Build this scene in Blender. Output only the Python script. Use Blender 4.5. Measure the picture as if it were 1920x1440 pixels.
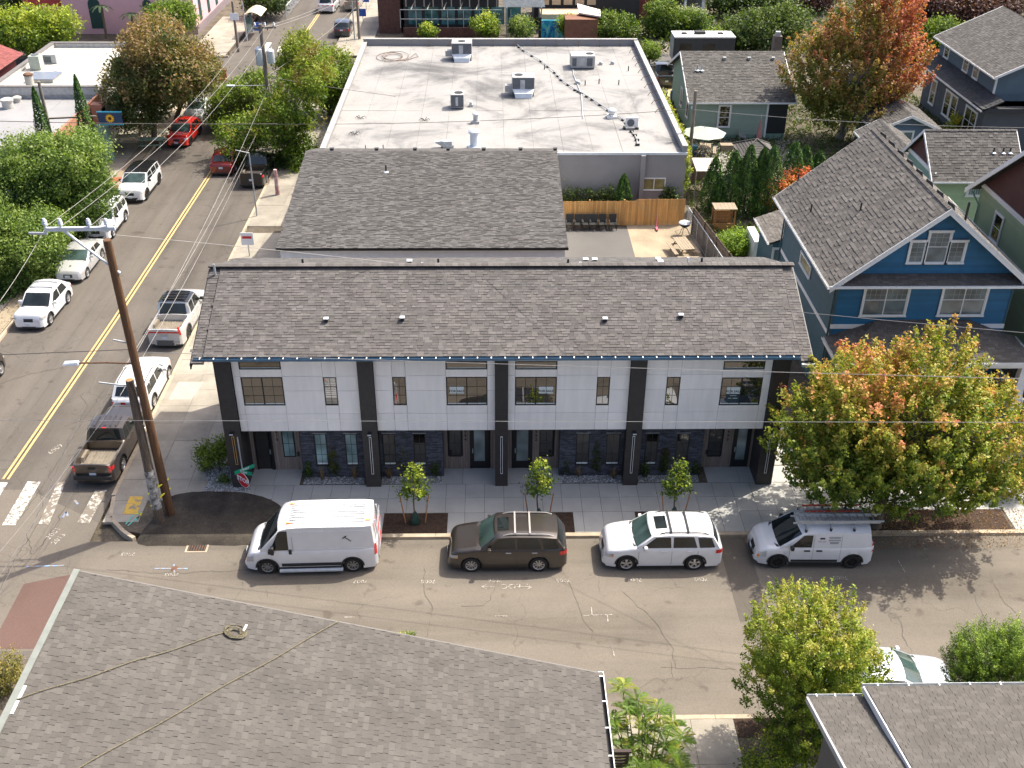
import bpy, math, random
import numpy as np
from math import sin, cos, tan, pi, radians, sqrt, atan2, hypot, floor
from mathutils import Vector, Matrix
for _o in list(bpy.data.objects):
 bpy.data.objects.remove(_o)
SC = bpy.context.scene
COL = SC.collection
# ------------------------------------------------------------------ camera
FPX, CAMH = 1985.6, 29.2
_p, _y, _r = radians(31.67), radians(1.215), radians(0.39)
CF = np.array([sin(_y)*cos(_p), cos(_y)*cos(_p), -sin(_p)])
_cr = np.array([cos(_y), -sin(_y), 0.0]); _cu = np.cross(_cr, CF)
CR = _cr*cos(_r)+_cu*sin(_r); CU = -_cr*sin(_r)+_cu*cos(_r)
CC = np.array([0.0, 0.0, CAMH])
cam = bpy.data.cameras.new('camera'); camo = bpy.data.objects.new('camera', cam); COL.objects.link(camo)
cam.sensor_width = 36.0; cam.lens = FPX/1920*36.0; cam.clip_start = 0.5; cam.clip_end = 3000
camo.matrix_world = Matrix(((CR[0], CU[0], -CF[0], CC[0]), (CR[1], CU[1], -CF[1], CC[1]), (CR[2], CU[2], -CF[2], CC[2]), (0, 0, 0, 1)))
SC.camera = camo
# ------------------------------------------------------------------ light
SUN_AZ, SUN_EL = radians(31.5), radians(55.5)
world = bpy.data.worlds.new('World'); SC.world = world; world.use_nodes = True
nt = world.node_tree; nt.nodes.clear()
_o = nt.nodes.new('ShaderNodeOutputWorld'); _b = nt.nodes.new('ShaderNodeBackground'); _s = nt.nodes.new('ShaderNodeTexSky')
_s.sky_type = 'NISHITA'; _s.sun_disc = False; _s.sun_elevation = SUN_EL; _s.sun_rotation = pi/2-SUN_AZ
_s.air_density = 0.6; _s.dust_density = 4.5; _s.ozone_density = 0.3
_b.inputs['Strength'].default_value = 0.15
nt.links.new(_s.outputs[0], _b.inputs[0]); nt.links.new(_b.outputs[0], _o.inputs[0])
sl = bpy.data.lights.new('sun', 'SUN'); sl.energy = 3.1; sl.angle = radians(0.5); sl.color = (1.0, 0.93, 0.80)
so = bpy.data.objects.new('sun', sl); COL.objects.link(so)
so.rotation_euler = Vector((cos(SUN_AZ)*cos(SUN_EL), sin(SUN_AZ)*cos(SUN_EL), sin(SUN_EL))).to_track_quat('Z', 'Y').to_euler()
SC.view_settings.view_transform = 'Standard'; SC.view_settings.look = 'None'
SC.view_settings.exposure = 1.22; SC.view_settings.gamma = 1.0; SC.view_settings.use_curve_mapping = False
# ------------------------------------------------------------------ measuring helpers
def ray(u, v): return CF+CR*(u-960)/FPX+CU*(720-v)/FPX
def GZ(u, v, z=0.0):
 d = ray(u, v); return CC+d*((z-CAMH)/d[2])
def GY(u, v, y):
 d = ray(u, v); return CC+d*(y/d[1])
def GX(u, v, x):
 d = ray(u, v); return CC+d*(x/d[0])
R = random.Random(7)
NP = np.random.RandomState(11)
def rr(a, b): return R.uniform(a, b)
# ------------------------------------------------------------------ objects
def tag(o, label=None, cat=None, group=None, kind=None):
 if label: o['label'] = label
 if cat: o['category'] = cat
 if group: o['group'] = group
 if kind: o['kind'] = kind
 return o
def thing(name, label, cat, loc=(0, 0, 0), rz=0.0, group=None):
 o = bpy.data.objects.new(name, None); o.empty_display_size = 0.2
 COL.objects.link(o); o.location = loc; o.rotation_euler = (0, 0, rz)
 return tag(o, label, cat, group)
def woff(p):
 v = Vector((0, 0, 0))
 while p is not None:
  v += p.location; p = p.parent
 return v
def link(name, me, parent=None, loc=(0, 0, 0), rot=None, label=None, kind=None):
 o = bpy.data.objects.new(name, me); COL.objects.link(o)
 o.parent = parent; o.location = loc
 if rot is not None: o.rotation_euler = rot
 if label: o['label'] = label
 if kind: o['kind'] = kind
 return o
def copy_tree(o, parent=None):
 c = o.copy(); COL.objects.link(c); c.parent = parent
 for ch in list(o.children): copy_tree(ch, c)
 return c
class MB:
 """collects faces; build() links them as one mesh object"""
 def __init__(s): s.v = []; s.f = []; s.mi = []; s.m = 0; s.rnd = []; s.r = 0.5
 def poly(s, pts):
  n = len(s.v); s.v.extend([tuple(map(float, p)) for p in pts]); s.f.append(tuple(range(n, n+len(pts))))
  s.mi.append(s.m); s.rnd.append(s.r); return s
 def box(s, x0, y0, z0, x1, y1, z1):
  if x0 > x1: x0, x1 = x1, x0
  if y0 > y1: y0, y1 = y1, y0
  if z0 > z1: z0, z1 = z1, z0
  a = [(x0, y0, z0), (x1, y0, z0), (x1, y1, z0), (x0, y1, z0), (x0, y0, z1), (x1, y0, z1), (x1, y1, z1), (x0, y1, z1)]
  return s.hexa(a)
 def hexa(s, a):
  n = len(s.v); s.v.extend([tuple(map(float, p)) for p in a])
  for f in ((0, 3, 2, 1), (4, 5, 6, 7), (0, 1, 5, 4), (1, 2, 6, 5), (2, 3, 7, 6), (3, 0, 4, 7)):
   s.f.append(tuple(n+i for i in f)); s.mi.append(s.m); s.rnd.append(s.r)
  return s
 def obox(s, c, ax, ay, az):
  c, ax, ay, az = [np.array(q, float) for q in (c, ax, ay, az)]
  return s.hexa([c-ax-ay-az, c+ax-ay-az, c+ax+ay-az, c-ax+ay-az, c-ax-ay+az, c+ax-ay+az, c+ax+ay+az, c-ax+ay+az])
 def prism(s, pts, off):
  """polygon (3d points) swept by off"""
  off = np.array(off, float); p = [np.array(q, float) for q in pts]; n = len(p)
  nn = np.zeros(3)
  for i in range(n):
   nn += np.cross(p[i], p[(i+1) % n])
  if nn.dot(off) > 0: p = p[::-1]
  q = [a+off for a in p]
  s.poly(p); s.poly(q[::-1])
  for i in range(n):
   j = (i+1) % n; s.poly([p[j], p[i], q[i], q[j]])
  return s
 def bar(s, a, b, w, h=None, up=(0, 0, 1)):
  """rectangular bar from a to b; w across, h along up"""
  a = np.array(a, float); b = np.array(b, float); h = w if h is None else h
  d = b-a; d /= (np.linalg.norm(d)+1e-9); u = np.array(up, float)
  if abs(d.dot(u)) > .98: u = np.array((1, 0, 0.))
  x = np.cross(d, u); x /= np.linalg.norm(x); z = np.cross(x, d)
  x *= w/2; z *= h/2
  return s.hexa([a-x-z, a+x-z, b+x-z, b-x-z, a-x+z, a+x+z, b+x+z, b-x+z])
 def tube(s, pts, r, n=6, cap=True):
  P = [np.array(p, float) for p in pts]; m = len(P)
  rs = r if isinstance(r, (list, tuple)) else [r]*m
  base = len(s.v); prev = None
  for i in range(m):
   d = P[min(i+1, m-1)]-P[max(i-1, 0)]; d /= (np.linalg.norm(d)+1e-9)
   if prev is None:
    u = np.array((0, 0, 1.)) if abs(d[2]) < .9 else np.array((1., 0, 0))
   else: u = prev
   x = np.cross(d, u); x /= (np.linalg.norm(x)+1e-9); u2 = np.cross(x, d); prev = u2
   for k in range(n):
    a = 2*pi*k/n; q = P[i]+(x*cos(a)+u2*sin(a))*rs[i]; s.v.append(tuple(q))
  for i in range(m-1):
   for k in range(n):
    a = base+i*n+k; b = base+i*n+(k+1) % n
    s.f.append((a, b, b+n, a+n)); s.mi.append(s.m); s.rnd.append(s.r)
  if cap:
   s.f.append(tuple(base+k for k in range(n))[::-1]); s.mi.append(s.m); s.rnd.append(s.r)
   s.f.append(tuple(base+(m-1)*n+k for k in range(n))); s.mi.append(s.m); s.rnd.append(s.r)
  return s
 def lathe(s, prof, c=(0, 0, 0), n=16, axis='z'):
  """prof: list of (radius, height)"""
  base = len(s.v); m = len(prof)
  for r, h in prof:
   for k in range(n):
    a = 2*pi*k/n
    if axis == 'z': s.v.append((c[0]+r*cos(a), c[1]+r*sin(a), c[2]+h))
    elif axis == 'y': s.v.append((c[0]+r*cos(a), c[1]+h, c[2]+r*sin(a)))
    else: s.v.append((c[0]+h, c[1]+r*cos(a), c[2]+r*sin(a)))
  for i in range(m-1):
   for k in range(n):
    a = base+i*n+k; b = base+i*n+(k+1) % n
    f = (a, b, b+n, a+n) if axis == 'z' else (a, a+n, b+n, b)
    if axis == 'x': f = (a, b, b+n, a+n)
    s.f.append(f); s.mi.append(s.m); s.rnd.append(s.r)
  s.f.append(tuple(base+k for k in range(n))[::-1]); s.mi.append(s.m); s.rnd.append(s.r)
  s.f.append(tuple(base+(m-1)*n+k for k in range(n))); s.mi.append(s.m); s.rnd.append(s.r)
  return s
 def grid(s, rows):
  """rows of points -> quads"""
  base = len(s.v); n = len(rows[0])
  for r in rows: s.v.extend([tuple(map(float, p)) for p in r])
  for i in range(len(rows)-1):
   for j in range(n-1):
    a = base+i*n+j; s.f.append((a, a+1, a+n+1, a+n)); s.mi.append(s.m); s.rnd.append(s.r)
  return s
 def mesh(s, name, mats, off=(0, 0, 0), smooth=None):
  me = bpy.data.meshes.new(name)
  v = np.array(s.v, float)-np.array(off, float)
  me.from_pydata(v.tolist(), [], s.f)
  if not isinstance(mats, (list, tuple)): mats = [mats]
  for m in mats: me.materials.append(m)
  if len(mats) > 1: me.polygons.foreach_set('material_index', s.mi)
  at = me.attributes.new('rnd', 'FLOAT', 'FACE'); at.data.foreach_set('value', s.rnd)
  if smooth is not None:
   me.polygons.foreach_set('use_smooth', [True]*len(me.polygons))
   me.set_sharp_from_angle(angle=radians(smooth))
  me.update(); return me
 def build(s, name, mats, parent=None, label=None, kind=None, smooth=None, bevel=None, cat=None, group=None):
  off = woff(parent); me = s.mesh(name, mats, off, smooth)
  o = link(name, me, parent, label=label, kind=kind)
  if cat: o['category'] = cat
  if group: o['group'] = group
  if bevel:
   b = o.modifiers.new('bevel', 'BEVEL'); b.width = bevel; b.segments = 2; b.limit_method = 'ANGLE'; b.angle_limit = radians(40)
  return o
def solo(mb, name, mat, label, cat, base, group=None, smooth=None, bevel=None, kind=None):
 """a thing that is one mesh, its origin at base"""
 me = mb.mesh(name, mat, base, smooth); o = link(name, me, None, base); tag(o, label, cat, group, kind)
 if bevel:
  b = o.modifiers.new('bevel', 'BEVEL'); b.width = bevel; b.segments = 2; b.limit_method = 'ANGLE'
 return o
# ------------------------------------------------------------------ materials
MATS = {}
def new_mat(name):
 m = bpy.data.materials.new(name); m.use_nodes = True; MATS[name] = m
 nt = m.node_tree; b = nt.nodes['Principled BSDF']; return m, nt, b
def N(nt, t, **k):
 n = nt.nodes.new(t)
 for a, b in k.items():
  if a in n.inputs: n.inputs[a].default_value = b
  else: setattr(n, a, b)
 return n
def c4(c): return (c[0], c[1], c[2], 1.0)
def mul(c, f): return (c[0]*f, c[1]*f, c[2]*f)
def ramp(nt, stops, interp='LINEAR'):
 r = nt.nodes.new('ShaderNodeValToRGB'); e = r.color_ramp.elements; r.color_ramp.interpolation = interp
 while len(e) < len(stops): e.new(0.5)
 for i, (p, c) in enumerate(stops): e[i].position = p; e[i].color = c4(c)
 return r
def coords(nt, scale=(1, 1, 1)):
 t = nt.nodes.new('ShaderNodeNewGeometry'); mp = nt.nodes.new('ShaderNodeMapping'); mp.inputs['Scale'].default_value = scale
 nt.links.new(t.outputs['Position'], mp.inputs['Vector']); return mp.outputs[0]
def M(name, col, rough=0.7, var=0.15, scale=3.0, metal=0.0, spec=0.5, bump=0.0, bscale=40.0, fine=0.0, fscale=60.0, coat=0.0, rndv=0.0, stretch=(1, 1, 1), ior=1.5, col2=None):
 """principled with two scales of noise in the colour; rndv adds a per-face attribute variation"""
 m, nt, b = new_mat(name); L = nt.links
 b.inputs['Roughness'].default_value = rough; b.inputs['Metallic'].default_value = metal
 b.inputs['Specular IOR Level'].default_value = spec; b.inputs['IOR'].default_value = ior; b.inputs['Coat Weight'].default_value = coat
 b.inputs['Coat Roughness'].default_value = 0.04
 v = coords(nt, stretch)
 n1 = N(nt, 'ShaderNodeTexNoise', Scale=scale, Detail=6.0, Roughness=0.62); L.new(v, n1.inputs['Vector'])
 c2 = col2 or mul(col, 1-var)
 r = ramp(nt, [(0.35, c2), (0.65, mul(col, 1+var*.6) if col2 is None else col)]); L.new(n1.outputs['Fac'], r.inputs[0])
 out = r.outputs[0]
 if fine > 0:
  n2 = N(nt, 'ShaderNodeTexNoise', Scale=fscale, Detail=3.0, Roughness=0.7); L.new(v, n2.inputs['Vector'])
  mr = N(nt, 'ShaderNodeMapRange'); mr.inputs['From Min'].default_value = .3; mr.inputs['From Max'].default_value = .7
  mr.inputs['To Min'].default_value = 1-fine; mr.inputs['To Max'].default_value = 1+fine; L.new(n2.outputs['Fac'], mr.inputs['Value'])
  mx = N(nt, 'ShaderNodeVectorMath', operation='SCALE'); L.new(out, mx.inputs[0]); L.new(mr.outputs[0], mx.inputs['Scale']); out = mx.outputs[0]
 if rndv > 0:
  at = N(nt, 'ShaderNodeAttribute', attribute_name='rnd')
  mr = N(nt, 'ShaderNodeMapRange'); mr.inputs['To Min'].default_value = 1-rndv; mr.inputs['To Max'].default_value = 1+rndv; L.new(at.outputs['Fac'], mr.inputs['Value'])
  mx = N(nt, 'ShaderNodeVectorMath', operation='SCALE'); L.new(out, mx.inputs[0]); L.new(mr.outputs[0], mx.inputs['Scale']); out = mx.outputs[0]
 L.new(out, b.inputs['Base Color'])
 if bump > 0:
  n3 = N(nt, 'ShaderNodeTexNoise', Scale=bscale, Detail=4.0); L.new(v, n3.inputs['Vector'])
  bp = N(nt, 'ShaderNodeBump', Strength=bump, Distance=0.02); L.new(n3.outputs['Fac'], bp.inputs['Height']); L.new(bp.outputs[0], b.inputs['Normal'])
 return m
def leaf_mat(name, trans=0.35):
 """foliage: colour from the leaf's own attribute, some light passing through"""
 m, nt, b = new_mat(name); L = nt.links
 at = N(nt, 'ShaderNodeAttribute', attribute_name='Col'); b.inputs['Roughness'].default_value = 0.55; b.inputs['Specular IOR Level'].default_value = 0.35
 L.new(at.outputs['Color'], b.inputs['Base Color'])
 t = N(nt, 'ShaderNodeBsdfTranslucent'); sc = N(nt, 'ShaderNodeVectorMath', operation='MULTIPLY'); sc.inputs[1].default_value = (1.35, 1.5, .6)
 L.new(at.outputs['Color'], sc.inputs[0]); L.new(sc.outputs[0], t.inputs[0])
 mx = N(nt, 'ShaderNodeMixShader'); mx.inputs[0].default_value = trans
 L.new(b.outputs[0], mx.inputs[1]); L.new(t.outputs[0], mx.inputs[2]); L.new(mx.outputs[0], nt.nodes['Material Output'].inputs['Surface'])
 return m
def paint(name, col, metal=0.0, rough=0.28, coat=1.0):
 m, nt, b = new_mat(name)
 b.inputs['Base Color'].default_value = c4(col); b.inputs['Metallic'].default_value = metal
 b.inputs['Roughness'].default_value = rough; b.inputs['Coat Weight'].default_value = coat; b.inputs['Coat Roughness'].default_value = 0.03
 L = nt.links; v = coords(nt); n = N(nt, 'ShaderNodeTexNoise', Scale=2.5, Detail=5.0); L.new(v, n.inputs['Vector'])
 r = ramp(nt, [(0.3, mul(col, .93)), (0.7, col)]); L.new(n.outputs['Fac'], r.inputs[0]); L.new(r.outputs[0], b.inputs['Base Color'])
 return m
def glass(name, col=(.012, .016, .017), ior=1.9, rough=0.02):
 m, nt, b = new_mat(name); b.inputs['Base Color'].default_value = c4(col); b.inputs['Roughness'].default_value = rough
 b.inputs['IOR'].default_value = ior
 L = nt.links; v = coords(nt); n = N(nt, 'ShaderNodeTexNoise', Scale=1.3, Detail=1.0); L.new(v, n.inputs['Vector'])
 r = ramp(nt, [(0.3, mul(col, .6)), (0.75, mul(col, 1.8))]); L.new(n.outputs['Fac'], r.inputs[0]); L.new(r.outputs[0], b.inputs['Base Color'])
 return m
def emis(name, col, st):
 m, nt, b = new_mat(name); b.inputs['Base Color'].default_value = c4(col)
 b.inputs['Emission Color'].default_value = c4(col); b.inputs['Emission Strength'].default_value = st; return m
def asphalt(name, col, crack=0.0, patch=0.25, cscale=0.35, streak=None):
 m, nt, b = new_mat(name); L = nt.links; v = coords(nt)
 b.inputs['Roughness'].default_value = 0.9; b.inputs['Specular IOR Level'].default_value = 0.25
 n1 = N(nt, 'ShaderNodeTexNoise', Scale=0.22, Detail=8.0, Roughness=0.6); L.new(v, n1.inputs['Vector'])
 r = ramp(nt, [(0.32, mul(col, 1-patch)), (0.5, col), (0.72, mul(col, 1+patch*.5))]); L.new(n1.outputs['Fac'], r.inputs[0])
 n2 = N(nt, 'ShaderNodeTexNoise', Scale=22.0, Detail=4.0, Roughness=0.85); L.new(v, n2.inputs['Vector'])
 mr = N(nt, 'ShaderNodeMapRange'); mr.inputs['From Min'].default_value = .3; mr.inputs['From Max'].default_value = .7
 mr.inputs['To Min'].default_value = .80; mr.inputs['To Max'].default_value = 1.2; L.new(n2.outputs['Fac'], mr.inputs['Value'])
 mx = N(nt, 'ShaderNodeVectorMath', operation='SCALE'); L.new(r.outputs[0], mx.inputs[0]); L.new(mr.outputs[0], mx.inputs['Scale']); out = mx.outputs[0]
 if streak:
  v2 = coords(nt, streak); ns = N(nt, 'ShaderNodeTexNoise', Scale=1.0, Detail=5.0, Roughness=.6); L.new(v2, ns.inputs['Vector'])
  r2 = ramp(nt, [(.34, (.80, .79, .78)), (.5, (1, 1, 1)), (.66, (1.12, 1.11, 1.09))]); L.new(ns.outputs['Fac'], r2.inputs[0])
  nd = N(nt, 'ShaderNodeTexNoise', Scale=1.3, Detail=3.0); L.new(v, nd.inputs['Vector']); r3 = ramp(nt, [(.27, (.72, .70, .69)), (.36, (1, 1, 1))]); L.new(nd.outputs['Fac'], r3.inputs[0])
  for q in (r2, r3):
   vm = N(nt, 'ShaderNodeVectorMath', operation='MULTIPLY'); L.new(out, vm.inputs[0]); L.new(q.outputs[0], vm.inputs[1]); out = vm.outputs[0]
 if crack > 0:
  nw = N(nt, 'ShaderNodeTexNoise', Scale=1.2, Detail=4.0); L.new(v, nw.inputs['Vector'])
  ma = N(nt, 'ShaderNodeVectorMath', operation='SCALE'); ma.inputs['Scale'].default_value = .9; L.new(nw.outputs['Color'], ma.inputs[0])
  ad = N(nt, 'ShaderNodeVectorMath', operation='ADD'); L.new(v, ad.inputs[0]); L.new(ma.outputs[0], ad.inputs[1])
  vo = N(nt, 'ShaderNodeTexVoronoi', feature='DISTANCE_TO_EDGE', Scale=cscale); L.new(ad.outputs[0], vo.inputs['Vector'])
  lt = N(nt, 'ShaderNodeMapRange'); lt.inputs['From Min'].default_value = 0.0; lt.inputs['From Max'].default_value = 0.02*cscale/.35*.5
  lt.inputs['To Min'].default_value = 1-crack; lt.inputs['To Max'].default_value = 1.0; L.new(vo.outputs['Distance'], lt.inputs['Value'])
  nm = N(nt, 'ShaderNodeTexNoise', Scale=.16, Detail=2.0); L.new(v, nm.inputs['Vector'])
  mk = N(nt, 'ShaderNodeMapRange'); mk.inputs['From Min'].default_value = .46; mk.inputs['From Max'].default_value = .6; L.new(nm.outputs['Fac'], mk.inputs['Value'])
  mm = N(nt, 'ShaderNodeMix'); mm.data_type = 'FLOAT'; L.new(mk.outputs[0], mm.inputs['Factor']); mm.inputs['A'].default_value = 1.0; L.new(lt.outputs[0], mm.inputs['B'])
  m2 = N(nt, 'ShaderNodeVectorMath', operation='SCALE'); L.new(out, m2.inputs[0]); L.new(mm.outputs['Result'], m2.inputs['Scale']); out = m2.outputs[0]
 L.new(out, b.inputs['Base Color'])
 bp = N(nt, 'ShaderNodeBump', Strength=.25, Distance=0.01); L.new(n2.outputs['Fac'], bp.inputs['Height']); L.new(bp.outputs[0], b.inputs['Normal'])
 return m
def worn(name, col, under, amount=0.5, scale=6.0):
 """paint worn through to the asphalt below"""
 m, nt, b = new_mat(name); L = nt.links; v = coords(nt); b.inputs['Roughness'].default_value = .85
 n = N(nt, 'ShaderNodeTexNoise', Scale=scale, Detail=8.0, Roughness=.75); L.new(v, n.inputs['Vector'])
 r = ramp(nt, [(amount-.04, under), (amount+.03, col)]); L.new(n.outputs['Fac'], r.inputs[0]); L.new(r.outputs[0], b.inputs['Base Color']); return m
def text_mesh(txt, size, extrude=0.004, bold=0.0):
 cu = bpy.data.curves.new('lettering', 'FONT'); cu.body = txt; cu.size = size; cu.extrude = extrude; cu.offset = bold
 cu.align_x = 'CENTER'; cu.align_y = 'CENTER'; cu.resolution_u = 2
 o = bpy.data.objects.new('lettering', cu); COL.objects.link(o)
 dg = bpy.context.evaluated_depsgraph_get(); me = bpy.data.meshes.new_from_object(o.evaluated_get(dg))
 bpy.data.objects.remove(o); return me
def lettering(txt, size, loc, rot, mat, parent, name='lettering', extrude=0.004, bold=0.0, label=None):
 me = text_mesh(txt, size, extrude, bold); me.materials.append(mat)
 off = woff(parent)
 return link(name, me, parent, Vector(loc)-off, rot, label=label)
# ------------------------------------------------------------------ palette
asph_side = asphalt('asphalt_side', (.150, .132, .109), crack=.32, patch=.14, cscale=.22, streak=(.045, .55, 1))
asph_main = asphalt('asphalt_main', (.110, .098, .085), crack=.35, patch=.16, cscale=.5, streak=(.6, .04, 1))
asph_dark = M('asphalt_new', (.075, .064, .050), .95, .2, .55, fine=.45, fscale=26, spec=.2, bump=.6, bscale=30, col2=(.024, .021, .019))
asph_lot = asphalt('asphalt_lot', (.115, .11, .105), patch=.15)
asph_red = asphalt('asphalt_red', (.115, .072, .06), patch=.2)
concrete_new = M('concrete_new', (.37, .37, .35), .85, .10, .8, fine=.06, fscale=30, rndv=.07, bump=.1)
concrete_old = M('concrete_old', (.29, .262, .215), .9, .22, .7, fine=.10, fscale=18, rndv=.10, bump=.15)
concrete_kerb = M('concrete_kerb', (.40, .33, .24), .9, .2, 2.5, fine=.12, fscale=25)
soil = M('soil', (.10, .082, .058), .95, .4, .8, fine=.35, fscale=10, bump=.5, bscale=12)
dirt = M('dirt', (.30, .245, .17), .95, .2, .6, fine=.15, fscale=14, bump=.3, bscale=14)
mulch = M('mulch', (.045, .026, .016), .95, .4, 6, fine=.6, fscale=26, bump=.6, bscale=26)
gravel_m = M('gravel_m', (.26, .25, .23), .9, .45, 9, fine=.35, fscale=40, bump=.8, bscale=40)
stone_m = M('stone_m', (.30, .31, .32), .8, .3, 20, rndv=.75)
grass_m = M('grass_m', (.10, .17, .03), .9, .4, 2, fine=.4, fscale=30, bump=.6, bscale=30)
shingle_main = M('shingle_main', (.115, .107, .102), .93, .12, .9, fine=.22, fscale=55, rndv=.22, spec=.2)
shingle_rear = M('shingle_rear', (.100, .096, .093), .93, .08, .6, fine=.2, fscale=45, rndv=.26, spec=.2)
shingle_blue = M('shingle_blue', (.135, .124, .112), .93, .10, .5, fine=.15, fscale=45, rndv=.20, spec=.2)
shingle_front = M('shingle_front', (.098, .091, .083), .93, .10, .7, fine=.22, fscale=60, rndv=.13, spec=.2)
shingle_porch = M('shingle_porch', (.11, .10, .09), .93, .10, .7, fine=.2, fscale=50, rndv=.2, spec=.2)
shingle_grey = M('shingle_grey', (.105, .10, .094), .93, .12, .6, fine=.2, fscale=40, rndv=.25, spec=.2)
underlay = M('underlay', (.03, .028, .026), .95, .1, 2)
membrane = None
white_panel = M('white_panel', (.87, .84, .785), .5, .06, 1.2, stretch=(2.5, 2.5, .35), rndv=.035)
white_trim = M('white_trim', (.72, .72, .70), .55, .05, 3)
black_siding = M('black_siding', (.032, .029, .028), .55, .2, 4)
black_metal = M('black_metal', (.012, .013, .014), .4, .1, 4)
blue_flash = M('gutter_metal', (.012, .020, .030), .35, .2, 3, spec=.8)
brick_dark = M('brick_dark', (.06, .066, .085), .7, .3, 3, fine=.3, fscale=18, rndv=.5, bump=.1)
wood_plank = M('wood_plank', (.24, .195, .165), .65, .25, 3, stretch=(12, 12, .6), fine=.15, rndv=.12)
win_glass = glass('win_glass', (.012, .012, .010), 2.6)
win_glass_dark = glass('win_glass_dark', (.007, .008, .008), 2.0)
door_glass_m = glass('door_glass', (.17, .21, .21), 1.6, .12)
blind_m = M('blind_m', (.40, .50, .50), .6, .1, 4)
paper_m = M('paper_m', (.62, .68, .66), .7, .05, 4)
poster_navy = M('poster_navy', (.02, .05, .07), .6, .1, 4)
ink = M('ink', (.012, .012, .014), .7, .1, 4)
steel = M('steel', (.45, .47, .49), .4, .15, 3, metal=.6)
galv = M('galv', (.42, .44, .45), .5, .2, 3, metal=.3)
galv_light = M('galv_light', (.55, .60, .64), .5, .1, 3, metal=.15)
pole_new = M('pole_new', (.12, .060, .026), .8, .45, 3, stretch=(8, 8, .35), fine=.25, fscale=20)
pole_old = M('pole_old', (.105, .08, .058), .85, .5, 3, stretch=(8, 8, .5), fine=.4, fscale=14)
pole_grey = M('pole_grey', (.20, .17, .14), .85, .35, 3, stretch=(8, 8, .4), fine=.25, fscale=20)
stake_wood = M('stake_wood', (.42, .20, .08), .7, .3, 3, stretch=(8, 8, 1))
cedar = M('cedar', (.50, .27, .09), .75, .2, 1.5, stretch=(6, 6, .5), fine=.12, rndv=.2)
cedar_old = M('cedar_old', (.17, .125, .09), .85, .3, 1.5, stretch=(6, 6, .5), fine=.2, rndv=.25)
table_wood = M('table_wood', (.30, .24, .17), .85, .3, 3, stretch=(3, 8, 3), fine=.2)
red_wood = M('red_wood', (.36, .10, .05), .8, .3, 3)
tyre_m = M('tyre_m', (.012, .012, .012), .8, .2, 5)
rim_m = M('rim_m', (.60, .60, .60), .3, .1, 5, metal=.8)
rim_dark = M('rim_dark', (.03, .03, .03), .4, .1, 5, metal=.5)
plastic_black = M('plastic_black', (.016, .017, .018), .6, .15, 5)
car_glass = glass('car_glass', (.010, .014, .014), 1.6)
car_glass_clear = glass('car_glass_clear', (.035, .060, .055), 1.6)
lamp_clear = glass('lamp_clear', (.35, .36, .36), 1.6, .1)
lamp_amber = M('lamp_amber', (.8, .30, .03), .3, .1, 5)
lamp_red = M('lamp_red', (.55, .012, .012), .25, .1, 5, coat=1)
plate_m = M('plate_m', (.55, .62, .70), .5, .1, 8)
white_paint = paint('white_paint', (.66, .67, .68))
cool_white = paint('cool_white', (.74, .77, .80))
silver_paint = paint('silver_paint', (.55, .56, .56), .3, .3)
ice_paint = paint('ice_paint', (.56, .61, .68), .4, .3)
brown_paint = paint('brown_paint', (.085, .068, .055), .55, .33)
bronze_paint = paint('bronze_paint', (.050, .042, .037), .5, .35)
red_paint = paint('red_paint', (.62, .022, .014), .2, .25)
darkred_paint = paint('darkred_paint', (.16, .012, .014), .3, .28)
black_paint = paint('black_paint', (.014, .015, .017), .3, .25)
greyblack_paint = paint('greyblack_paint', (.035, .040, .045), .4, .28)
tan_paint = paint('tan_paint', (.30, .27, .22), .4, .35)
bed_liner = M('bed_liner', (.20, .17, .13), .85, .2, 4)
bark = M('bark', (.12, .095, .07), .9, .4, 4, stretch=(4, 4, 1), fine=.3)
bark_pale = M('bark_pale', (.33, .29, .25), .85, .3, 4, stretch=(4, 4, 1), fine=.25)
leaf = leaf_mat('leaf')
leaf_needle = leaf_mat('leaf_needle', .2)
line_white = worn('line_white', (.55, .53, .48), (.15, .13, .105), .47, 5)
line_white_worn = worn('line_white_worn', (.50, .48, .43), (.17, .145, .115), .54, 4.5)
line_yellow = worn('line_yellow', (.55, .37, .15), (.14, .12, .10), .40, 6)
line_yellow_worn = worn('line_yellow_worn', (.60, .38, .06), (.25, .22, .17), .47, 3)
mark_white = worn('mark_white', (.46, .43, .38), (.168, .147, .120), .52, 14)
mark_blue = worn('mark_blue', (.18, .33, .60), (.25, .21, .16), .50, 6)
mark_teal = worn('mark_teal', (.12, .52, .42), (.25, .24, .2), .46, 6)
mark_lime = worn('mark_lime', (.62, .66, .05), (.25, .24, .2), .46, 6)
crack_m = M('crack_m', (.085, .073, .060), .95, .3, 4)
tar_m = M('tar_m', (.065, .056, .047), .9, .3, 4)
wire_m = M('wire_m', (.27, .26, .25), .6, .2, 2)
wire_dark = M('wire_dark', (.07, .065, .06), .7, .2, 2)
sign_red = M('sign_red', (.62, .015, .02), .4, .05, 4)
sign_white = M('sign_white', (.85, .85, .85), .4, .03, 4)
sign_green = M('sign_green', (.005, .30, .17), .4, .05, 4)
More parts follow.
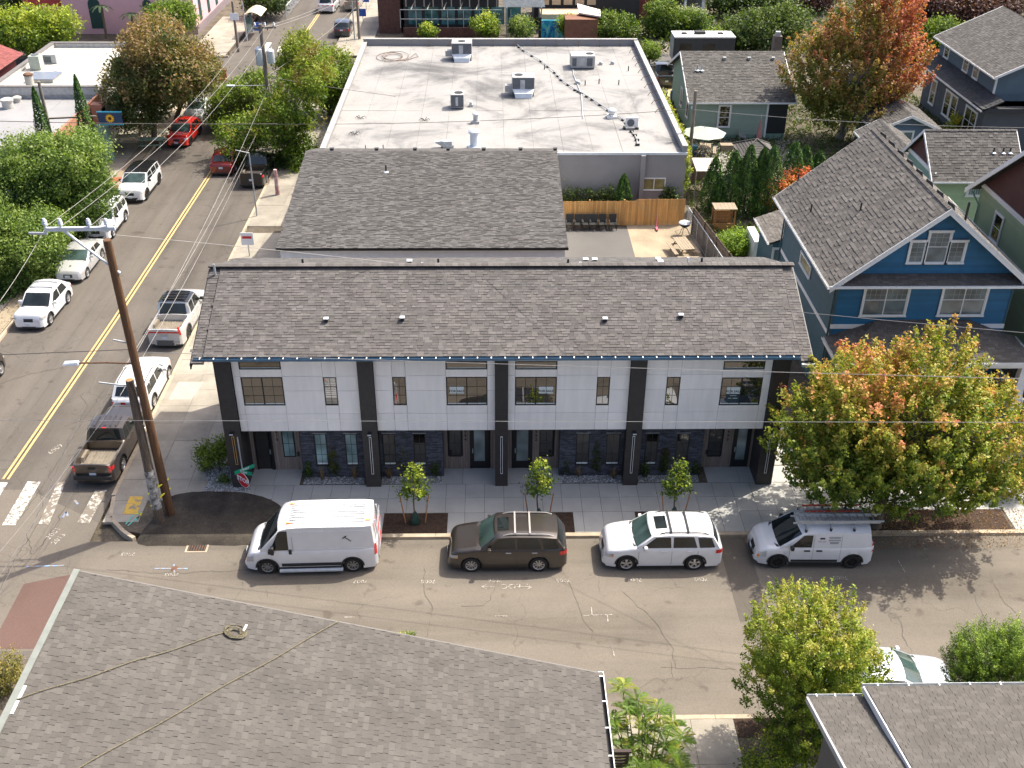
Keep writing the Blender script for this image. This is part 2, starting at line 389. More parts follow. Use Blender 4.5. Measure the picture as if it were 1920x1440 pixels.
# ------------------------------------------------------------------ the ground, streets and pavements
RZ = -0.12
def sheet(name, pts, z, mat, parent=None, label=None, kind='structure', thick=None):
 mb = MB(); P = [(p[0], p[1], z) for p in pts]
 if thick: mb.prism(P, (0, 0, -thick))
 else:
  a = sum(P[i][0]*P[(i+1) % len(P)][1]-P[(i+1) % len(P)][0]*P[i][1] for i in range(len(P)))
  mb.poly(P if a > 0 else P[::-1])
 return mb.build(name, mat, parent, label=label, kind=kind if parent is None or kind == 'stuff' else None)
def rect(x0, y0, x1, y1): return [(x0, y0), (x1, y0), (x1, y1), (x0, y1)]
def px(z, *pts): return [tuple(GZ(u, v, z)[:2]) for u, v in pts]
sheet('ground', rect(-420, -120, 480, 700), -0.30, soil)
main_street = sheet('main_street', rect(-27.6, -60, -17.1, 420), RZ, asph_main)
side_street = sheet('side_street', rect(-17.1, 25.3, 120, 34.95), RZ, asph_side)
sheet('street_junction', [(-17.1, 28.7), (-17.1, 36.2), (-21.0, 38.6), (-27.6, 38.6), (-27.6, 18), (-19.4, 18), (-19.4, 28.7)], RZ+.004, asphalt('asphalt_junction', (.142, .125, .104), crack=.42, patch=.16, cscale=.55))
sheet('far_cross_street', rect(-150, 100.8, -27.6, 112.8), RZ, asph_main)
sheet('far_cross_street_east', rect(-17.1, 100.8, 15, 112.8), RZ, asph_main)
def block(name, pts, mat, z=-.02):
 return sheet(name, pts, z, mat, thick=.27)
block('town_block', [(-16.8, 37.2), (-16.0, 35.6), (-14.4, 35.2), (120, 35.2), (120, 100.3), (-16.8, 100.3)], soil)
block('west_block', rect(-150, -60, -27.9, 100.3), soil)
block('north_block', [(-16.8, 113.2), (15, 113.2), (15, 100.3), (120.1, 100.3), (120.1, 420), (-16.8, 420)], soil)
block('north_west_block', rect(-150, 113.2, -27.9, 420), soil)
block('south_block', [(-19.2, -60), (120, -60), (120, 25.1), (-8, 25.1), (-8, 28.2), (-19.2, 28.2)], soil)
def kerb(name, pts, w=.16, side=1, n=None, mat=None):
 """kerb stones along a line: one child per stone"""
 root = thing(name, None, None, (pts[0][0], pts[0][1], 0)); root['kind'] = 'structure'
 for i in range(len(pts)-1):
  a = np.array(pts[i], float); b = np.array(pts[i+1], float); L = np.linalg.norm(b-a); d = (b-a)/L; nrm = np.array((-d[1], d[0]))*side
  k = max(1, int(L/2.6))
  for j in range(k):
   p = a+d*(L*j/k+.006); q = a+d*(L*(j+1)/k-.006); mb = MB()
   h = [(p[0], p[1], -.29), (q[0], q[1], -.29), (q[0]+nrm[0]*w, q[1]+nrm[1]*w, -.29), (p[0]+nrm[0]*w, p[1]+nrm[1]*w, -.29)]
   hh = [(x+(nrm[0]*.02 if m < 2 else 0), y+(nrm[1]*.02 if m < 2 else 0), .006) for m, (x, y, z) in enumerate(h)]
   if side < 0: h = h[::-1]; hh = hh[::-1]
   mb.hexa(h+hh); mb.build('kerb_stone', mat or concrete_kerb, root)
 return root
kerb('north_kerb', [(-5.2, 34.95), (44, 34.95)], w=.24)
kerb('corner_kerb', [(-17.05, 37.9), (-16.75, 36.4), (-15.9, 35.45), (-15.3, 34.98)], w=.18, side=1)
kerb('east_kerb', [(-17.1, 100.3), (-17.1, 38.0)], w=.2, side=1)
kerb('west_kerb', [(-27.6, 34), (-27.6, 100.3)], w=.2, side=1)
kerb('south_kerb', [(60, 25.3), (-8, 25.3)], w=.2, side=1)
kerb('far_kerb', [(-27.6, 113.0), (-50, 113.0)], w=.2, side=-1)
def slabs(root, xs, ys, mat, z=0.0, gap=.014, skip=None, t=.12, jit=.0):
 for j in range(len(ys)-1):
  for i in range(len(xs)-1):
   x0, x1, y0, y1 = xs[i]+gap/2, xs[i+1]-gap/2, ys[j]+gap/2, ys[j+1]-gap/2
   if skip and skip((x0+x1)/2, (y0+y1)/2): continue
   mb = MB(); mb.r = R.random(); dz = rr(-jit, jit)
   mb.box(x0, y0, z-t, x1, y1, z+dz); mb.build('slab', mat, root)
BEDS = [(GZ(716, 998)[0], GZ(838, 998)[0]), (GZ(957, 998)[0], GZ(1078, 998)[0]), (GZ(1197, 998)[0], GZ(1322, 998)[0])]
xs = list(np.arange(-11.6, 13.0, .862)); ys = [35.20, 36.60, 37.64, 38.66]
def in_bed(x, y): return y < 36.6 and any(a-.05 < x < b+.05 for a, b in BEDS)
side_walk = thing('north_sidewalk', None, None, (0, 36, 0)); side_walk['kind'] = 'structure'
PATCH = px(0, (270, 1004), (285, 975), (298, 945), (322, 930), (360, 923), (420, 922), (470, 926), (508, 938), (528, 952), (534, 975), (500, 1002), (440, 1006), (360, 1007))
def smooth_poly(P, k=4):
 out = []; n = len(P); Q = [np.array(p) for p in P]
 for i in range(n):
  a, b, c, d = Q[i-1], Q[i], Q[(i+1) % n], Q[(i+2) % n]
  for j in range(k): t = j/k; out.append(tuple(.5*(2*b+(c-a)*t+(2*a-5*b+4*c-d)*t*t+(3*b-a-3*c+d)*t**3)))
 return out
def inpoly(x, y, P):
 c = False
 for i in range(len(P)):
  a, b = P[i], P[i-1]
  if (a[1] > y) != (b[1] > y) and x < (b[0]-a[0])*(y-a[1])/(b[1]-a[1])+a[0]: c = not c
 return c
slabs(side_walk, xs, ys, concrete_new, skip=lambda x, y: y < 36.6 or x < -9.9 and y < 37.5)
for k in range(len(xs)-1):
 segs = [(xs[k]+.007, xs[k+1]-.007)]
 for a, b in BEDS: segs = [q for l, r_ in segs for q in (((l, r_),) if r_ <= a or l >= b else ((l, a-.008), (b+.008, r_)))]
 for l, r_ in segs:
  if r_-l > .05 and l > -9.9: m_ = MB(); m_.r = R.random(); m_.box(l, 35.21, -.12, r_, 36.593, 0); m_.build('slab', concrete_new, side_walk)
for i, (a, b) in enumerate(BEDS):
 sheet('planting_bed', rect(a, 35.22, b, 36.58), -.015, mulch, label=None, kind='structure')
xs2 = list(np.arange(xs[-1], 40, 1.0))
slabs(side_walk, xs2, [35.2, 36.6, 37.7, 38.66], concrete_new, skip=lambda x, y: 15.6 < x < 22.4 and y < 36.6)
sheet('planting_bed_by_maple', rect(15.6, 35.2, 22.4, 36.6), -.01, mulch)
east_walk = thing('east_sidewalk', None, None, (-14, 50, 0)); east_walk['kind'] = 'structure'
def skip_east(x, y):
 return (y < 38.7 and x > -11.7) or (y < 36.3 and x < -15.6) or (y < 35.4 and x < -14.5)
slabs(east_walk, [-16.9, -15.35, -13.8, -12.45], [36.1]+list(np.arange(37.6, 68, 1.55)), concrete_old, jit=.006, skip=lambda x, y: inpoly(x, y, PATCH) or skip_east(x, y))
slabs(east_walk, [-12.43, -11.62], [36.9, 38.64], concrete_old)
slabs(east_walk, [-16.9, -15.0, -13.0, -11.9], list(np.arange(68.2, 100, 1.9)), concrete_old, jit=.01)
sheet('concrete_patch', px(.004, (335, 716), (382, 716), (360, 749), (316, 749)), .008, M('concrete_pale', (.36, .33, .28), .85, .1, 3, fine=.1))
sheet('tactile_ramp', px(0, (244, 931), (268, 931), (257, 964), (229, 964)), .010, line_yellow_worn, thick=.02)
west_walk = thing('west_sidewalk', None, None, (-29, 60, 0)); west_walk['kind'] = 'structure'
slabs(west_walk, [-31.6, -29.9, -28.9], list(np.arange(40, 100, 1.7)), concrete_old, jit=.008, t=.1)
sheet('west_verge', rect(-28.85, 35, -27.85, 100), -.01, dirt)
south_walk = thing('south_sidewalk', None, None, (8, 23, 0)); south_walk['kind'] = 'structure'
slabs(south_walk, [2.0, 3.6, 5.2, 6.8, 8.3], [20.0, 21.6, 23.2, 25.1], concrete_old, jit=.004)
slabs(south_walk, [8.3, 10.5, 12.7, 14.9, 17], [20.0, 21.6, 23.2], concrete_new, jit=.003)
sheet('planting_bed_south', px(0, (1374, 1340), (1520, 1336), (1520, 1382), (1384, 1382)), -.005, mulch)
slabs(west_walk, [-32, -30, -28], [113.4, 115, 117, 119, 121, 124, 127, 131], concrete_old)
slabs(west_walk, [-44, -41, -38, -35, -32], [113.4, 115, 117, 119], concrete_old)
slabs(east_walk, [-16.9, -15, -13], list(np.arange(113.4, 150, 2.2)), concrete_old)
slabs(side_walk, [-11.3, -10.0, -8.8], [38.68, 39.95], concrete_new)
slabs(side_walk, [-2.95, -1.4, .25, 1.9, 3.1], [38.68, 39.95], concrete_new)
slabs(side_walk, [9.8, 11.3, 12.9, 14.3], [38.68, 39.95], concrete_new)
slabs(side_walk, [13.1, 14.4], [40.0, 41.5, 43, 44.5], concrete_new)
PATCH = smooth_poly(PATCH)
pm_ = MB(); n_ = len(PATCH); cx_, cy_ = sum(p[0] for p in PATCH)/n_, sum(p[1] for p in PATCH)/n_
top_ = [(x+rr(-.02, .02), y+rr(-.02, .02), .014) for x, y in PATCH]; low_ = [(x+(.10*(x-cx_) if y < 36 else 0)*.5, y-(.42 if y < 36 else -.02)+rr(-.05, .05), RZ+.006 if y < 36 else -.03) for x, y, z in top_]
pm_.poly(top_ if sum(top_[i-1][0]*top_[i][1]-top_[i][0]*top_[i-1][1] for i in range(n_)) > 0 else top_[::-1])
for i in range(n_): pm_.poly([top_[i-1], top_[i], low_[i], low_[i-1]])
pm_.build('asphalt_patch', asph_dark, kind='structure')
sheet('red_asphalt_patch', px(RZ, (45, 1095), (130, 1078), (160, 1090), (150, 1217), (0, 1217), (0, 1180)), RZ+.008, asph_red)
sheet('asphalt_repair_strip', px(RZ, (1344, 1008), (1396, 1008), (1446, 1153), (1388, 1167)), RZ+.004, asphalt('asphalt_repair', (.10, .088, .074), patch=.2))
mb = MB(); P = px(RZ, (358, 1012), (392, 1012), (385, 1034), (350, 1034))
drain = thing('storm_drain', 'rusty slotted storm drain grate in the gutter beside the black asphalt patch', 'drain grate', (*P[3], RZ))
x0, y0 = P[3]; x1, y1 = P[1]
fr = MB(); fr.box(x0-.08, y0-.06, RZ-.02, x1+.08, y0, RZ+.012); fr.box(x0-.08, y1, RZ-.02, x1+.08, y1+.06, RZ+.012); fr.box(x0-.08, y0, RZ-.02, x0, y1, RZ+.012); fr.box(x1, y0, RZ-.02, x1+.08, y1, RZ+.012)
fr.build('frame', concrete_kerb, drain)
MB().box(x0, y0, RZ-.01, x1, y1, RZ+.003).build('pit', plastic_black, drain)
for i in range(7):
 xx = x0+(x1-x0)*(i+.5)/7; MB().box(xx-.022, y0, RZ+.003, xx+.022, y1, RZ+.011).build('grate_bar', M('rust', (.14, .075, .045), .9, .4, 5) if 'rust' not in MATS else MATS['rust'], drain)
def ribbon(mb, pts, w, z):
 P = [np.array(p[:2], float) for p in pts]
 for i in range(len(P)-1):
  d = P[i+1]-P[i]; L = np.linalg.norm(d)
  if L < 1e-6: continue
  n = np.array((-d[1], d[0]))/L*w/2
  q = [P[i]-n, P[i+1]-n, P[i+1]+n, P[i]+n]; mb.poly([(a[0], a[1], z) for a in q])
def mark(name, pts, w, mat, z=RZ+.012, parent=None):
 mb = MB(); ribbon(mb, pts, w, z); o = mb.build(name, mat, parent)
 if parent is None: o['kind'] = 'structure'
 return o
yl = [GZ(*p, RZ) for p in ((10, 899), (118, 742), (215, 600), (310, 455), (405, 310))]
yl2 = [GZ(*p, RZ) for p in ((565, 72), (585, 45), (603, 18))]
for pts in (yl, yl2):
 for s in (-.115, .115):
  mark('centre_line', [(p[0]+s, p[1]) for p in pts], .12, line_yellow, parent=main_street)
mark('centre_line', [(p[0], p[1]) for p in yl], .11, tar_m, RZ+.008, main_street)
for q, m in ((((-14, 905), (15, 905), (-14, 952), (-40, 952)), line_white), (((52, 903), (76, 904), (29, 985), (4, 985)), line_white), (((109, 904), (123, 904), (92, 984), (72, 982)), line_white_worn), (((179, 919), (201, 919), (167, 982), (145, 980)), line_white_worn)):
 mb = MB(); P = [GZ(u, v, RZ) for u, v in q]; mb.poly([(p[0], p[1], RZ+.014) for p in P[::-1]]); mb.build('crosswalk_bar', m, main_street)
for q in (((500, 80), (510, 80), (493, 105), (480, 105)), ((522, 88), (533, 86), (528, 97), (519, 97))):
 mb = MB(); mb.poly([tuple(GZ(u, v, RZ)[:2])+(RZ+.014,) for u, v in q][::-1]); mb.build('crosswalk_bar', line_white, main_street)
def flat_text(txt, u, v, size, mat, rz=pi, z=RZ+.014, parent=None):
 me = text_mesh(txt, size, 0.0); me.materials.append(mat); p = GZ(u, v, z)
 return link('painted_number', me, parent, Vector((p[0], p[1], z))-woff(parent), (0, 0, rz))
for txt, u, v in (('7001', 1510, 1083), ('7000', 1575, 1083), ('7002', 1314, 1086), ('7004', 1190, 1087), ('7005', 1056, 1088), ('7006', 928, 1088), ('7008', 803, 1090), ('7007', 676, 1090), ('7003', 322, 1077), ('2003', 240, 1039),):
 flat_text(txt, u, v, .30, mark_white, parent=side_street)
flat_text('6009', 104, 842, .42, mark_white, rz=radians(65), parent=main_street)
flat_text('2001', 100, 1000, .40, mark_white, rz=radians(70), parent=main_street)
flat_text('2013', 110, 1010, .36, mark_white, rz=radians(70), parent=main_street)
flat_text('LOC', 958, 1099, .40, mark_white, parent=side_street)
def pm(name, pix, w, mat, z=RZ+.013, parent=side_street): return mark(name, [GZ(u, v, z) for u, v in pix], w, mat, z, parent)
for pix in (((905, 1100), (928, 1100)), ((912, 1096), (903, 1100), (912, 1104)), ((968, 1100), (996, 1100)), ((988, 1095), (997, 1100), (988, 1105)), ((928, 1155), (951, 1155)), ((1094, 1154), (1124, 1153)), ((1126, 1153), (1148, 1152)), ((1109, 1138), (1110, 1153)), ((1139, 1153), (1140, 1166)), ((1148, 1214), (1152, 1231)), ((645, 1157), (665, 1157)), ((1684, 1050), (1697, 1073))):
 pm('survey_mark', pix, .035, mark_white)
for pix in (((290, 1066), (352, 1066)), ((50, 1062), (120, 1060)), ((326, 1058), (327, 1074))): pm('utility_mark', pix, .07, mark_blue)
for pix in (((118, 970), (124, 960), (127, 968)), ((140, 938), (146, 945))): pm('utility_mark', pix, .10, mark_blue, parent=main_street)
for pix, m in ((((236, 983), (244, 972), (250, 966)), mark_teal), (((240, 986), (252, 975), (258, 970), (254, 978)), mark_teal), (((252, 964), (266, 962), (258, 972), (264, 966)), mark_lime)):
 mark('utility_mark', [GZ(u, v, .01) for u, v in pix], .06, m, .018, east_walk)
mh = MB(); p = GZ(327, 1066, RZ); mh.lathe([(.16, -.02), (.16, .012), (.11, .014), (.02, .013)], (p[0], p[1], RZ), 16)
solo(mh, 'valve_cover', MATS['rust'], 'small round iron valve cover in the road with blue paint marks beside it', 'manhole cover', (p[0], p[1], RZ))
def crack(pix, w=.016, parent=side_street, m=crack_m):
 P = [GZ(u, v, RZ)[:2] for u, v in pix]; out = [P[0]]
 for i in range(len(P)-1):
  k = max(2, int(np.linalg.norm(P[i+1]-P[i])/.22))
  for j in range(1, k+1):
   q = P[i]+(P[i+1]-P[i])*j/k; out.append(q+NP.normal(0, .035, 2) if j < k else q)
 mb = MB()
 for i in range(len(out)-1): ribbon(mb, out[i:i+2], w*rr(.5, 1.3), RZ+.009)
 mb.build('road_crack', m, parent)
for c in (((795, 1066), (795, 1108), (803, 1125), (812, 1142), (802, 1180), (800, 1198)), ((1065, 1090), (1083, 1130), (1092, 1160), (1112, 1184), (1109, 1202)), ((1168, 1110), (1190, 1130), (1228, 1166), (1258, 1210), (1267, 1252)), ((1395, 1130), (1408, 1155), (1421, 1180), (1422, 1230), (1418, 1280), (1424, 1330)), ((1682, 1158), (1692, 1185), (1702, 1212)), ((930, 1092), (920, 1125), (905, 1136), (865, 1137)), ((455, 1090), (450, 1110), (440, 1125)), ((500, 1105), (501, 1120)), ((1862, 1092), (1880, 1125), (1905, 1150)), ((1828, 1115), (1833, 1135), (1858, 1178)), ((1240, 1252), (1380, 1255)), ((1258, 1240), (1262, 1270), (1240, 1290)), ((560, 1068), (440, 1070), (300, 1075), (200, 1068))):
 crack(c)
for c in (((30, 985), (100, 880), (165, 775), (260, 640), (330, 540), (395, 440), (440, 380)), ((8, 1080), (60, 1000), (120, 900), (165, 830)), ((40, 1070), (95, 1000), (140, 920), (175, 850), (210, 790)), ((60, 1040), (50, 1000), (80, 950), (70, 900)), ((100, 930), (128, 905), (140, 870)), ((0, 720), (60, 700), (120, 690)), ((215, 330), (280, 325), (330, 318)), ((120, 800), (150, 790), (165, 760), (150, 740))):
 crack(c, .03, main_street, tar_m)
sheet('rear_parking', px(0, (1040, 425), (1176, 427), (1196, 500), (1040, 500)), .0, asph_lot)
sheet('dirt_yard', px(0, (1174, 418), (1296, 418), (1330, 520), (1192, 520)), -.008, dirt)
sheet('green_lawn', px(0, (1345, 425), (1460, 425), (1470, 520), (1352, 520)), .002, grass_m)
sheet('gravel_terrace', px(0, (1280, 262), (1500, 262), (1500, 345), (1290, 345)), .004, gravel_m)
sheet('driveway', px(0, (1196, 100), (1262, 100), (1262, 240), (1220, 240)), .002, asph_lot)
sheet('dry_grass_strip', px(0, (1255, 150), (1272, 150), (1262, 250), (1240, 250)), .010, M('straw', (.42, .33, .14), .9, .3, 5, fine=.3))
sheet('rear_dirt_lot', px(0, (1130, 60), (1255, 60), (1262, 130), (1195, 130)), -.002, M('lot_soil', (.20, .17, .14), .95, .3, 1, fine=.2))
# ------------------------------------------------------------------ builders for walls, windows and roofs
class Plane:
 """a vertical wall plane: o on the ground line, u along it, n outwards"""
 def __init__(s, o, u, n): s.o = np.array(o, float); s.u = np.array(u, float); s.n = np.array(n, float)
 def p(s, a, z, d=0.0):
  q = s.o+s.u*a+s.n*d; return (q[0], q[1], s.o[2]+z)
 def box(s, mb, a0, a1, z0, z1, d0, d1):
  A = [s.p(a0, z0, d0), s.p(a1, z0, d0), s.p(a1, z0, d1), s.p(a0, z0, d1), s.p(a0, z1, d0), s.p(a1, z1, d0), s.p(a1, z1, d1), s.p(a0, z1, d1)]
  c = np.cross(s.u, s.n)
  if c[2] < 0: A = [A[0], A[3], A[2], A[1], A[4], A[7], A[6], A[5]]
  mb.hexa(A); return mb
 def inv(s, pt):
  d = np.array(pt)-s.o; return float(d.dot(s.u)), float(pt[2]-s.o[2])
def window(root, P, a0, a1, z0, z1, frame=.05, fmat=None, gmat=None, trim=0, tmat=None, sash=1, mun=(0, 0), rail=None, blind=None, depth=.04, sill=False, head=False, munmat=None, tag_name='window', upper_mun=None):
 """window > pane, muntin, trim; sash = number of leaves side by side, rail = height share of a meeting rail"""
 fmat = fmat or black_metal; gmat = gmat or win_glass
 mb = MB(); f = frame
 P.box(mb, a0, a1, z1-f, z1, 0, depth); P.box(mb, a0, a1, z0, z0+f, 0, depth)
 P.box(mb, a0, a0+f, z0+f, z1-f, 0, depth); P.box(mb, a1-f, a1, z0+f, z1-f, 0, depth)
 for k in range(1, sash):
  x = a0+(a1-a0)*k/sash; P.box(mb, x-f*.55, x+f*.55, z0+f, z1-f, 0, depth)
 if rail: zr = z0+(z1-z0)*rail; P.box(mb, a0+f, a1-f, zr-f*.4, zr+f*.4, 0, depth*.9)
 w = mb.build(tag_name, fmat, root)
 for k in range(sash):
  x0 = a0+(a1-a0)*k/sash+f*.5; x1 = a0+(a1-a0)*(k+1)/sash-f*.5
  for (q0, q1) in (((z0+f*.5, z1-f*.5),) if not rail else ((z0+f*.5, z0+(z1-z0)*rail), (z0+(z1-z0)*rail, z1-f*.5))):
   g = MB(); P.box(g, x0, x1, q0, q1, -.02, depth*.35); g.build('pane', gmat, w)
  if mun != (0, 0):
   g = MB(); nx, nz = mun; ztop = z1-f; zb = z0+f if not upper_mun else z0+(z1-z0)*(rail or .5)
   for i in range(1, nx): xx = x0+(x1-x0)*i/nx; P.box(g, xx-.009, xx+.009, zb, ztop, depth*.36, depth*.5)
   for i in range(1, nz): zz = zb+(ztop-zb)*i/nz; P.box(g, x0, x1, zz-.009, zz+.009, depth*.36, depth*.49)
   if g.f: g.build('muntin', munmat or fmat, w)
 if blind:
  g = MB(); P.box(g, a0+f, a1-f, z1-f-(z1-z0-2*f)*blind, z1-f, depth*.35, depth*.352+.001); g.build('blind', blind_m, w)
 if trim:
  t = MB(); tm = tmat or white_trim
  P.box(t, a0-trim, a0, z0, z1, 0, depth+.02); P.box(t, a1, a1+trim, z0, z1, 0, depth+.02)
  ex = trim*.35 if head else 0
  P.box(t, a0-trim-ex, a1+trim+ex, z1, z1+trim*1.15, 0, depth+.035)
  P.box(t, a0-trim-ex, a1+trim+ex, z0-trim*.8, z0, 0, depth+.045)
  t.build('trim', tm, w)
 return w
def siding(root, P, a0, a1, z0, z1, e, mat, skip=(), edge=None, name='siding_board', every=1, thick=.018, maxp=300, stuff=False):
 """lapped boards, each a part; skip = openings (a0,a1,z0,z1); edge(z) -> (a0,a1)"""
 k = int((z1-z0)/e); e = (z1-z0)/max(k, 1); big = MB()
 for i in range(k):
  q0 = z0+i*e; q1 = q0+e
  l, r = (a0, a1) if edge is None else edge(q0+e*.5)
  if r-l < .05: continue
  segs = [(l, r)]
  for s in skip:
   if q1 > s[2]+.01 and q0 < s[3]-.01:
    ns = []
    for (x, y) in segs:
     if s[1] <= x or s[0] >= y: ns.append((x, y))
     else:
      if s[0]-x > .02: ns.append((x, s[0]))
      if y-s[1] > .02: ns.append((s[1], y))
    segs = ns
  for (x, y) in segs:
   mb = big if stuff else MB(); mb.r = R.random()
   A = [P.p(x, q0, 0), P.p(y, q0, 0), P.p(y, q0, thick), P.p(x, q0, thick), P.p(x, q1-.002, 0), P.p(y, q1-.002, 0), P.p(y, q1-.002, thick*.25), P.p(x, q1-.002, thick*.25)]
   if np.cross(P.u, P.n)[2] < 0: A = [A[0], A[3], A[2], A[1], A[4], A[7], A[6], A[5]]
   mb.hexa(A)
   if not stuff: mb.build(name, mat, root)
 if stuff and big.f: big.build(name+'s', mat, root, kind='stuff')
def proj(p):
 d = np.array(p, float)-CC; z = d@CF
 return (960+FPX*(d@CR)/z, 720-FPX*(d@CU)/z, z)
_SH = {}
def roof_plane(root, O, U, V, W, L, mat, e=.143, tw=(.17, .34), t=.012, npiece=300, rowfn=None, under=.09, grid=None, stuff_name='shingle_field', vmin=0.0, piece='shingle', slab_name='roof_deck', dark=.5):
 """O eave corner, U along the eave, V up the slope. npiece largest-looking shingles are parts, the rest one part"""
 O = np.array(O, float); U = np.array(U, float); U /= np.linalg.norm(U); V = np.array(V, float); V /= np.linalg.norm(V)
 Nn = np.cross(U, V); Nn /= np.linalg.norm(Nn)
 if Nn[2] < 0: Nn = -Nn
 rows = int(L/e); e = L/rows; tabs = []
 wset = [tw[0]+(tw[1]-tw[0])*i/4 for i in range(5)] if grid is None else [grid]
 for j in range(rows):
  v = j*e; a, b = (0.0, W) if rowfn is None else rowfn(v+e*.5)
  if b-a < .1: continue
  x = a if grid is None else a-grid*(.5 if j % 2 else 0)
  if grid is None: x -= R.choice(wset)*R.random()
  while x < b:
   w = R.choice(wset); tabs.append((x, x+w, max(x, a), min(x+w, b), v, R.random() if R.random() < .75 else R.random()*.35, t*(rr(1.5, 2.1) if R.random() < .5 else rr(.5, .9)))); x += w
 A = np.array(tabs); cx = (A[:, 2]+A[:, 3])/2
 P0 = O+cx[:, None]*U+(A[:, 4]+e/2)[:, None]*V; D = P0-CC; z = D@CF; uu = 960+FPX*(D@CR)/z; vv = 720-FPX*(D@CU)/z
 ok = (uu > 5) & (uu < 1915) & (vv > 5) & (vv < 1435) & (A[:, 3]-A[:, 2] > wset[0]*.95) & (abs((A[:, 3]-A[:, 2])-(A[:, 1]-A[:, 0])) < 1e-6)
 score = np.where(ok, z, 1e9); order = np.argsort(score); pick = set(order[:npiece][score[order[:npiece]] < 1e8].tolist())
 rot = Matrix(((U[0], V[0], Nn[0]), (U[1], V[1], Nn[1]), (U[2], V[2], Nn[2])))
 if rot.determinant() < 0: flip = True
 else: flip = False
 eul = rot.to_euler() if not flip else None
 off = np.array(woff(root))
 vs = []; fs = []; rn = []
 g = .004
 for i, (x0, x1, c0, c1, v, r, th) in enumerate(tabs):
  if i in pick and not flip:
   key = (mat.name, round(x1-x0, 3), round(e, 4), int(r*6), round(th/t, 1))
   if key not in _SH:
    m = MB(); m.r = (int(r*6)+.5)/6; w = x1-x0-g
    m.hexa([(g, 0, 0), (w, 0, 0), (w, e, 0), (g, e, 0), (g, -.006, th), (w, -.006, th), (w, e*1.05, .003), (g, e*1.05, .003)])
    _SH[key] = m.mesh('shingle', mat)
   q = O+U*x0+V*v; link(piece, _SH[key], root, Vector(q-off), eul)
   continue
  n = len(vs); q = [O+U*(c0+g)+V*v, O+U*(c1-g)+V*v, O+U*(c1-g)+V*(v+e*1.05), O+U*(c0+g)+V*(v+e*1.05)]
  lo = [q[0], q[1]]; hi = [q[0]+Nn*th-V*.006, q[1]+Nn*th-V*.006, q[2]+Nn*.003, q[3]+Nn*.003]
  vs.extend(lo+hi)
  if not flip: fs += [(n+2, n+3, n+4, n+5), (n, n+1, n+3, n+2), (n+1, n+4, n+3), (n, n+2, n+5)]
  else: fs += [(n+5, n+4, n+3, n+2), (n+2, n+3, n+1, n), (n+3, n+4, n+1), (n+5, n+2, n)]
  rn += [r]*4
 if vs:
  me = bpy.data.meshes.new(stuff_name); me.from_pydata((np.array(vs)-off).tolist(), [], fs); me.materials.append(mat)
  at = me.attributes.new('rnd', 'FLOAT', 'FACE'); at.data.foreach_set('value', rn)
  link(stuff_name, me, root, kind='stuff')
 a0, b0 = (0, W) if rowfn is None else rowfn(0); a1, b1 = (0, W) if rowfn is None else rowfn(L)
 mb = MB(); mb.prism([O+U*a0-Nn*.003, O+U*b0-Nn*.003, O+U*b1+V*L-Nn*.003, O+U*a1+V*L-Nn*.003], -Nn*under)
 mb.build(slab_name, underlay, root)
 return Nn
def ridge_caps(root, a, b, mat, w=.13, step=.2, drop=.06, name='ridge_cap', parts=True, n=(0, 0, 1), side=None):
 a = np.array(a, float); b = np.array(b, float); L = np.linalg.norm(b-a); d = (b-a)/L; k = max(1, int(L/step)); step = L/k
 s = np.array((-d[1], d[0], 0.)); s /= np.linalg.norm(s); big = MB()
 for i in range(k):
  mb = MB() if parts else big; mb.r = R.random(); p = a+d*step*i; q = a+d*(step*(i+1)+.02)
  up = np.array((0, 0, 1.))
  c0, c1 = p+up*.030, q+up*.016
  mb.poly([p-s*w-up*drop+up*.02, c0, c1, q-s*w-up*drop+up*.008][::-1]); mb.poly([c0, p+s*w-up*drop+up*.02, q+s*w-up*drop+up*.008, c1][::-1])
  mb.poly([p-s*w-up*drop, p+s*w-up*drop, p+s*w-up*drop+up*.02, c0, p-s*w-up*drop+up*.02])
  if parts: mb.build(name, mat, root)
 if not parts: big.build(name+'s', mat, root, kind='stuff')
def pipe_vent(root, p, h=.35, r=.04, mat=None, flash=True, name='vent_pipe', fm=None):
 mb = MB(); mb.lathe([(r, -.1), (r, h), (r*.7, h), (r*.7, h-.03)], p, 10); o = mb.build(name, mat or plastic_black, root)
 if flash:
  f = MB(); f.lathe([(r*3.4, .015), (r*1.5, .06), (r*1.1, .09)], p, 10); f.build('flashing', fm or galv_light, o)
 return o
def box_vent(root, p, s=.22, slope=0.0, mat=None, name='roof_vent'):
 mb = MB(); x, y, z = p
 mb.hexa([(x-s/2, y-s/2, z-.05), (x+s/2, y-s/2, z-.05), (x+s/2, y+s/2, z-.02), (x-s/2, y+s/2, z-.02), (x-s/2, y-s/2, z+s*.55), (x+s/2, y-s/2, z+s*.55), (x+s/2, y+s/2, z+s*.62), (x-s/2, y+s/2, z+s*.62)])
 o = mb.build(name, mat or plastic_black, root, bevel=.02)
 m2 = MB(); m2.box(x-s*.62, y-s*.62, z+s*.62, x+s*.62, y+s*.62, z+s*.70); m2.build('vent_cap', mat or galv_light, o); return o
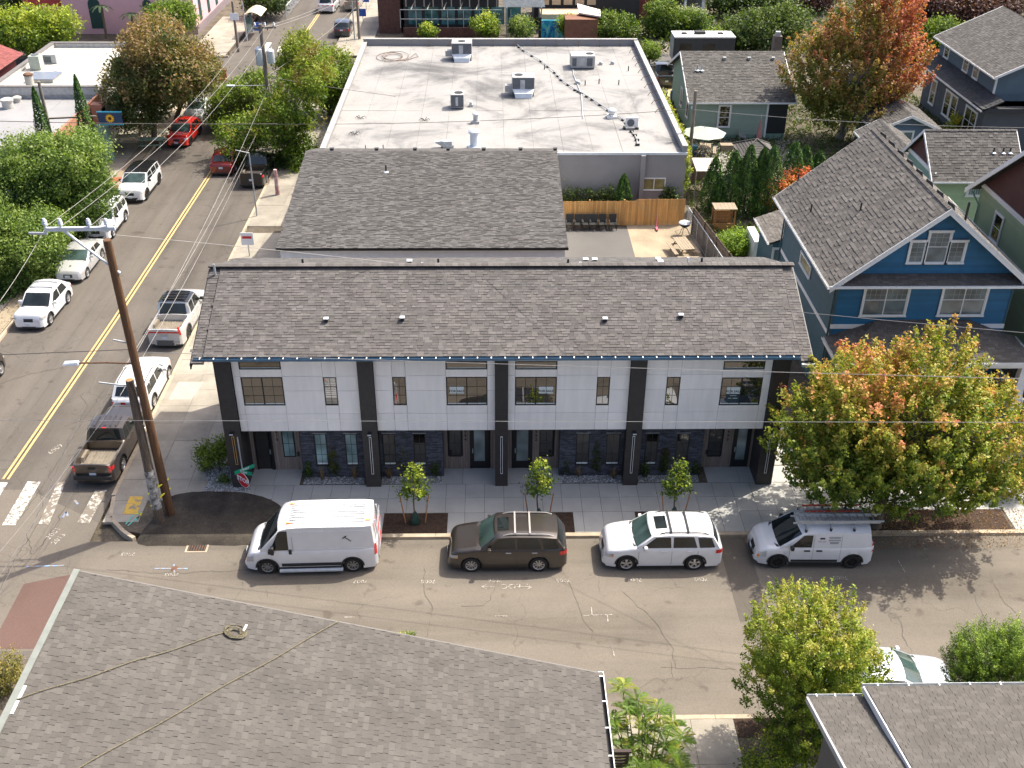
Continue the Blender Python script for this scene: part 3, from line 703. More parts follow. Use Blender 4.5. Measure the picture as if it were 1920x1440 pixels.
def gutter(root, a, b, w=.11, h=.11, mat=None, hangers=0, hm=None, out=(0, -1, 0), name='gutter'):
 """open trough from a to b, out = side away from the wall"""
 a = np.array(a, float); b = np.array(b, float); o = np.array(out, float); up = np.array((0, 0, 1.)); mb = MB()
 def seg(c0, c1, t0, t1):
  mb.hexa([a+o*c0+up*t0, b+o*c0+up*t0, b+o*c1+up*t0, a+o*c1+up*t0, a+o*c0+up*t1, b+o*c0+up*t1, b+o*c1+up*t1, a+o*c1+up*t1])
 seg(0, w, -h, -h+.012); seg(0, .012, -h+.012, 0); seg(w-.012, w, -h+.012, .004)
 g = mb.build(name, mat or blue_flash, root)
 if hangers:
  for i in range(hangers):
   c = a+(b-a)*(i+.5)/hangers; q = MB(); q.box(c[0]-.018, c[1]-.0, c[2]-.004, c[0]+.018, c[1]+.0, c[2]+.01) if False else None
   d = (b-a)/np.linalg.norm(b-a)*.02
   q.hexa([c-d-up*.004, c+d-up*.004, c+d+o*w-up*.004, c-d+o*w-up*.004, c-d+up*.012, c+d+up*.012, c+d+o*(w+.01)+up*.012, c-d+o*(w+.01)+up*.012])
   q.build('gutter_hanger', hm or galv_light, g)
 return g
def gable_wall(P, a0, a1, z0, pitch, apex_z, d0, d1, mb):
 m = (a0+a1)/2; zz = apex_z
 A = [P.p(a0, z0, d0), P.p(a1, z0, d0), P.p(m, zz, d0)]; off = P.n*(d1-d0); mb.prism(A, off)
# ------------------------------------------------------------------ the row of four town houses
th = thing('townhouse_row', 'long modern townhouse row with white panels, black piers and brown-grey shingle roof', 'building', (.4, 42.5, 0))
YP, YW, YB, YD, YK = 38.5, 38.70, 39.28, 39.88, 46.9
XL, XR = GY(397.5, 675, YP)[0], GY(1485, 672, YP)[0]
PF = Plane((0, 0, 0), (1, 0, 0), (0, -1, 0))
def fx_(u, v, y): return GY(u, v, y)[0]
def fz_(u, v, y): return GY(u, v, y)[2]
ZT = 6.62; ZB = fz_(700, 807.5, YW)
mb = MB(); mb.box(XL+.05, YW+.14, ZB+.05, XR-.05, YK, 7.15); mb.box(XL+.05, YD+.12, -.1, XR-.05, YK, ZB+.2); mb.build('wall', M('side_siding', (.20, .165, .14), .7, .1, 3), th)
piers = [(397.5, 429), (667.5, 697.5), (928, 953), (1185, 1215), (1453, 1485)]
PX = [(fx_(a, 675, YP), fx_(b, 675, YP)) for a, b in piers]
soff = MB(); soff.box(XL+.1, YW+.02, ZB-.012, XR-.1, YD+.15, ZB+.05); soff.build('soffit', black_siding, th)
for i, (a, b) in enumerate(PX):
 m = MB(); m.box(a+.02, YP+.02, -.1, b-.02, YW+.3 if 0 < i < 4 else YD+.2, 7.0); m.build('pier', black_metal, th)
 e = .125; k = int(6.72/e)
 P = Plane((0, YP+.02, 0), (1, 0, 0), (0, -1, 0)); siding(th, P, a, b, 0, 6.72, 6.72/k, black_siding, thick=.02)
 if i in (0, 4):
  for xs_, sgn in ((b-.02, 1), (a+.02, -1)):
   Q = Plane((xs_, YP, 0), (0, 1, 0), (sgn, 0, 0)); siding(th, Q, .02, YD-YP+.1, 0, ZB, e*1.5, black_siding, stuff=True)
 if i in (1, 2, 3):
  m = MB()
  m.box(a+.02, YW+.3, -.1, b-.02, YB+.3, ZB); m.build('pier_return', black_siding, th)
for xx, s in ((XL+.03, -1), (XR-.03, 1)):
 Q = Plane((xx, YP+.15, 0), (0, 1, 0), (s, 0, 0))
 siding(th, Q, 0, YK-YP-.15, -.05, 7.1, .18, MATS['side_siding'], stuff=True)
def band(v): return fz_(700, v, YW)
rows_z = [ZB, band(775.5), band(732.5), band(705), 6.95]
Wn = {
 0: [('L', (450.5, 707.5), (535.5, 760)), ('T', (446, 677.5), (526, 692.5)), ('S', (605, 707.5), (635, 760))],
 1: [('S', (735, 707), (763, 759.5)), ('L', (836, 707), (914, 759.5)), ('T', (835, 677.5), (914, 692.5))],
 2: [('L', (966, 707), (1042.5, 759.5)), ('T', (967, 677.5), (1045.5, 692.5)), ('S', (1120, 707), (1141, 759.5))],
 3: [('S', (1251, 707), (1271, 759.5)), ('L', (1354, 708), (1423, 759.5)), ('T', (1356, 677.5), (1435, 692.5))]}
PW = Plane((0, YW, 0), (1, 0, 0), (0, -1, 0))
pan = MB()
def panel(a0, a1, z0, z1):
 if a1-a0 < .04 or z1-z0 < .03: return
 m = MB(); m.r = R.random(); g = .007
 PW.box(m, a0+g, a1-g, z0+g, z1-g, -.02, 0.0); m.build('wall_panel', white_panel, th)
for i in range(4):
 x0, x1 = PX[i][1], PX[i+1][0]; L = MB(); PW.box(L, x0, x1, ZB, 6.95, -.16, -.075); L.build('panel_backing', M('panel_joint', (.30, .31, .32), .8, .05) if 'panel_joint' not in MATS else MATS['panel_joint'], th)
 Wd = {}
 for k, tl, br in Wn[i]:
  a = fx_(tl[0], tl[1], YW); b = fx_(br[0], br[1], YW); Wd[k] = [a, b, fz_(br[0], br[1], YW), fz_(tl[0], tl[1], YW)]
 Wd['T'][0] = Wd['L'][0]; Wd['T'][1] = Wd['L'][1]
 js = sorted([x0, x1, Wd['L'][0], Wd['L'][1], Wd['S'][0], Wd['S'][1]])
 for c in range(5):
  a, b = js[c], js[c+1]; m_ = (a+b)/2
  if Wd['L'][0] < m_ < Wd['L'][1]:
   l = Wd['L']; t_ = Wd['T']
   for z0, z1 in ((rows_z[0], rows_z[1]), (rows_z[1], l[2]), (l[3], t_[2]), (t_[3], 6.95)): panel(a, b, z0, z1)
  elif Wd['S'][0] < m_ < Wd['S'][1]:
   s_ = Wd['S']
   for z0, z1 in ((rows_z[0], rows_z[1]), (rows_z[1], s_[2]), (s_[3], 6.95)): panel(a, b, z0, z1)
  else:
   for j in range(4): panel(a, b, rows_z[j], rows_z[j+1])
 Pr = Plane((0, YW+.045, 0), (1, 0, 0), (0, -1, 0))
 l = Wd['L']; w = window(th, Pr, l[0], l[1], l[2], l[3], .045, sash=2, mun=(2, 3), depth=.05)
 m = MB(); Pr.box(m, l[0]+.05, l[1]-.05, l[2]+.05, l[2]+.10, .018, .024); m.build('inner_sill', paper_m, w)
 t_ = Wd['T']; w2 = window(th, Pr, t_[0], t_[1], t_[2], t_[3], .045, depth=.05)
 m = MB(); Pr.box(m, t_[0]+.05, t_[1]-.05, t_[2]+.045, t_[2]+.08, .018, .024); m.build('inner_sill', paper_m, w2)
 s_ = Wd['S']; window(th, Pr, s_[0], s_[1], s_[2], s_[3], .04, mun=(2, 3), depth=.05)
 if i > 0:
  a = {1: l[0]+.14, 2: l[1]-1.02 if False else l[1]-.14-.62, 3: l[0]+.28}[i]; zt = l[2]+(l[3]-l[2])*.66
  pr = MB(); Pr.box(pr, a, a+.62, zt-.36, zt, .019, .023); po = pr.build('poster', paper_m, w, label='pale notice taped inside the window with one bold line')
  lettering('FOR SALE', .15, (a+.31, YW+.045-.0245, zt-.24), (pi/2, 0, 0), ink, po, bold=.004, extrude=.001)
  if i == 3:
   pr = MB(); Pr.box(pr, a, a+.60, zt-.80, zt-.37, .019, .0235); pr.build('poster_foot', poster_navy, w)
   pr = MB(); Pr.box(pr, a+.1, a+.24, zt-.60, zt-.57, .0236, .025); Pr.box(pr, a+.3, a+.5, zt-.60, zt-.57, .0236, .025); Pr.box(pr, a+.15, a+.45, zt-.46, zt-.44, .0236, .025); pr.build('print', paper_m, w)
BR = [((561, 809), (668, 809)), ((706, 809), (829, 809)), ((1051, 809), (1185, 809)), ((1208, 809), (1321, 809))]
TB = [((430, 809), (561, 809)), ((829, 809), (928, 809)), ((953, 809), (1051, 809)), ((1321, 809), (1453, 809))]
PB = Plane((0, YB, 0), (1, 0, 0), (0, -1, 0)); PD = Plane((0, YD, 0), (1, 0, 0), (0, -1, 0))
BW = [[((587.5, 813), (617, 872)), ((645, 813), (673, 872))], [((716, 813), (744, 872)), ((774, 813), (800, 872))], [((1081, 812.5), (1103, 871)), ((1138, 812.5), (1159.5, 871))], [((1212, 812.5), (1230, 871)), ((1270, 812.5), (1287.5, 871))]]
TWn = [((527, 800), (555.5, 856)), ((841, 800), (865.5, 855.5)), ((1012, 800), (1036, 855.5)), ((1331, 800), (1349, 855.5))]
DR = [((474, 800), (517.5, 876)), ((880.5, 800), (917, 875)), ((961, 800), (997.5, 875)), ((1377, 800), (1399, 874.5))]
for i in range(4):
 bl = PX[i][1] if i in (1, 3) else None
 x0 = fx_(*BR[i][0], YB) if i in (0, 2) else PX[i][1]-.05
 x1 = PX[i+1][0]+.05 if i in (0, 2) else fx_(*BR[i][1], YB)
 m = MB(); m.box(x0, YB+.03, -.1, x1, YD+.3, ZB); m.build('brick_backing', underlay, th)
 ops = []
 for tl, br in BW[i]:
  a, b = fx_(tl[0], tl[1], YB), fx_(br[0], br[1], YB); z1, z0 = fz_(tl[0], tl[1], YB), fz_(br[0], br[1], YB); ops.append((a, b, z0, z1))
  Pr = Plane((0, YB+.03, 0), (1, 0, 0), (0, -1, 0))
  window(th, Pr, a, b, z0, z1, .04, sash=1, mun=(2, 3), depth=.05, gmat=glass('shaded_glass', (.16, .24, .24), 1.6, .08) if i == 0 and 'shaded_glass' not in MATS else (MATS['shaded_glass'] if i == 0 else win_glass_dark))
  m = MB(); m.box(a-.03, YB-.012, z1+.004, b+.03, YB+.03, z1+.03); m.build('lintel_flashing', galv, th)
  m = MB(); Pr.box(m, a+.05, b-.05, z0+.045, z0+.13, .0185, .022); m.build('inner_sill', paper_m, th)
 big = MB(); bh = .068; bl_ = .24; nr = int((ZB+.1)/bh)
 for j in range(nr):
  z0 = -.05+j*bh; x = x0-(bl_/2 if j % 2 else 0)
  while x < x1:
   a, b = max(x, x0), min(x+bl_-.008, x1); x += bl_
   if b-a < .02: continue
   if any(b > o[0] and a < o[1] and z0+bh > o[2] and z0 < o[3] for o in ops):
    for o in ops:
     if b > o[0] and a < o[1]:
      if a < o[0]: b = o[0]
      elif b > o[1]: a = o[1]
      else: a = b
    if b-a < .02: continue
   big.r = R.random(); d = rr(0, .008); big.box(a, YB-d, z0, b, YB+.03, min(z0+bh-.008, ZB-.01))
 big.build('brickwork', brick_dark, th, kind='stuff')
 xs_ = x1 if i in (1, 3) else x0
 big = MB()
 for j in range(nr):
  for q in range(2): big.r = R.random(); big.box(xs_-.012, YB+.005+q*.3, -.05+j*bh, xs_+.012, YB+.29+q*.3, min(-.05+j*bh+.06, ZB-.01))
 big.build('brickwork', brick_dark, th, kind='stuff')
 t0 = PX[0][1]-.05 if i == 0 else (fx_(*TB[i][0], YD) if i in (1, 3) else PX[i][1]-.02)
 t1 = fx_(*TB[i][1], YD) if i in (0, 2) else (PX[i+1][0]+.02 if i == 1 else PX[4][0]+.05)
 tl, br = TWn[i]; wa, wb = fx_(tl[0], 809, YD), fx_(br[0], br[1], YD); wz0 = fz_(br[0], br[1], YD); wz1 = ZB-.06
 tl, br = DR[i]; da, db = fx_(tl[0], 809, YD), fx_(br[0], br[1], YD); dz1 = ZB-.10
 if i == 3: wa, wb = fx_(1331, 808, YD), fx_(1349, 855.5, YD)+.02; da, db = fx_(1377, 808, YD), fx_(1399, 874.5, YD)+.02
 m = MB(); m.box(t0, YD+.03, -.1, t1, YD+.2, ZB); m.build('timber_backing', underlay, th)
 x = t0
 while x < t1-.03:
  w_ = min(.115, t1-x); mid = x+w_/2
  for z0, z1 in ([(0, ZB)] if not (wa-.03 < mid < wb+.03 or da-.03 < mid < db+.03) else ([(0, wz0), (wz1, ZB)] if wa-.03 < mid < wb+.03 else [(dz1, ZB)])):
   if z1-z0 < .05: continue
   m = MB(); m.r = R.random(); m.box(x+.004, YD, z0, x+w_-.004, YD+.03, z1); m.build('plank', wood_plank, th)
  x += .115
 Pt = Plane((0, YD+.02, 0), (1, 0, 0), (0, -1, 0))
 window(th, Pt, wa, wb, wz0, wz1, .035, mun=(2, 3), depth=.05, gmat=MATS['shaded_glass'] if i == 0 else win_glass_dark)
 fr = MB(); f = .06; Pt.box(fr, da, da+f, .02, dz1, 0, .06); Pt.box(fr, db-f, db, .02, dz1, 0, .06); Pt.box(fr, da+f, db-f, dz1-f, dz1, 0, .06)
 if i == 0:
  fr.build('door_frame', black_metal, th)
  m = MB(); m.box(da+f, YD+.9, 0, db-f, YD+.95, dz1); m.build('hall_wall', M('hall_wall', (.35, .37, .36), .8, .1), th)
  m = MB(); m.box(da+f, YD, -.02, db-f, YD+.9, .012); m.build('hall_floor', M('hall_floor', (.5, .47, .42), .5, .1), th)
  h = db-da-2*f; c, s_ = cos(radians(62)), sin(radians(62)); Dp = Plane((da+f+.02, YD-.03, 0), (c, -s_*-1, 0), (s_, c*-1, 0))
  Dp = Plane((db-f, YD-.04, 0), (-cos(radians(38)), sin(radians(38)), 0), (-sin(radians(38)), -cos(radians(38)), 0))
  h = h*1.0; q0, q1 = 0, h
 else: fr.build('door_frame', black_metal, th); Dp = Pt; q0, q1 = da+f, db-f
 d = MB(); st = .13; Dp.box(d, q0, q0+st, .03, dz1-f, .0, .045); Dp.box(d, q1-st, q1, .03, dz1-f, .0, .045); Dp.box(d, q0+st, q1-st, .03, .42, 0, .045); Dp.box(d, q0+st, q1-st, dz1-f-st, dz1-f, 0, .045)
 do = d.build('door', black_metal, th)
 g = MB(); Dp.box(g, q0+st, q1-st, .42, dz1-f-st, .005, .03); g.build('door_glass', door_glass_m, do)
 g = MB(); Dp.box(g, q0+.05, q0+.09, .9, 1.15, .045, .09); g.build('handle', steel, do)
 nx = {0: (db+wa)/2, 1: (wb+da)/2, 2: (db+wa)/2, 3: (wb+da)/2}[i]
 for j, ch in enumerate({0: '810', 1: '994', 2: '992', 3: '990'}[i]):
  zc = fz_({0: 517, 1: 872, 2: 1005, 3: 1364}[i], 812+j*7.2-2.2, YD)
  lettering(ch, .20, (nx, YD-.004, zc), (pi/2, 0, 0), black_metal, th, 'house_number', .006, .004)
 bx = {0: (wb+.12), 1: (wa+.08), 2: (wb-.12), 3: wa-.02}[i]
 m = MB(); m.box(bx-.05, YD-.07, .78, bx+.05, YD, .98); m.build('outlet_box', plastic_black, th)
for i, (u, v0, v1) in enumerate(((440, 819, 870), (693, 820, 888), (940.5, 819, 887), (1187, 818, 886), (1441, 818, 886))):
 z1, z0 = fz_(u, v0, YP), fz_(u, v1, YP); x = [(a+b)/2 for a, b in PX][i]
 m = MB(); Pp = Plane((0, YP, 0), (1, 0, 0), (0, -1, 0))
 Pp.box(m, x-.05, x-.036, z0, z1, .0, .035); Pp.box(m, x+.036, x+.05, z0, z1, .0, .035); Pp.box(m, x-.05, x+.05, z1, z1+.016, 0, .035); Pp.box(m, x-.05, x+.05, z0-.016, z0, 0, .035)
 w = m.build('strip_light', M('amber_strip', (.72, .42, .12), .5, .1) if i == 0 else sign_white, th)
 m = MB(); Pp.box(m, x-.036, x+.036, z0, z1, 0, .02); m.build('diffuser', plastic_black, w)
 if i != 2:
  m = MB(); zc = z1+.22; m.hexa([(x-.09, YP-.16, zc-.02), (x+.09, YP-.16, zc-.02), (x+.07, YP, zc-.10), (x-.07, YP, zc-.10), (x-.09, YP-.20, zc+.06), (x+.09, YP-.20, zc+.06), (x+.07, YP, zc+.05), (x-.07, YP, zc+.05)])
  c = m.build('camera_light', plastic_black, th); m = MB(); m.box(x-.08, YP-.215, zc-.01, x+.08, YP-.2, zc+.05); m.build('lens', galv_light, c)
PIT = radians(22.4); EY, EZ = 37.92, 7.16; RY = 42.56; RZT = EZ+(RY-EY)*tan(PIT); BY, BZ = 47.4, 7.22
x0, x1 = -12.42, 13.32
roof = MB(); roof.box(x0+.35, EY+.1, EZ-.22, x1-.35, BY-.1, EZ-.10); roof.build('eave_board', black_metal, th)
roof_plane(th, (x0+.52, EY, EZ), (1, 0, 0), (0, cos(PIT), sin(PIT)), x1-x0-1.04, (RY-EY)/cos(PIT)-.06, shingle_main, npiece=300)
for xa in (x0, x1-.52):
 dz = -.07; roof_plane(th, (xa, EY-.22, EZ+dz-.22*tan(PIT)), (1, 0, 0), (0, cos(PIT), sin(PIT)), .52, (RY-EY+.22)/cos(PIT)-.02, shingle_main, npiece=0, stuff_name='rake_shingles')
PB2 = atan2(RZT-BZ, BY-RY)
roof_plane(th, (x1, BY, BZ), (-1, 0, 0), (0, -cos(PB2), sin(PB2)), x1-x0, (BY-RY)/cos(PB2)-.03, shingle_rear, npiece=120)
for xa, s in ((x0+.52, -1), (x1-.52, 1)):
 m = MB(); m.prism([(xa, EY, EZ-.09), (xa, RY, RZT-.09), (xa, RY, RZT+.02), (xa, EY, EZ+.02)], (s*.03, 0, 0)); m.build('step_flashing', shingle_main, th)
for xa, s in ((x0, -1), (x1, 1)):
 m = MB(); m.prism([(xa, EY-.22, EZ-.45), (xa, RY, RZT-.35), (xa, BY, BZ-.22), (xa, BY, BZ+.0), (xa, RY, RZT-.10), (xa, EY-.22, EZ-.22)], (s*.05, 0, 0)); m.build('barge_board', black_metal, th)
m = MB(); m.bar((x0-.03, RY, RZT+.045), (x1+.03, RY, RZT+.045), .34, .05); m.build('ridge_vent', black_metal, th)
ridge_caps(th, (x0-.03, RY, RZT+.10), (x1+.03, RY, RZT+.10), shingle_main, w=.17, step=.26, drop=.03)
gutter(th, (x0+.52-.45, EY, EZ-.03), (x1-.52-.0, EY, EZ-.03), .13, .12, M('gutter_blue', (.05, .13, .21), .4, .2, 3, spec=.8), hangers=44, hm=sign_white)
m = MB(); m.box(x1-.5, EY-.38, EZ-.36, x1+.04, EY-.25, EZ-.24); m.build('gutter', galv, th)
for u, v in ((612, 603), (754.5, 601), (1134.5, 603), (1276.5, 596)):
 y = EY
 while y < RY:
  z = EZ+(y-EY)*tan(PIT)
  if proj((GY(u, v, y)[0], y, z))[1] <= v: break
  y += .02
 box_vent(th, (GY(u, v, y)[0], y, z+.05), .17)
def on_back(u, v):
 y = RY
 while y < BY:
  z = RZT-(y-RY)*tan(PB2); p = GY(u, v, y)
  if p[2] <= z: return (p[0], y, z)
  y += .02
 return (GY(u, v, BY)[0], BY, BZ)
for u, v, h, mt in ((568, 497, .28, plastic_black), (792, 496, .1, galv_light), (822, 497, .30, plastic_black), (1065, 498, .30, plastic_black), (1088, 496, .12, galv_light), (1289, 496, .35, sign_white), (1315, 497, .35, plastic_black)):
 p = on_back(u, v); pipe_vent(th, p, h, .05, mt, False)
for u, v in ((768, 493), (1098, 490), (1115, 490), (1234, 489), (1238, 494)): box_vent(th, on_back(u, v), .2)
p = on_back(416, 493); pipe_vent(th, (x0+.3, RY-.4, RZT-.2), .5, .05, galv, False, 'plumbing_vent')
# ------------------------------------------------------------------ shingled hall behind the town houses
hall = thing('shingled_hall', 'low white-walled hall with a broad grey shingle roof behind the townhouses', 'building', (-3.8, 60, 0))
hx0, hx1, hy0, hz0, hyr, hzr, hy1, hz1 = -11.86, 4.18, 53.5, 4.99, 65.4, 6.33, 69.3, 5.15
MB().box(hx0+.15, hy0+.3, -.1, hx1-.15, hy1-.15, hz0-.12).build('wall', M('hall_white', (.80, .82, .83), .7, .05), hall)
m = MB(); m.prism([(hx0+.15, hy0+.3, hz0-.15), (hx0+.15, hyr, hzr-.1), (hx0+.15, hy1-.15, hz1-.12)], (hx1-hx0-.3, 0, 0)); m.build('gable', MATS['hall_white'], hall)
a = atan2(hzr-hz0, hyr-hy0)
roof_plane(hall, (hx0, hy0, hz0), (1, 0, 0), (0, cos(a), sin(a)), hx1-hx0, (hyr-hy0)/cos(a), shingle_rear, e=.145, tw=(.22, .32), npiece=300, t=.016)
b = atan2(hzr-hz1, hy1-hyr)
roof_plane(hall, (hx1, hy1, hz1), (-1, 0, 0), (0, -cos(b), sin(b)), hx1-hx0, (hy1-hyr)/cos(b), shingle_rear, npiece=0)
ridge_caps(hall, (hx0, hyr, hzr+.01), (hx1, hyr, hzr+.01), shingle_rear, step=.3, drop=.04)
m = MB(); m.box(hx0-.02, hy0-.04, hz0-.14, hx1+.02, hy0+.0, hz0+.01); m.build('fascia', black_metal, hall)
def on_hall(u, v):
 y = hy0
 while y < hyr:
  z = hz0+(y-hy0)*tan(a)
  if proj((GY(u, v, y)[0], y, z))[1] <= v: break
  y += .03
 return (GY(u, v, y)[0], y, z)
pipe_vent(hall, on_hall(724, 323), .45, .05)
for u in (622, 706, 778, 840, 907, 976, 1041):
 p = GY(u, 284, hyr+.4); box_vent(hall, (p[0], hyr+.5, hzr-.12), .22, mat=plastic_black)
for u in (686, 719): pipe_vent(hall, (GY(u, 278, 69)[0], 68.9, 5.2), .35, .04, galv, False)
# ------------------------------------------------------------------ flat roofed shop block
flat = thing('flat_roof_block', 'large single-storey grey block with pale stained flat roof and parapets', 'building', (.8, 85, 0))
FZ = 5.0; fx0, fx1, fy0, fy1 = -11.68, 13.40, 70.0, 99.3
def membrane_mat():
 m, nt, b = new_mat('membrane'); L = nt.links; v = coords(nt); b.inputs['Roughness'].default_value = .75
 n = N(nt, 'ShaderNodeTexNoise', Scale=.16, Detail=9.0, Roughness=.68); n.inputs['Distortion'].default_value = .6; L.new(v, n.inputs['Vector'])
 r = ramp(nt, [(.33, (.075, .074, .072)), (.42, (.15, .147, .143)), (.50, (.245, .24, .23)), (.68, (.29, .28, .265))]); L.new(n.outputs['Fac'], r.inputs[0])
 n2 = N(nt, 'ShaderNodeTexNoise', Scale=3.5, Detail=6.0, Roughness=.7); L.new(v, n2.inputs['Vector'])
 mr = N(nt, 'ShaderNodeMapRange'); mr.inputs['From Min'].default_value = .3; mr.inputs['From Max'].default_value = .7; mr.inputs['To Min'].default_value = .9; mr.inputs['To Max'].default_value = 1.08; L.new(n2.outputs['Fac'], mr.inputs['Value'])
 mx = N(nt, 'ShaderNodeVectorMath', operation='SCALE'); L.new(r.outputs[0], mx.inputs[0]); L.new(mr.outputs[0], mx.inputs['Scale']); L.new(mx.outputs[0], b.inputs['Base Color']); return m
membrane = membrane_mat()
block_wall = M('block_wall', (.235, .232, .235), .85, .08, .6, fine=.06, fscale=12, bump=.3, bscale=14)
m = MB(); m.box(fx0, fy0, -.1, fx1, fy1, FZ-.55); m.build('wall', block_wall, flat)
seam = M('seam', (.19, .185, .18), .8, .1)
xs_ = np.linspace(fx0+.3, fx1-.3, 13); rzf = FZ-.42
for i in range(12):
 for j, (ya, yb) in enumerate(((fy0+.05, 79.5), (79.52, 89.3), (89.32, fy1-.3))):
  m = MB(); m.box(xs_[i]+.007, ya, rzf-.1, xs_[i+1]-.007, yb, rzf+R.uniform(-.008, .012)); m.build('roof_sheet', membrane, flat)
MB().box(fx0+.28, fy0+.04, rzf-.12, fx1-.28, fy1-.28, rzf-.06).build('roof_deck', seam, flat)
cap = M('parapet_cap', (.33, .32, .31), .6, .15, 1.5)
for x0_, y0_, x1_, y1_, z_ in ((fx0, fy1-.3, fx1, fy1, FZ+.15), (fx1-.3, fy0, fx1, fy1-.3, FZ+.05), (fx0, fy0, fx0+.3, fy1-.3, FZ-.10)):
 m = MB(); m.box(x0_, y0_, FZ-.56, x1_, y1_, z_); m.build('parapet', block_wall, flat)
 L_ = max(x1_-x0_, y1_-y0_); k = int(L_/1.6)
 for i in range(k):
  m = MB()
  if x1_-x0_ > y1_-y0_: m.box(x0_-.03+(x1_-x0_)*i/k+.006, y0_-.04, z_, x0_+(x1_-x0_)*(i+1)/k-.006, y1_+.04, z_+.05)
  else: m.box(x0_-.04, y0_+(y1_-y0_)*i/k+.006, z_, x1_+.04, y0_+(y1_-y0_)*(i+1)/k-.006, z_+.05)
  m.build('coping', cap, flat)
m = MB(); m.box(fx0-.02, fy0-.10, FZ-.52, fx1+.03, fy0-.0, FZ-.36); m.build('edge_gutter', galv_light, flat)
m = MB(); m.box(10.25, fy0-.30, 0, 10.55, fy0-.003, FZ-.52); m.build('downpipe', block_wall, flat)
Pf = Plane((0, fy0, 0), (1, 0, 0), (0, -1, 0))
tl, br = GY(1206, 334, fy0), GY(1246, 356, fy0)
window(flat, Pf, tl[0], br[0], br[2], tl[2], .05, fmat=white_trim, sash=2, gmat=glass('olive_glass', (.16, .15, .07), 1.5, .1), trim=.03)
for i in range(9):
 y = fy0+9+i*2.2; m = MB(); m.tube([(fx1-1.0, y, rzf+.02), (fx1-.85, y, rzf+.25), (fx1-.3, y+.1, FZ-.05)], .025, 5); m.build('parapet_brace', MATS['rust'], flat)
for i in range(10):
 x = fx0+6+i*1.95; m = MB(); m.tube([(x, fy1-.7, rzf+.02), (x, fy1-.6, rzf+.3), (x, fy1-.3, FZ+.0)], .025, 5); m.build('parapet_brace', MATS['rust'], flat)
unit_m = M('unit_m', (.36, .36, .35), .5, .1, 3); unit_dark = M('unit_dark', (.10, .11, .125), .5, .2, 3)
def roof_pt(u, v): return GZ(u, v, rzf+.02)
def hvac(u0, u1, v, h, d, label, fan=.8, front=unit_m, duct=False, group='rooftop air units on the pale flat roof'):
 a_ = roof_pt(u0, v); b_ = roof_pt(u1, v); x0_, x1_, y = a_[0], b_[0], a_[1]; z = rzf+.02
 t = thing('air_unit', label, 'air conditioner', ((x0_+x1_)/2, y, z), group=group)
 lift = .35 if duct else .12
 m = MB(); m.box(x0_, y, z+lift, x1_, y+d, z+lift+h); m.build('casing', unit_m, t, bevel=.03)
 m = MB(); m.box(x0_+.05, y-.015, z+lift+.06, x1_-.05, y+.001, z+lift+h-.05); m.build('front_panel', front, t)
 k = 3
 for i in range(k):
  g = MB(); g.box(x0_+.12+(x1_-x0_-.2)*i/k, y-.03, z+lift+.15, x0_+(x1_-x0_)*(i+.7)/k, y-.016, z+lift+h-.18); g.build('louvre', unit_dark if i != 1 else galv, t)
 m = MB(); cx = x0_+(x1_-x0_)*fan; cy = y+d*.5; r = min(.33, d*.35); m.lathe([(r, 0), (r, .03), (r*.8, .03)], (cx, cy, z+lift+h), 18); m.build('fan_guard', plastic_black, t)
 m = MB(); m.box(x0_+.05, y+.05, z-.02, x1_-.05, y+d-.05, z+lift); m.build('base_frame', unit_dark, t)
 if duct:
  m = MB(); q = .25; m.hexa([(x0_+q, y-.55, z), (x1_-q, y-.55, z), (x1_-q, y-.0, z), (x0_+q, y-.0, z), (x0_+.2, y-.45, z+.35), (x1_-.2, y-.45, z+.35), (x1_-.02, y-.02, z+lift+.25), (x0_+.02, y-.02, z+lift+.25)]); m.build('duct', galv_light, t)
  m = MB(); m.box(x0_-.55, y+.2, z+.3, x0_, y+.8, z+.8); m.build('side_hood', unit_m, t, bevel=.03)
 return t
hvac(847, 885, 114, 1.15, 1.5, 'dark-fronted rooftop air unit nearest the rear parapet', .5, unit_dark, True)
hvac(960, 1002, 181, 1.15, 1.5, 'dark-fronted rooftop air unit in the middle of the flat roof', .3, unit_dark, True)
hvac(1070, 1115, 130, 1.0, 1.6, 'broad pale rooftop air unit with fan near the rear right corner', .8, unit_m)
t = hvac(845, 870, 205, 1.0, 1.1, 'upright box air unit with dark louvred front left of centre', .6, unit_dark)
p = roof_pt(1184, 241); t = thing('condenser', 'small white split condenser on black feet near the front edge', 'air conditioner', tuple(p))
m = MB(); m.box(p[0]-.45, p[1]-.16, p[2]+.12, p[0]+.45, p[1]+.18, p[2]+.85); m.build('casing', white_trim, t, bevel=.03)
m = MB(); m.lathe([(.27, -.02), (.27, 0), (.2, .0)], (p[0]-.1, p[1]-.165, p[2]+.48), 16, 'y'); m.build('fan_grille', unit_dark, t)
m = MB(); m.box(p[0]-.6, p[1]-.25, p[2], p[0]-.45, p[1]+.25, p[2]+.12); m.box(p[0]+.3, p[1]-.25, p[2], p[0]+.5, p[1]+.25, p[2]+.12); m.build('foot', plastic_black, t)
def stack(u, v, r, h, label, mat=galv, cap_=1.35, square=False):
 p = roof_pt(u, v); t = thing('exhaust_vent', label, 'roof vent', tuple(p), group='vents and stacks standing on the flat roof')
 m = MB(); m.box(p[0]-r*1.5, p[1]-r*1.5, p[2]-.02, p[0]+r*1.5, p[1]+r*1.5, p[2]+.16); m.build('curb', unit_dark if square else mat, t)
 m = MB(); m.lathe([(r, .16), (r, h)], tuple(p), 14); m.build('stack', mat, t, smooth=40)
 m = MB(); m.lathe([(r*cap_, h), (r*cap_*1.05, h+r*.5), (r*cap_*.7, h+r*.9)], tuple(p), 14); m.build('vent_cap', galv_light, t, smooth=40); return t
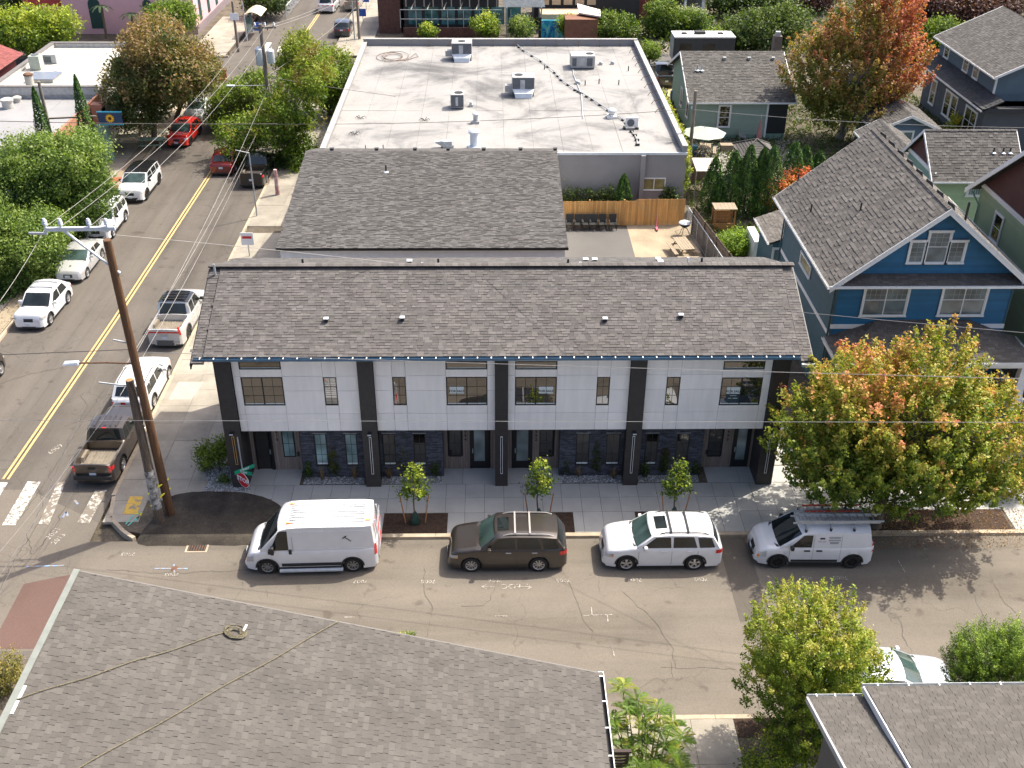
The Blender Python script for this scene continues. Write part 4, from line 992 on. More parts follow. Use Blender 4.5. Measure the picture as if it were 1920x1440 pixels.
stack(889, 277, .28, 1.05, 'tall round exhaust stack at the front edge of the flat roof', galv_light)
stack(892, 230, .18, .6, 'short turbine vent halfway up the flat roof left of centre')
stack(1147, 220, .24, .45, 'squat round white vent near the split condenser', white_trim)
stack(883, 199, .10, .3, 'thin little vent beside the upright air unit')
for u, v in ((1126, 121), (1148, 120)): stack(u, v, .10, .2, 'small low vent right beside the broad air unit' if u < 1130 else 'outer small low vent right of the broad air unit')
for u, v, lb in ((1083, 157, 'low square vent joined to the pale pipe'),): stack(u, v, .14, .18, lb)
for u, v in ((1097, 160), (1123, 157), (1160, 159), (1178, 133), (1021, 130)):
 p = roof_pt(u, v); m = MB(); m.lathe([(.045, 0), (.045, .40), (.03, .40)], tuple(p), 8); solo(m, 'vent_pipe', plastic_black, {1097: 'leftmost of the three black pipes in a row behind the split condenser', 1123: 'middle of the three black pipes in a row on the flat roof', 1160: 'rightmost of the three black pipes in a row on the flat roof', 1178: 'lone black pipe near the right parapet of the flat roof', 1021: 'lone black pipe between the conduit and the broad air unit'}[u], 'vent pipe', tuple(p), 'thin black vent pipes on the flat roof')
p = roof_pt(839, 277); t = thing('wedge_vent', 'blue-grey wedge shaped vent hood at the front roof edge', 'roof vent', tuple(p))
m = MB(); m.box(p[0]-.32, p[1]-.2, p[2], p[0]+.32, p[1]+.25, p[2]+.5); m.prism([(p[0]-.32, p[1]-.1, p[2]+.5), (p[0]-.9, p[1]-.1, p[2]+.42), (p[0]-.32, p[1]-.1, p[2]+.1)], (0, .3, 0)); m.build('hood', galv, t)
m = MB(); m.box(p[0]-.42, p[1]-.3, p[2]-.0, p[0]+.42, p[1]+.3, p[2]+.06); m.build('curb', plastic_black, t)
for u, v in ((676, 222), (796, 226), (665, 252)):
 p = roof_pt(u, v); m = MB()
 for k in range(6): m.tube([(p[0], p[1], p[2]), (p[0]+.3*cos(k), p[1]+.2*sin(k), p[2]+rr(.06, .22)), (p[0]+.42*cos(k+.4), p[1]+.3*sin(k+.4), p[2]+.03)], .02, 4)
 solo(m, 'roof_drain', plastic_black, {676: 'dark wire roof drain guard nearest the street trees', 796: 'dark wire roof drain guard left of the upright air unit', 665: 'dark wire roof drain guard near the front left corner'}[u], 'roof drain', tuple(p), 'wire drain guards on the flat roof')
pts = [roof_pt(u, v) for u, v in ((965, 75), (966, 83), (981, 96), (1014, 116), (1040, 137), (1052, 151), (1078, 170), (1090, 176), (1110, 188), (1140, 208), (1168, 226), (1180, 239))]
t = thing('roof_conduit', 'long grey conduit on black blocks crossing the flat roof diagonally', 'conduit', tuple(pts[5]))
m = MB(); m.tube([(q[0], q[1], q[2]+.12) for q in pts], .035, 6); m.build('pipe', galv, t)
for i in range(len(pts)-1):
 for f in (.0, .5):
  q = pts[i]+(pts[i+1]-pts[i])*f; m = MB(); m.box(q[0]-.13, q[1]-.09, q[2], q[0]+.13, q[1]+.09, q[2]+.1); m.build('support_block', plastic_black, t)
pts = [roof_pt(u, v) for u, v in ((1184, 248), (1190, 255), (1194, 264), (1195, 273))]
t = thing('roof_conduit', 'short black-clipped conduit from the split condenser to the front edge', 'conduit', tuple(pts[1]))
m = MB(); m.tube([(q[0], q[1], q[2]+.08) for q in pts], .05, 6); m.build('pipe', unit_m, t)
for q in pts: m = MB(); m.box(q[0]-.16, q[1]-.05, q[2], q[0]+.16, q[1]+.05, q[2]+.14); m.build('support_block', plastic_black, t)
c = roof_pt(733, 108); m = MB(); P_ = []
for i in range(70):
 a_ = i*.36; r = 1.0+.35*sin(i*.21); P_.append((c[0]+r*cos(a_)*1.0+(i/70)*.5, c[1]+r*sin(a_)*1.3, c[2]+.03+.002*i))
P_ += [(c[0]+2.1, c[1]+1.4, c[2]+.04), (c[0]+2.4, c[1]+.2, c[2]+.04), (c[0]+1.2, c[1]-1.2, c[2]+.03)]
m.tube(P_, .022, 4); solo(m, 'cable_coil', MATS['rust'], 'loose brown cable coil lying on the rear left of the flat roof', 'cable', tuple(c))
for pix in (((600, 237), (800, 235), (1010, 232), (1320, 205)),): pass
m = MB(); P_ = [roof_pt(u, v) for u, v in ((1074, 131), (1076, 143), (1083, 160), (1090, 178), (1093, 222))]; m.tube([(q[0], q[1], q[2]+.05) for q in P_], .03, 5)
solo(m, 'roof_pipe', galv_light, 'pale gas pipe running forward from the broad air unit', 'pipe', tuple(P_[0]))
# ------------------------------------------------------------------ the blue gabled house
bh = thing('blue_house', 'blue gabled house with white trim and a grey shingle roof beside the townhouses', 'house', (21, 50, 0))
blue_side = M('blue_side', (.040, .10, .13), .65, .12, 2, rndv=.05)
blue_front = M('blue_front', (.012, .12, .24), .6, .1, 1.5, rndv=.10)
wx0, wx1, wyf, wyb = 16.72, 25.30, 45.8, 56.0
ez, rz_, yF, yB2, ex0, ex1 = 6.75, 10.72, 45.05, 56.6, 16.08, 25.9
mx_ = (ex0+ex1)/2; pt = atan2(rz_-ez, mx_-ex0)
m = MB(); m.box(wx0, wyf, -.1, wx1, wyb, ez+.2); m.build('wall', blue_side, bh)
m = MB(); m.prism([(wx0, wyf+.0, ez+.2), (wx1, wyf, ez+.2), (mx_, wyf, rz_-.15-(0))], (0, wyb-wyf, 0)); m.build('attic', blue_side, bh)
for s, xa in ((1, ex0), (-1, ex1)):
 if s == 1: roof_plane(bh, (xa, yF, ez), (0, 1, 0), (cos(pt), 0, sin(pt)), yB2-yF, (mx_-ex0)/cos(pt), shingle_blue, e=.16, grid=.30, npiece=300, t=.014) if False else roof_plane(bh, (xa, yB2, ez), (0, -1, 0), (cos(pt), 0, sin(pt)), yB2-yF, (mx_-ex0)/cos(pt), shingle_blue, e=.20, grid=.32, npiece=300, t=.016)
 else: roof_plane(bh, (xa, yF, ez), (0, 1, 0), (-cos(pt), 0, sin(pt)), yB2-yF, (mx_-ex0)/cos(pt), shingle_blue, e=.20, grid=.32, npiece=0)
ridge_caps(bh, (mx_, yF, rz_+.02), (mx_, yB2, rz_+.02), shingle_blue, w=.14, step=.22, drop=.08)
for s, xa in ((1, ex0), (-1, ex1)):
 m = MB(); m.prism([(xa, yF, ez-.30), (xa, yF, ez-.02), (mx_, yF, rz_-.02), (mx_, yF, rz_-.30)], (0, -.05, 0)); m.build('barge_board', white_trim, bh)
 m = MB(); m.prism([(xa, yF-.05, ez-.05), (xa, yF-.05, ez+.03), (mx_, yF-.05, rz_+.03), (mx_, yF-.05, rz_-.05)], (0, -.035, 0)); m.build('rake_trim', white_trim, bh)
 m = MB(); m.prism([(xa, yB2, ez-.25), (xa, yB2, ez), (mx_, yB2, rz_-.02), (mx_, yB2, rz_-.27)], (0, .05, 0)); m.build('barge_board', white_trim, bh)
 gutter(bh, (xa, yF, ez-.02), (xa, yB2, ez-.02), .12, .12, white_trim, out=(-s, 0, 0))
 m = MB(); m.prism([(xa+s*.02, yF+.02, ez-.16), (xa+s*.62, yF+.02, ez-.10), (xa+s*.62, yF+.02, ez+.2)], (0, yB2-yF-.04, 0)); m.build('soffit', white_trim, bh)
for i in range(8):
 y = yB2-1.0-i*1.42; m = MB(); m.hexa([(mx_+.10, y-.17, rz_-.1), (mx_+.42, y-.17, rz_-.34), (mx_+.42, y+.17, rz_-.34), (mx_+.10, y+.17, rz_-.1), (mx_+.10, y-.12, rz_+.13), (mx_+.36, y-.12, rz_-.02), (mx_+.36, y+.12, rz_-.02), (mx_+.10, y+.12, rz_+.13)]); m.build('ridge_vent', plastic_black, bh, bevel=.02)
def on_blue(u, v):
 x = ex0
 while x < mx_:
  z = ez+(x-ex0)*tan(pt); q = GX(u, v, x)
  if q[2] <= z: return (x, q[1], z)
  x += .02
for u, v in ((1496, 340), (1520, 397), (1613, 395)): pipe_vent(bh, on_blue(u, v), .42, .045, flash=False)
pipe_vent(bh, (mx_+1.2, yF+.9, rz_-1.2), 1.15, .06, flash=False, name='flue')
Pg = Plane((0, wyf-.03, 0), (1, 0, 0), (0, -1, 0))
gz0 = GY(1620, 512, wyf)[2]
aw = [(GY(1744, 436, wyf)[0], GY(1767.5+2, 491, wyf)[0], GY(1744, 491, wyf)[2], GY(1744, 434, wyf)[2]), (GY(1709, 452, wyf)[0], GY(1727, 491, wyf)[0], GY(1709, 491, wyf)[2], GY(1709, 452, wyf)[2]), (GY(1782, 452, wyf)[0], GY(1801, 491, wyf)[0], GY(1709, 491, wyf)[2], GY(1709, 452, wyf)[2])]
def tri(z):
 k = (rz_-.32-z)/tan(pt); return (max(wx0, mx_-k), min(wx1, mx_+k))
siding(bh, Pg, wx0, wx1, gz0, rz_-.45, .15, blue_front, skip=[(a_[0]-.1, a_[1]+.1, a_[2]-.1, a_[3]+.1) for a_ in aw], edge=tri)
Pw = Plane((0, wyf-.055, 0), (1, 0, 0), (0, -1, 0))
for k, a_ in enumerate(aw):
 window(bh, Pw, a_[0], a_[1], a_[2], a_[3], .045, fmat=white_trim, gmat=glass('grey_glass', (.10, .125, .13), 1.6, .08) if 'grey_glass' not in MATS else MATS['grey_glass'], trim=.09, head=True, rail=.52 if k == 0 else None, mun=(3, 3) if k == 0 else (2, 4), munmat=MATS.get('muntin_grey') or M('muntin_grey', (.30, .34, .33), .6, .05), upper_mun=(k == 0))
pz1 = gz0-.02; zE = GY(1620, 537, yF)[2]
pa = atan2(pz1-(zE+.05), wyf-.05-yF)
L_ = hypot(pz1-zE-.05, wyf-.05-yF)
roof_plane(bh, (ex0+.35, yF, zE+.05), (1, 0, 0), (0, cos(pa), sin(pa)), ex1-ex0-.7, L_, shingle_porch, e=.15, npiece=40)
m = MB(); m.box(ex0+.3, yF+.02, zE-.12, ex1-.3, wyf, zE-.04); m.build('soffit', white_trim, bh)
gutter(bh, (ex0-.08, yF-.02, zE+.03), (ex1+.08, yF-.02, zE+.03), .11, .11, white_trim, hangers=14)
sz0, sz1 = GY(1548, 607, wyf)[2], zE-.13
pw = []
for (u0, u1) in ((1623, 1692), (1769.5, 1837.5)): pw.append((GY(u0, 545, wyf)[0]-.02, GY(u1, 590, wyf)[0]+.02, GY(1650, 590, wyf)[2], zE-.22))
siding(bh, Pg, wx0, wx1, sz0, sz1, .15, blue_front, skip=[(a_[0]-.1, a_[1]+.1, a_[2]-.1, a_[3]+.3) for a_ in pw])
for a_ in pw: window(bh, Pw, a_[0], a_[1], a_[2], a_[3], .045, fmat=white_trim, gmat=MATS['grey_glass'], trim=.09, head=True, rail=.50, sash=2, mun=(4, 3), munmat=MATS['muntin_grey'], upper_mun=True)
m = MB(); m.box(wx0-.03, wyf-.08, sz0-.24, wx1+.03, wyf, sz0); m.build('band_board', white_trim, bh)
siding(bh, Pg, wx0, wx1, .9, sz0-.26, .15, blue_front, maxp=20)
for xx in (wx0-.02, wx1-.06): m = MB(); m.box(xx, wyf-.075, .2, xx+.08, wyf+.06, sz1); m.build('corner_board', blue_side, bh)
Ps = Plane((wx0, wyf, 0), (0, 1, 0), (-1, 0, 0))
wa_, wb_ = GX(1518, 525, wx0), GX(1504, 484, wx0)
siding(bh, Ps, 0, wyb-wyf, .2, ez+.05, .15, blue_side, stuff=True, thick=.012)
Pss = Plane((wx0-.02, wyf, 0), (0, 1, 0), (-1, 0, 0))
window(bh, Pss, wa_[1]-wyf-.0, wb_[1]-wyf+.1, wa_[2]+.1, wb_[2]+.30, .05, fmat=white_trim, gmat=MATS['olive_glass'], trim=.08)
zb_ = GX(1548, 612, wx0)[2]; m = MB(); Ps.box(m, 0, wyb-wyf, zb_-.22, zb_, 0, .035); m.build('band_board', white_trim, bh)
m = MB(); m.tube([(wx0-.09, wyf+.06, ez-.2), (wx0-.09, wyf+.06, .3)], .045, 6); m.build('downpipe', blue_side, bh)
m = MB(); m.tube([(wx0-.09, wyb-.06, ez-.2), (wx0-.09, wyb-.06, .3)], .045, 6); m.build('downpipe', blue_side, bh)
py0, pze, pzt = 43.2, 3.62, GY(1720, 598, wyf)[2]
ap = atan2(pzt-pze, wyf-py0); Lp = (wyf-py0)/cos(ap); pxa, pxb = wx0-.25, 26.0
def hipf(v): k = v*cos(ap)/1.0*1.0; return (k*.95, pxb-pxa-k*.95)
roof_plane(bh, (pxa, py0, pze), (1, 0, 0), (0, cos(ap), sin(ap)), pxb-pxa, Lp, shingle_porch, e=.16, npiece=200, rowfn=hipf)
for s, xa in ((1, pxa), (-1, pxb)):
 h = (pzt-pze)*.97; run = 2.5; a2 = atan2(h, run)
 def tr(v, s=s): k = v/(run/cos(a2))*(wyf-py0); return (k, wyf-py0) if s == -1 else (0, wyf-py0-k)
 if s == -1: roof_plane(bh, (xa, py0, pze), (0, 1, 0), (-cos(a2), 0, sin(a2)), wyf-py0, run/cos(a2), shingle_porch, e=.16, npiece=0, rowfn=tr)
 else: roof_plane(bh, (xa, wyf, pze), (0, -1, 0), (cos(a2), 0, sin(a2)), wyf-py0, run/cos(a2), shingle_porch, e=.16, npiece=0, rowfn=tr)
m = MB(); m.box(pxa, py0, pze-.32, pxb, py0+.16, pze-.03); m.box(pxa, py0+.16, pze-.32, pxa+.16, wyf, pze-.03); m.box(pxb-.16, py0+.16, pze-.32, pxb, wyf, pze-.03); m.build('beam', white_trim, bh)
m = MB(); m.box(pxa+.1, py0+.1, pze-.36, pxb-.1, wyf, pze-.33); m.build('ceiling', white_trim, bh)
gutter(bh, (pxa-.05, py0-.02, pze+.01), (pxb+.05, py0-.02, pze+.01), .11, .11, white_trim, hangers=12)
gutter(bh, (pxb+.0, py0, pze+.01), (pxb+.0, wyf, pze+.01), .11, .11, white_trim, out=(1, 0, 0)); gutter(bh, (pxa, py0, pze+.01), (pxa, wyf, pze+.01), .11, .11, white_trim, out=(-1, 0, 0))
m = MB(); m.box(pxa+.05, py0+.05, .02, pxb-.05, wyf, .86); m.build('porch_base', blue_side, bh)
m = MB(); m.box(pxa, py0, .86, pxb, wyf, .92); m.build('porch_deck', M('deck_dark', (.06, .055, .05), .8, .2), bh)
for x in (pxa+.35, 19.6, 22.4, pxb-.35):
 m = MB(); q = .26; t_ = .15; y = py0+.32
 m.hexa([(x-q, y-q, .92), (x+q, y-q, .92), (x+q, y+q, .92), (x-q, y+q, .92), (x-t_, y-t_, pze-.32), (x+t_, y-t_, pze-.32), (x+t_, y+t_, pze-.32), (x-t_, y+t_, pze-.32)]); m.build('column', white_trim, bh)
 m = MB(); m.box(x-q-.05, y-q-.05, .92, x+q+.05, y+q+.05, 1.55); m.build('pedestal', white_trim, bh)
for xa, xb in ((pxa+.7, 19.3), (22.7, pxb-.7)):
 m = MB(); m.box(xa, py0+.28, 1.75, xb, py0+.38, 1.83); m.build('handrail', white_trim, bh)
 x = xa+.1
 while x < xb-.05: m = MB(); m.box(x, py0+.31, .95, x+.045, py0+.35, 1.75); m.build('baluster', white_trim, bh); x += .16
m = MB(); m.box(pxb-.38, py0+.7, 1.75, pxb-.28, wyf, 1.83); m.build('handrail', white_trim, bh)
y = py0+.7
while y < wyf: m = MB(); m.box(pxb-.35, y, .95, pxb-.31, y+.045, 1.75); m.build('baluster', white_trim, bh); y += .16
m = MB(); m.box(21.2, wyf-.06, .95, 22.2, wyf-.03, 2.95); m.build('door', white_trim, bh)
wc0, wc1 = GZ(1416, 408, 3.7), GZ(1443, 456, 3.7); wx_, wy0, wy1 = (wc0[0]+wc1[0])/2, wc1[1], wc0[1]
m = MB(); m.box(wx_+.3, wy0+.3, -.1, 18, wy1-.3, 3.6); m.build('rear_wing', blue_side, bh)
roof_plane(bh, (wx_, wy1, 3.7), (0, -1, 0), (cos(.35), 0, sin(.35)), wy1-wy0, 2.2, shingle_blue, e=.2, grid=.32, npiece=0, stuff_name='wing_shingles')
gutter(bh, (wx_, wy0, 3.7), (wx_, wy1, 3.7), .11, .11, white_trim, out=(-1, 0, 0))
Pq = Plane((0, wy0+.3, 0), (1, 0, 0), (0, -1, 0)); window(bh, Pq, wx_+.4, wx_+1.1, 1.7, 3.2, .05, fmat=white_trim, gmat=MATS['grey_glass'], trim=.09, rail=.5)
q = GZ(1412, 478, 1.0); m = MB(); m.box(q[0], q[1], .0, q[0]+.5, q[1]+2.4, 1.9); m.build('rear_stoop', white_trim, bh)
# ------------------------------------------------------------------ foreground roofs
def fore_a():
 t = thing('foreground_house', 'big brown-grey shingle roof across the lower left, gutter down its right edge', 'house', (-4, 16, 0))
 B = GZ(1122, 1262, 6.0); A_ = GY(140, 1070, B[1]); y0 = B[1]; xa, za, xb, zb = A_[0], A_[2], B[0], B[2]
 an = atan2(za-zb, xb-xa); L = hypot(xb-xa, za-zb); y1 = y0-12
 roof_plane(t, (xb, y1, zb), (0, 1, 0), (-cos(an), 0, sin(an)), 12.0, L, shingle_front, e=.143, tw=(.14, .26), npiece=300, t=.011)
 m = MB(); m.box(xa+.6, y1, -.1, xb-.35, y0-.4, zb-.2); m.build('wall', M('fore_wall', (.13, .12, .11), .7, .1), t)
 m = MB(); m.prism([(xa+.6, y0-.4, zb-.2), (xb-.35, y0-.4, zb-.2), (xa+.6, y0-.4, za-.2)], (0, y1-y0+.4, 0)); m.build('gable', MATS['fore_wall'], t)
 m = MB(); m.prism([(xa, y0+.01, za-.22), (xb, y0+.01, zb-.22), (xb, y0+.01, zb-.005), (xa, y0+.01, za-.005)], (0, .045, 0)); m.build('barge_board', MATS['fore_wall'], t)
 m = MB(); s = .30; m.prism([(xa-.02, y0+.03, za+.02), (xa+s*.45*cos(an), y0+.03, za+.03-s*.45*sin(an)), (xa+s*.45*cos(an), y0+.03, za+.05-s*.45*sin(an)), (xa-.02, y0+.03, za+.05), (xa-.14, y0+.03, za-.16), (xa-.12, y0+.03, za-.16)], (0, -12, 0)); m.build('ridge_flashing', M('flash_grey', (.15, .165, .15), .6, .15), t)
 gutter(t, (xb+.0, y1, zb-.01), (xb, y0+.02, zb-.01), .13, .13, M('gutter_dark', (.02, .018, .016), .6, .2), out=(1, 0, 0))
 m = MB(); m.box(xb+.13, y1, zb-.12, xb+.155, y0+.03, zb+.01); m.build('gutter_lip', white_trim, t)
 m = MB(); m.box(xb-.01, y0+.03, zb-.02, xb+.155, y0+.055, zb+.01); m.build('gutter_end', white_trim, t)
 for i in range(13): m = MB(); y = y0-.12-i*.93; m.box(xb+.01, y-.02, zb-.005, xb+.14, y+.02, zb+.012); m.build('gutter_hanger', white_trim, t)
 def on(u, v):
  x = xa
  best = None
  while x < xb:
   z = za-(x-xa)*tan(an); q = GX(u, v, x) if abs(ray(u, v)[0]) > .02 else None
   if q is not None and q[1] > 0:
    e = abs(q[2]-z)
    if best is None or e < best[0]: best = (e, x, q[1], z)
   x += .02
  return np.array(best[1:])
 rope = M('rope', (.16, .14, .085), .8, .5, 30)
 a_, b_ = on(33, 1312), on(425, 1188); n = np.array((sin(an), 0, cos(an)))*.04
 def rope_line(a_, b_, label, k=14):
  m = MB(); m.tube([a_+(b_-a_)*i/k+n+np.array((0, .03*sin(i*1.1), .0)) for i in range(k+1)], .014, 5); solo(m, 'safety_rope', rope, label, 'rope', tuple(a_))
 rope_line(a_, b_, 'rope lying across the foreground roof from white bracket to coil')
 c0, c1 = on(155, 1440), on(634, 1167); rope_line(c0+(c0-c1)*.05, c1, 'second rope crossing the foreground roof below the coiled one')
 c_ = on(441, 1187); m = MB(); P = []
 for i in range(110):
  a2 = i*.55; r = .10+.17*abs(sin(i*.13)); P.append(c_+n+np.array((r*cos(a2)*1.1, r*sin(a2)*.9, .02+.05*((i*7) % 5)/5-r*cos(a2)*sin(an))))
 m.tube(P, .012, 4); solo(m, 'rope_coil', rope, 'tangled coil of rope with carabiners on the foreground roof', 'rope coil', tuple(c_))
 t2 = thing('roof_anchor', 'white metal roof anchor bracket near the foreground roof ridge', 'anchor bracket', tuple(a_))
 for s in (1, -1):
  q = a_+n*.4; d = np.array((0, 1.0, 0)) ; m = MB(); m.bar(q+d*s*.03, q+d*s*.42, .10, .02); m.build('bracket_plate', white_trim, t2)
 fn = MB(); q = c_+np.array((.2, .18, .03)); fn.bar(q-np.array((.0, .12, 0)), q+np.array((.05, .1, .02)), .05, .03); solo(fn, 'carabiner', sign_white, 'pale metal clip at the end of the coiled rope', 'clip', tuple(q))
 g = thing('garden_gate', 'small dark slatted gate under the foreground gutter', 'gate', (*GZ(1148, 1420, 1.2)[:2], 0)); q = GZ(1154, 1412, 1.7)
 m = MB(); m.box(q[0]-.5, q[1]-.04, 0, q[0]-.42, q[1]+.04, 1.75); m.box(q[0]+.35, q[1]-.04, 0, q[0]+.43, q[1]+.04, 1.75); m.box(q[0]-.55, q[1]-.06, 1.75, q[0]+.5, q[1]+.06, 1.82); m.build('frame', M('gate_brown', (.035, .022, .018), .7, .2), g)
 for i in range(11): m = MB(); m.box(q[0]-.42, q[1]-.015, .2+i*.14, q[0]+.35, q[1]+.015, .28+i*.14); m.build('slat', MATS['gate_brown'], g)
fore_a()
def fore_b():
 t = thing('corner_house', 'brown-grey shingle roof at the lower right with raised section and metal gutters', 'house', (13, 17, 0))
 z0 = 5.2
 A_ = GZ(1515, 1307, z0); B_ = GZ(1622, 1287, z0+.35); an = radians(17)
 yA, yB_ = A_[1], B_[1]; xA, xB = A_[0], B_[0]
 roof_plane(t, (xB+2.6, yA, z0), (-1, 0, 0), (0, -cos(an), sin(an)), xB+2.6-xA, 9.5, shingle_front, e=.143, tw=(.14, .26), npiece=90, t=.011, rowfn=lambda v: (0, xB+2.6-xA))
 roof_plane(t, (xB+9, yB_, z0+.35), (-1, 0, 0), (0, -cos(an*.80), sin(an*.80)), 9, 9.5, shingle_front, e=.143, tw=(.14, .26), npiece=260, t=.011)
 m = MB(); m.prism([(xB, yB_, z0+.12), (xB, yB_, z0+.33), (xB, yB_-9, z0+.33+9*tan(an*.8)), (xB, yB_-9, z0-.6+9*tan(an))], (-.05, 0, 0)); m.build('step_board', white_trim, t)
 gutter(t, (xA, yA, z0-.01), (xB-.0, yA, z0-.01), .12, .12, galv, out=(0, 1, 0), hangers=3)
 gutter(t, (xB-.06, yB_, z0+.34), (xB+9, yB_, z0+.34), .12, .12, galv, out=(0, 1, 0), hangers=10)
 m = MB(); m.prism([(xA, yA, z0-.16), (xA, yA, z0+.02), (xA, yA-9.5*cos(an), z0+.02+9.5*sin(an)), (xA, yA-9.5*cos(an), z0-.2+9.5*sin(an))], (-.06, 0, 0)); m.build('barge_board', galv, t)
 m = MB(); m.box(xA+.5, yA-9, -.1, xB+9, yA-.5, z0-.1); m.build('wall', MATS['fore_wall'], t)
 c = MB()
 for k in range(9): c.m = 0
fore_b()
# ------------------------------------------------------------------ other houses, farther off
def simple_gable(t, x0, x1, y0, y1, ez, pitch, wall, roof, over=.4, axis='x', e=.2, np_=0, base=-.1, trim=None, grid=None, boards=None):
 """box house with gable roof; ridge along axis"""
 trim = trim or white_trim
 m = MB(); m.box(x0, y0, base, x1, y1, ez); m.build('wall', wall, t)
 if axis == 'x':
  ym = (y0+y1)/2; h = (y1-y0)/2+over; rz = ez+h*tan(pitch)-over*tan(pitch); e0 = ez-over*tan(pitch)
  m = MB(); m.prism([(x0, y0, ez), (x0, y1, ez), (x0, ym, rz-.1)], (x1-x0, 0, 0)); m.build('gable', wall, t)
  L = h/cos(pitch)
  roof_plane(t, (x0-over, y0-over, e0+.05), (1, 0, 0), (0, cos(pitch), sin(pitch)), x1-x0+2*over, L, roof, e=e, npiece=np_, grid=grid, tw=(.22, .34), t=.016)
  roof_plane(t, (x1+over, y1+over, e0+.05), (-1, 0, 0), (0, -cos(pitch), sin(pitch)), x1-x0+2*over, L, roof, e=e*1.4, npiece=0, t=.016)
  for xx, s in ((x0-over, -1), (x1+over, 1)):
   for sy, yy in ((1, y0-over), (-1, y1+over)):
    m = MB(); m.prism([(xx, yy, e0-.17), (xx, yy, e0+.05), (xx, ym, rz+.05), (xx, ym, rz-.17)], (s*.05, 0, 0)); m.build('barge_board', trim, t)
  gutter(t, (x0-over, y0-over, e0+.03), (x1+over, y0-over, e0+.03), .11, .11, trim)
  ridge_caps(t, (x0-over, ym, rz+.06), (x1+over, ym, rz+.06), roof, step=.35, parts=False)
  return ym, rz
 else:
  xm = (x0+x1)/2; h = (x1-x0)/2+over; e0 = ez-over*tan(pitch); rz = e0+h*tan(pitch); L = h/cos(pitch)
  m = MB(); m.prism([(x0, y0, ez), (x1, y0, ez), (xm, y0, rz-.1)], (0, y1-y0, 0)); m.build('gable', wall, t)
  roof_plane(t, (x0-over, y1+over, e0+.05), (0, -1, 0), (cos(pitch), 0, sin(pitch)), y1-y0+2*over, L, roof, e=e, npiece=np_, grid=grid, tw=(.22, .34), t=.016)
  roof_plane(t, (x1+over, y0-over, e0+.05), (0, 1, 0), (-cos(pitch), 0, sin(pitch)), y1-y0+2*over, L, roof, e=e*1.4, npiece=0, t=.016)
  for yy, s in ((y0-over, -1), (y1+over, 1)):
   for xx in (x0-over, x1+over):
    m = MB(); m.prism([(xx, yy, e0-.17), (xx, yy, e0+.05), (xm, yy, rz+.05), (xm, yy, rz-.17)], (0, s*.05, 0)); m.build('barge_board', trim, t)
  gutter(t, (x0-over, y0-over, e0+.03), (x0-over, y1+over, e0+.03), .11, .11, trim, out=(-1, 0, 0))
  ridge_caps(t, (xm, y0-over, rz+.06), (xm, y1+over, rz+.06), roof, step=.35, parts=False)
  return xm, rz
lg = M('light_green', (.36, .46, .28), .7, .06, 1, rndv=.05); sage = M('sage', (.20, .31, .25), .7, .08, 1, rndv=.05); maroon = M('maroon', (.085, .03, .028), .75, .15, 2)
g1 = thing('green_house', 'pale green house with wide grey-brown roof and three pipe vents', 'house', (30, 64, 0))
ym, rz2 = simple_gable(g1, 27.5, 32.6, 62.0, 66.9, 5.95, radians(40), lg, shingle_grey, over=.35, np_=150, e=.18)
siding(g1, Plane((0, 61.98, 0), (1, 0, 0), (0, -1, 0)), 27.5, 32.6, .2, 5.65, .16, lg, thick=.02)
siding(g1, Plane((27.48, 62, 0), (0, 1, 0), (-1, 0, 0)), 0, 4.9, .2, 5.8, .18, sage, stuff=True, thick=.02)
m = MB(); m.prism([(27.46, 62.1, 6.0), (27.46, 66.8, 6.0), (27.46, 64.45, rz2-.25)], (-.03, 0, 0)); m.build('gable_shingles', maroon, g1)
m = MB(); m.box(27.36, 62, 5.85, 27.46, 66.9, 6.1); m.build('band_board', white_trim, g1)
Pq = Plane((0, 61.95, 0), (1, 0, 0), (0, -1, 0)); p0, p1 = GY(1816, 342, 61.95), GY(1838, 366, 61.95)
window(g1, Pq, p0[0]+.1, p1[0]+.1, p1[2], p0[2], .05, fmat=white_trim, gmat=MATS['grey_glass'], trim=.12, head=True, mun=(6, 1), munmat=blind_m)
window(g1, Pq, 27.7, 29.5, 1.6, 2.9, .05, fmat=white_trim, gmat=MATS['grey_glass'], trim=.12)
Ps = Plane((27.45, 62, 0), (0, 1, 0), (-1, 0, 0))
for a_ in (1.3, 3.4): window(g1, Ps, a_, a_+.8, 3.6, 4.8, .05, fmat=white_trim, gmat=win_glass_dark, trim=.1)
for u, v in ((1861, 293), (1879, 292), (1892, 292)):
 p = GY(u, v, 63.2); pipe_vent(g1, (p[0], 63.2, 5.66+(63.2-61.65)*tan(radians(40))), .35, .05)
g3 = thing('grey_cottage', 'small grey-roofed cottage wing half hidden behind the blue house ridge', 'house', (27, 72, 0))
simple_gable(g3, 27.3, 30.0, 69.0, 76.0, 4.2, radians(28), sage, shingle_grey, over=.35, axis='y')
pipe_vent(g3, (27.8, 71.5, 4.6), .4, .05, flash=False)
slate = M('slate_blue', (.10, .145, .20), .7, .1, 1, rndv=.06)
g4 = thing('blue_grey_shed', 'small slate-blue clapboard shed with white sliding window and pale roof edge', 'shed', (34, 83, 0))
simple_gable(g4, 30.6, 35.2, 81.4, 86.5, 2.7, radians(24), slate, shingle_grey, over=.45, axis='y')
siding(g4, Plane((0, 81.38, 0), (1, 0, 0), (0, -1, 0)), 30.6, 35.2, .1, 2.7, .22, slate, thick=.03)
window(g4, Plane((0, 81.34, 0), (1, 0, 0), (0, -1, 0)), 31.9, 33.4, 1.05, 2.35, .06, fmat=white_trim, gmat=MATS['grey_glass'], trim=.08, sash=2)
g2 = thing('sage_house', 'tall sage-green clapboard house with maroon gable at the right edge', 'house', (32, 50, 0))
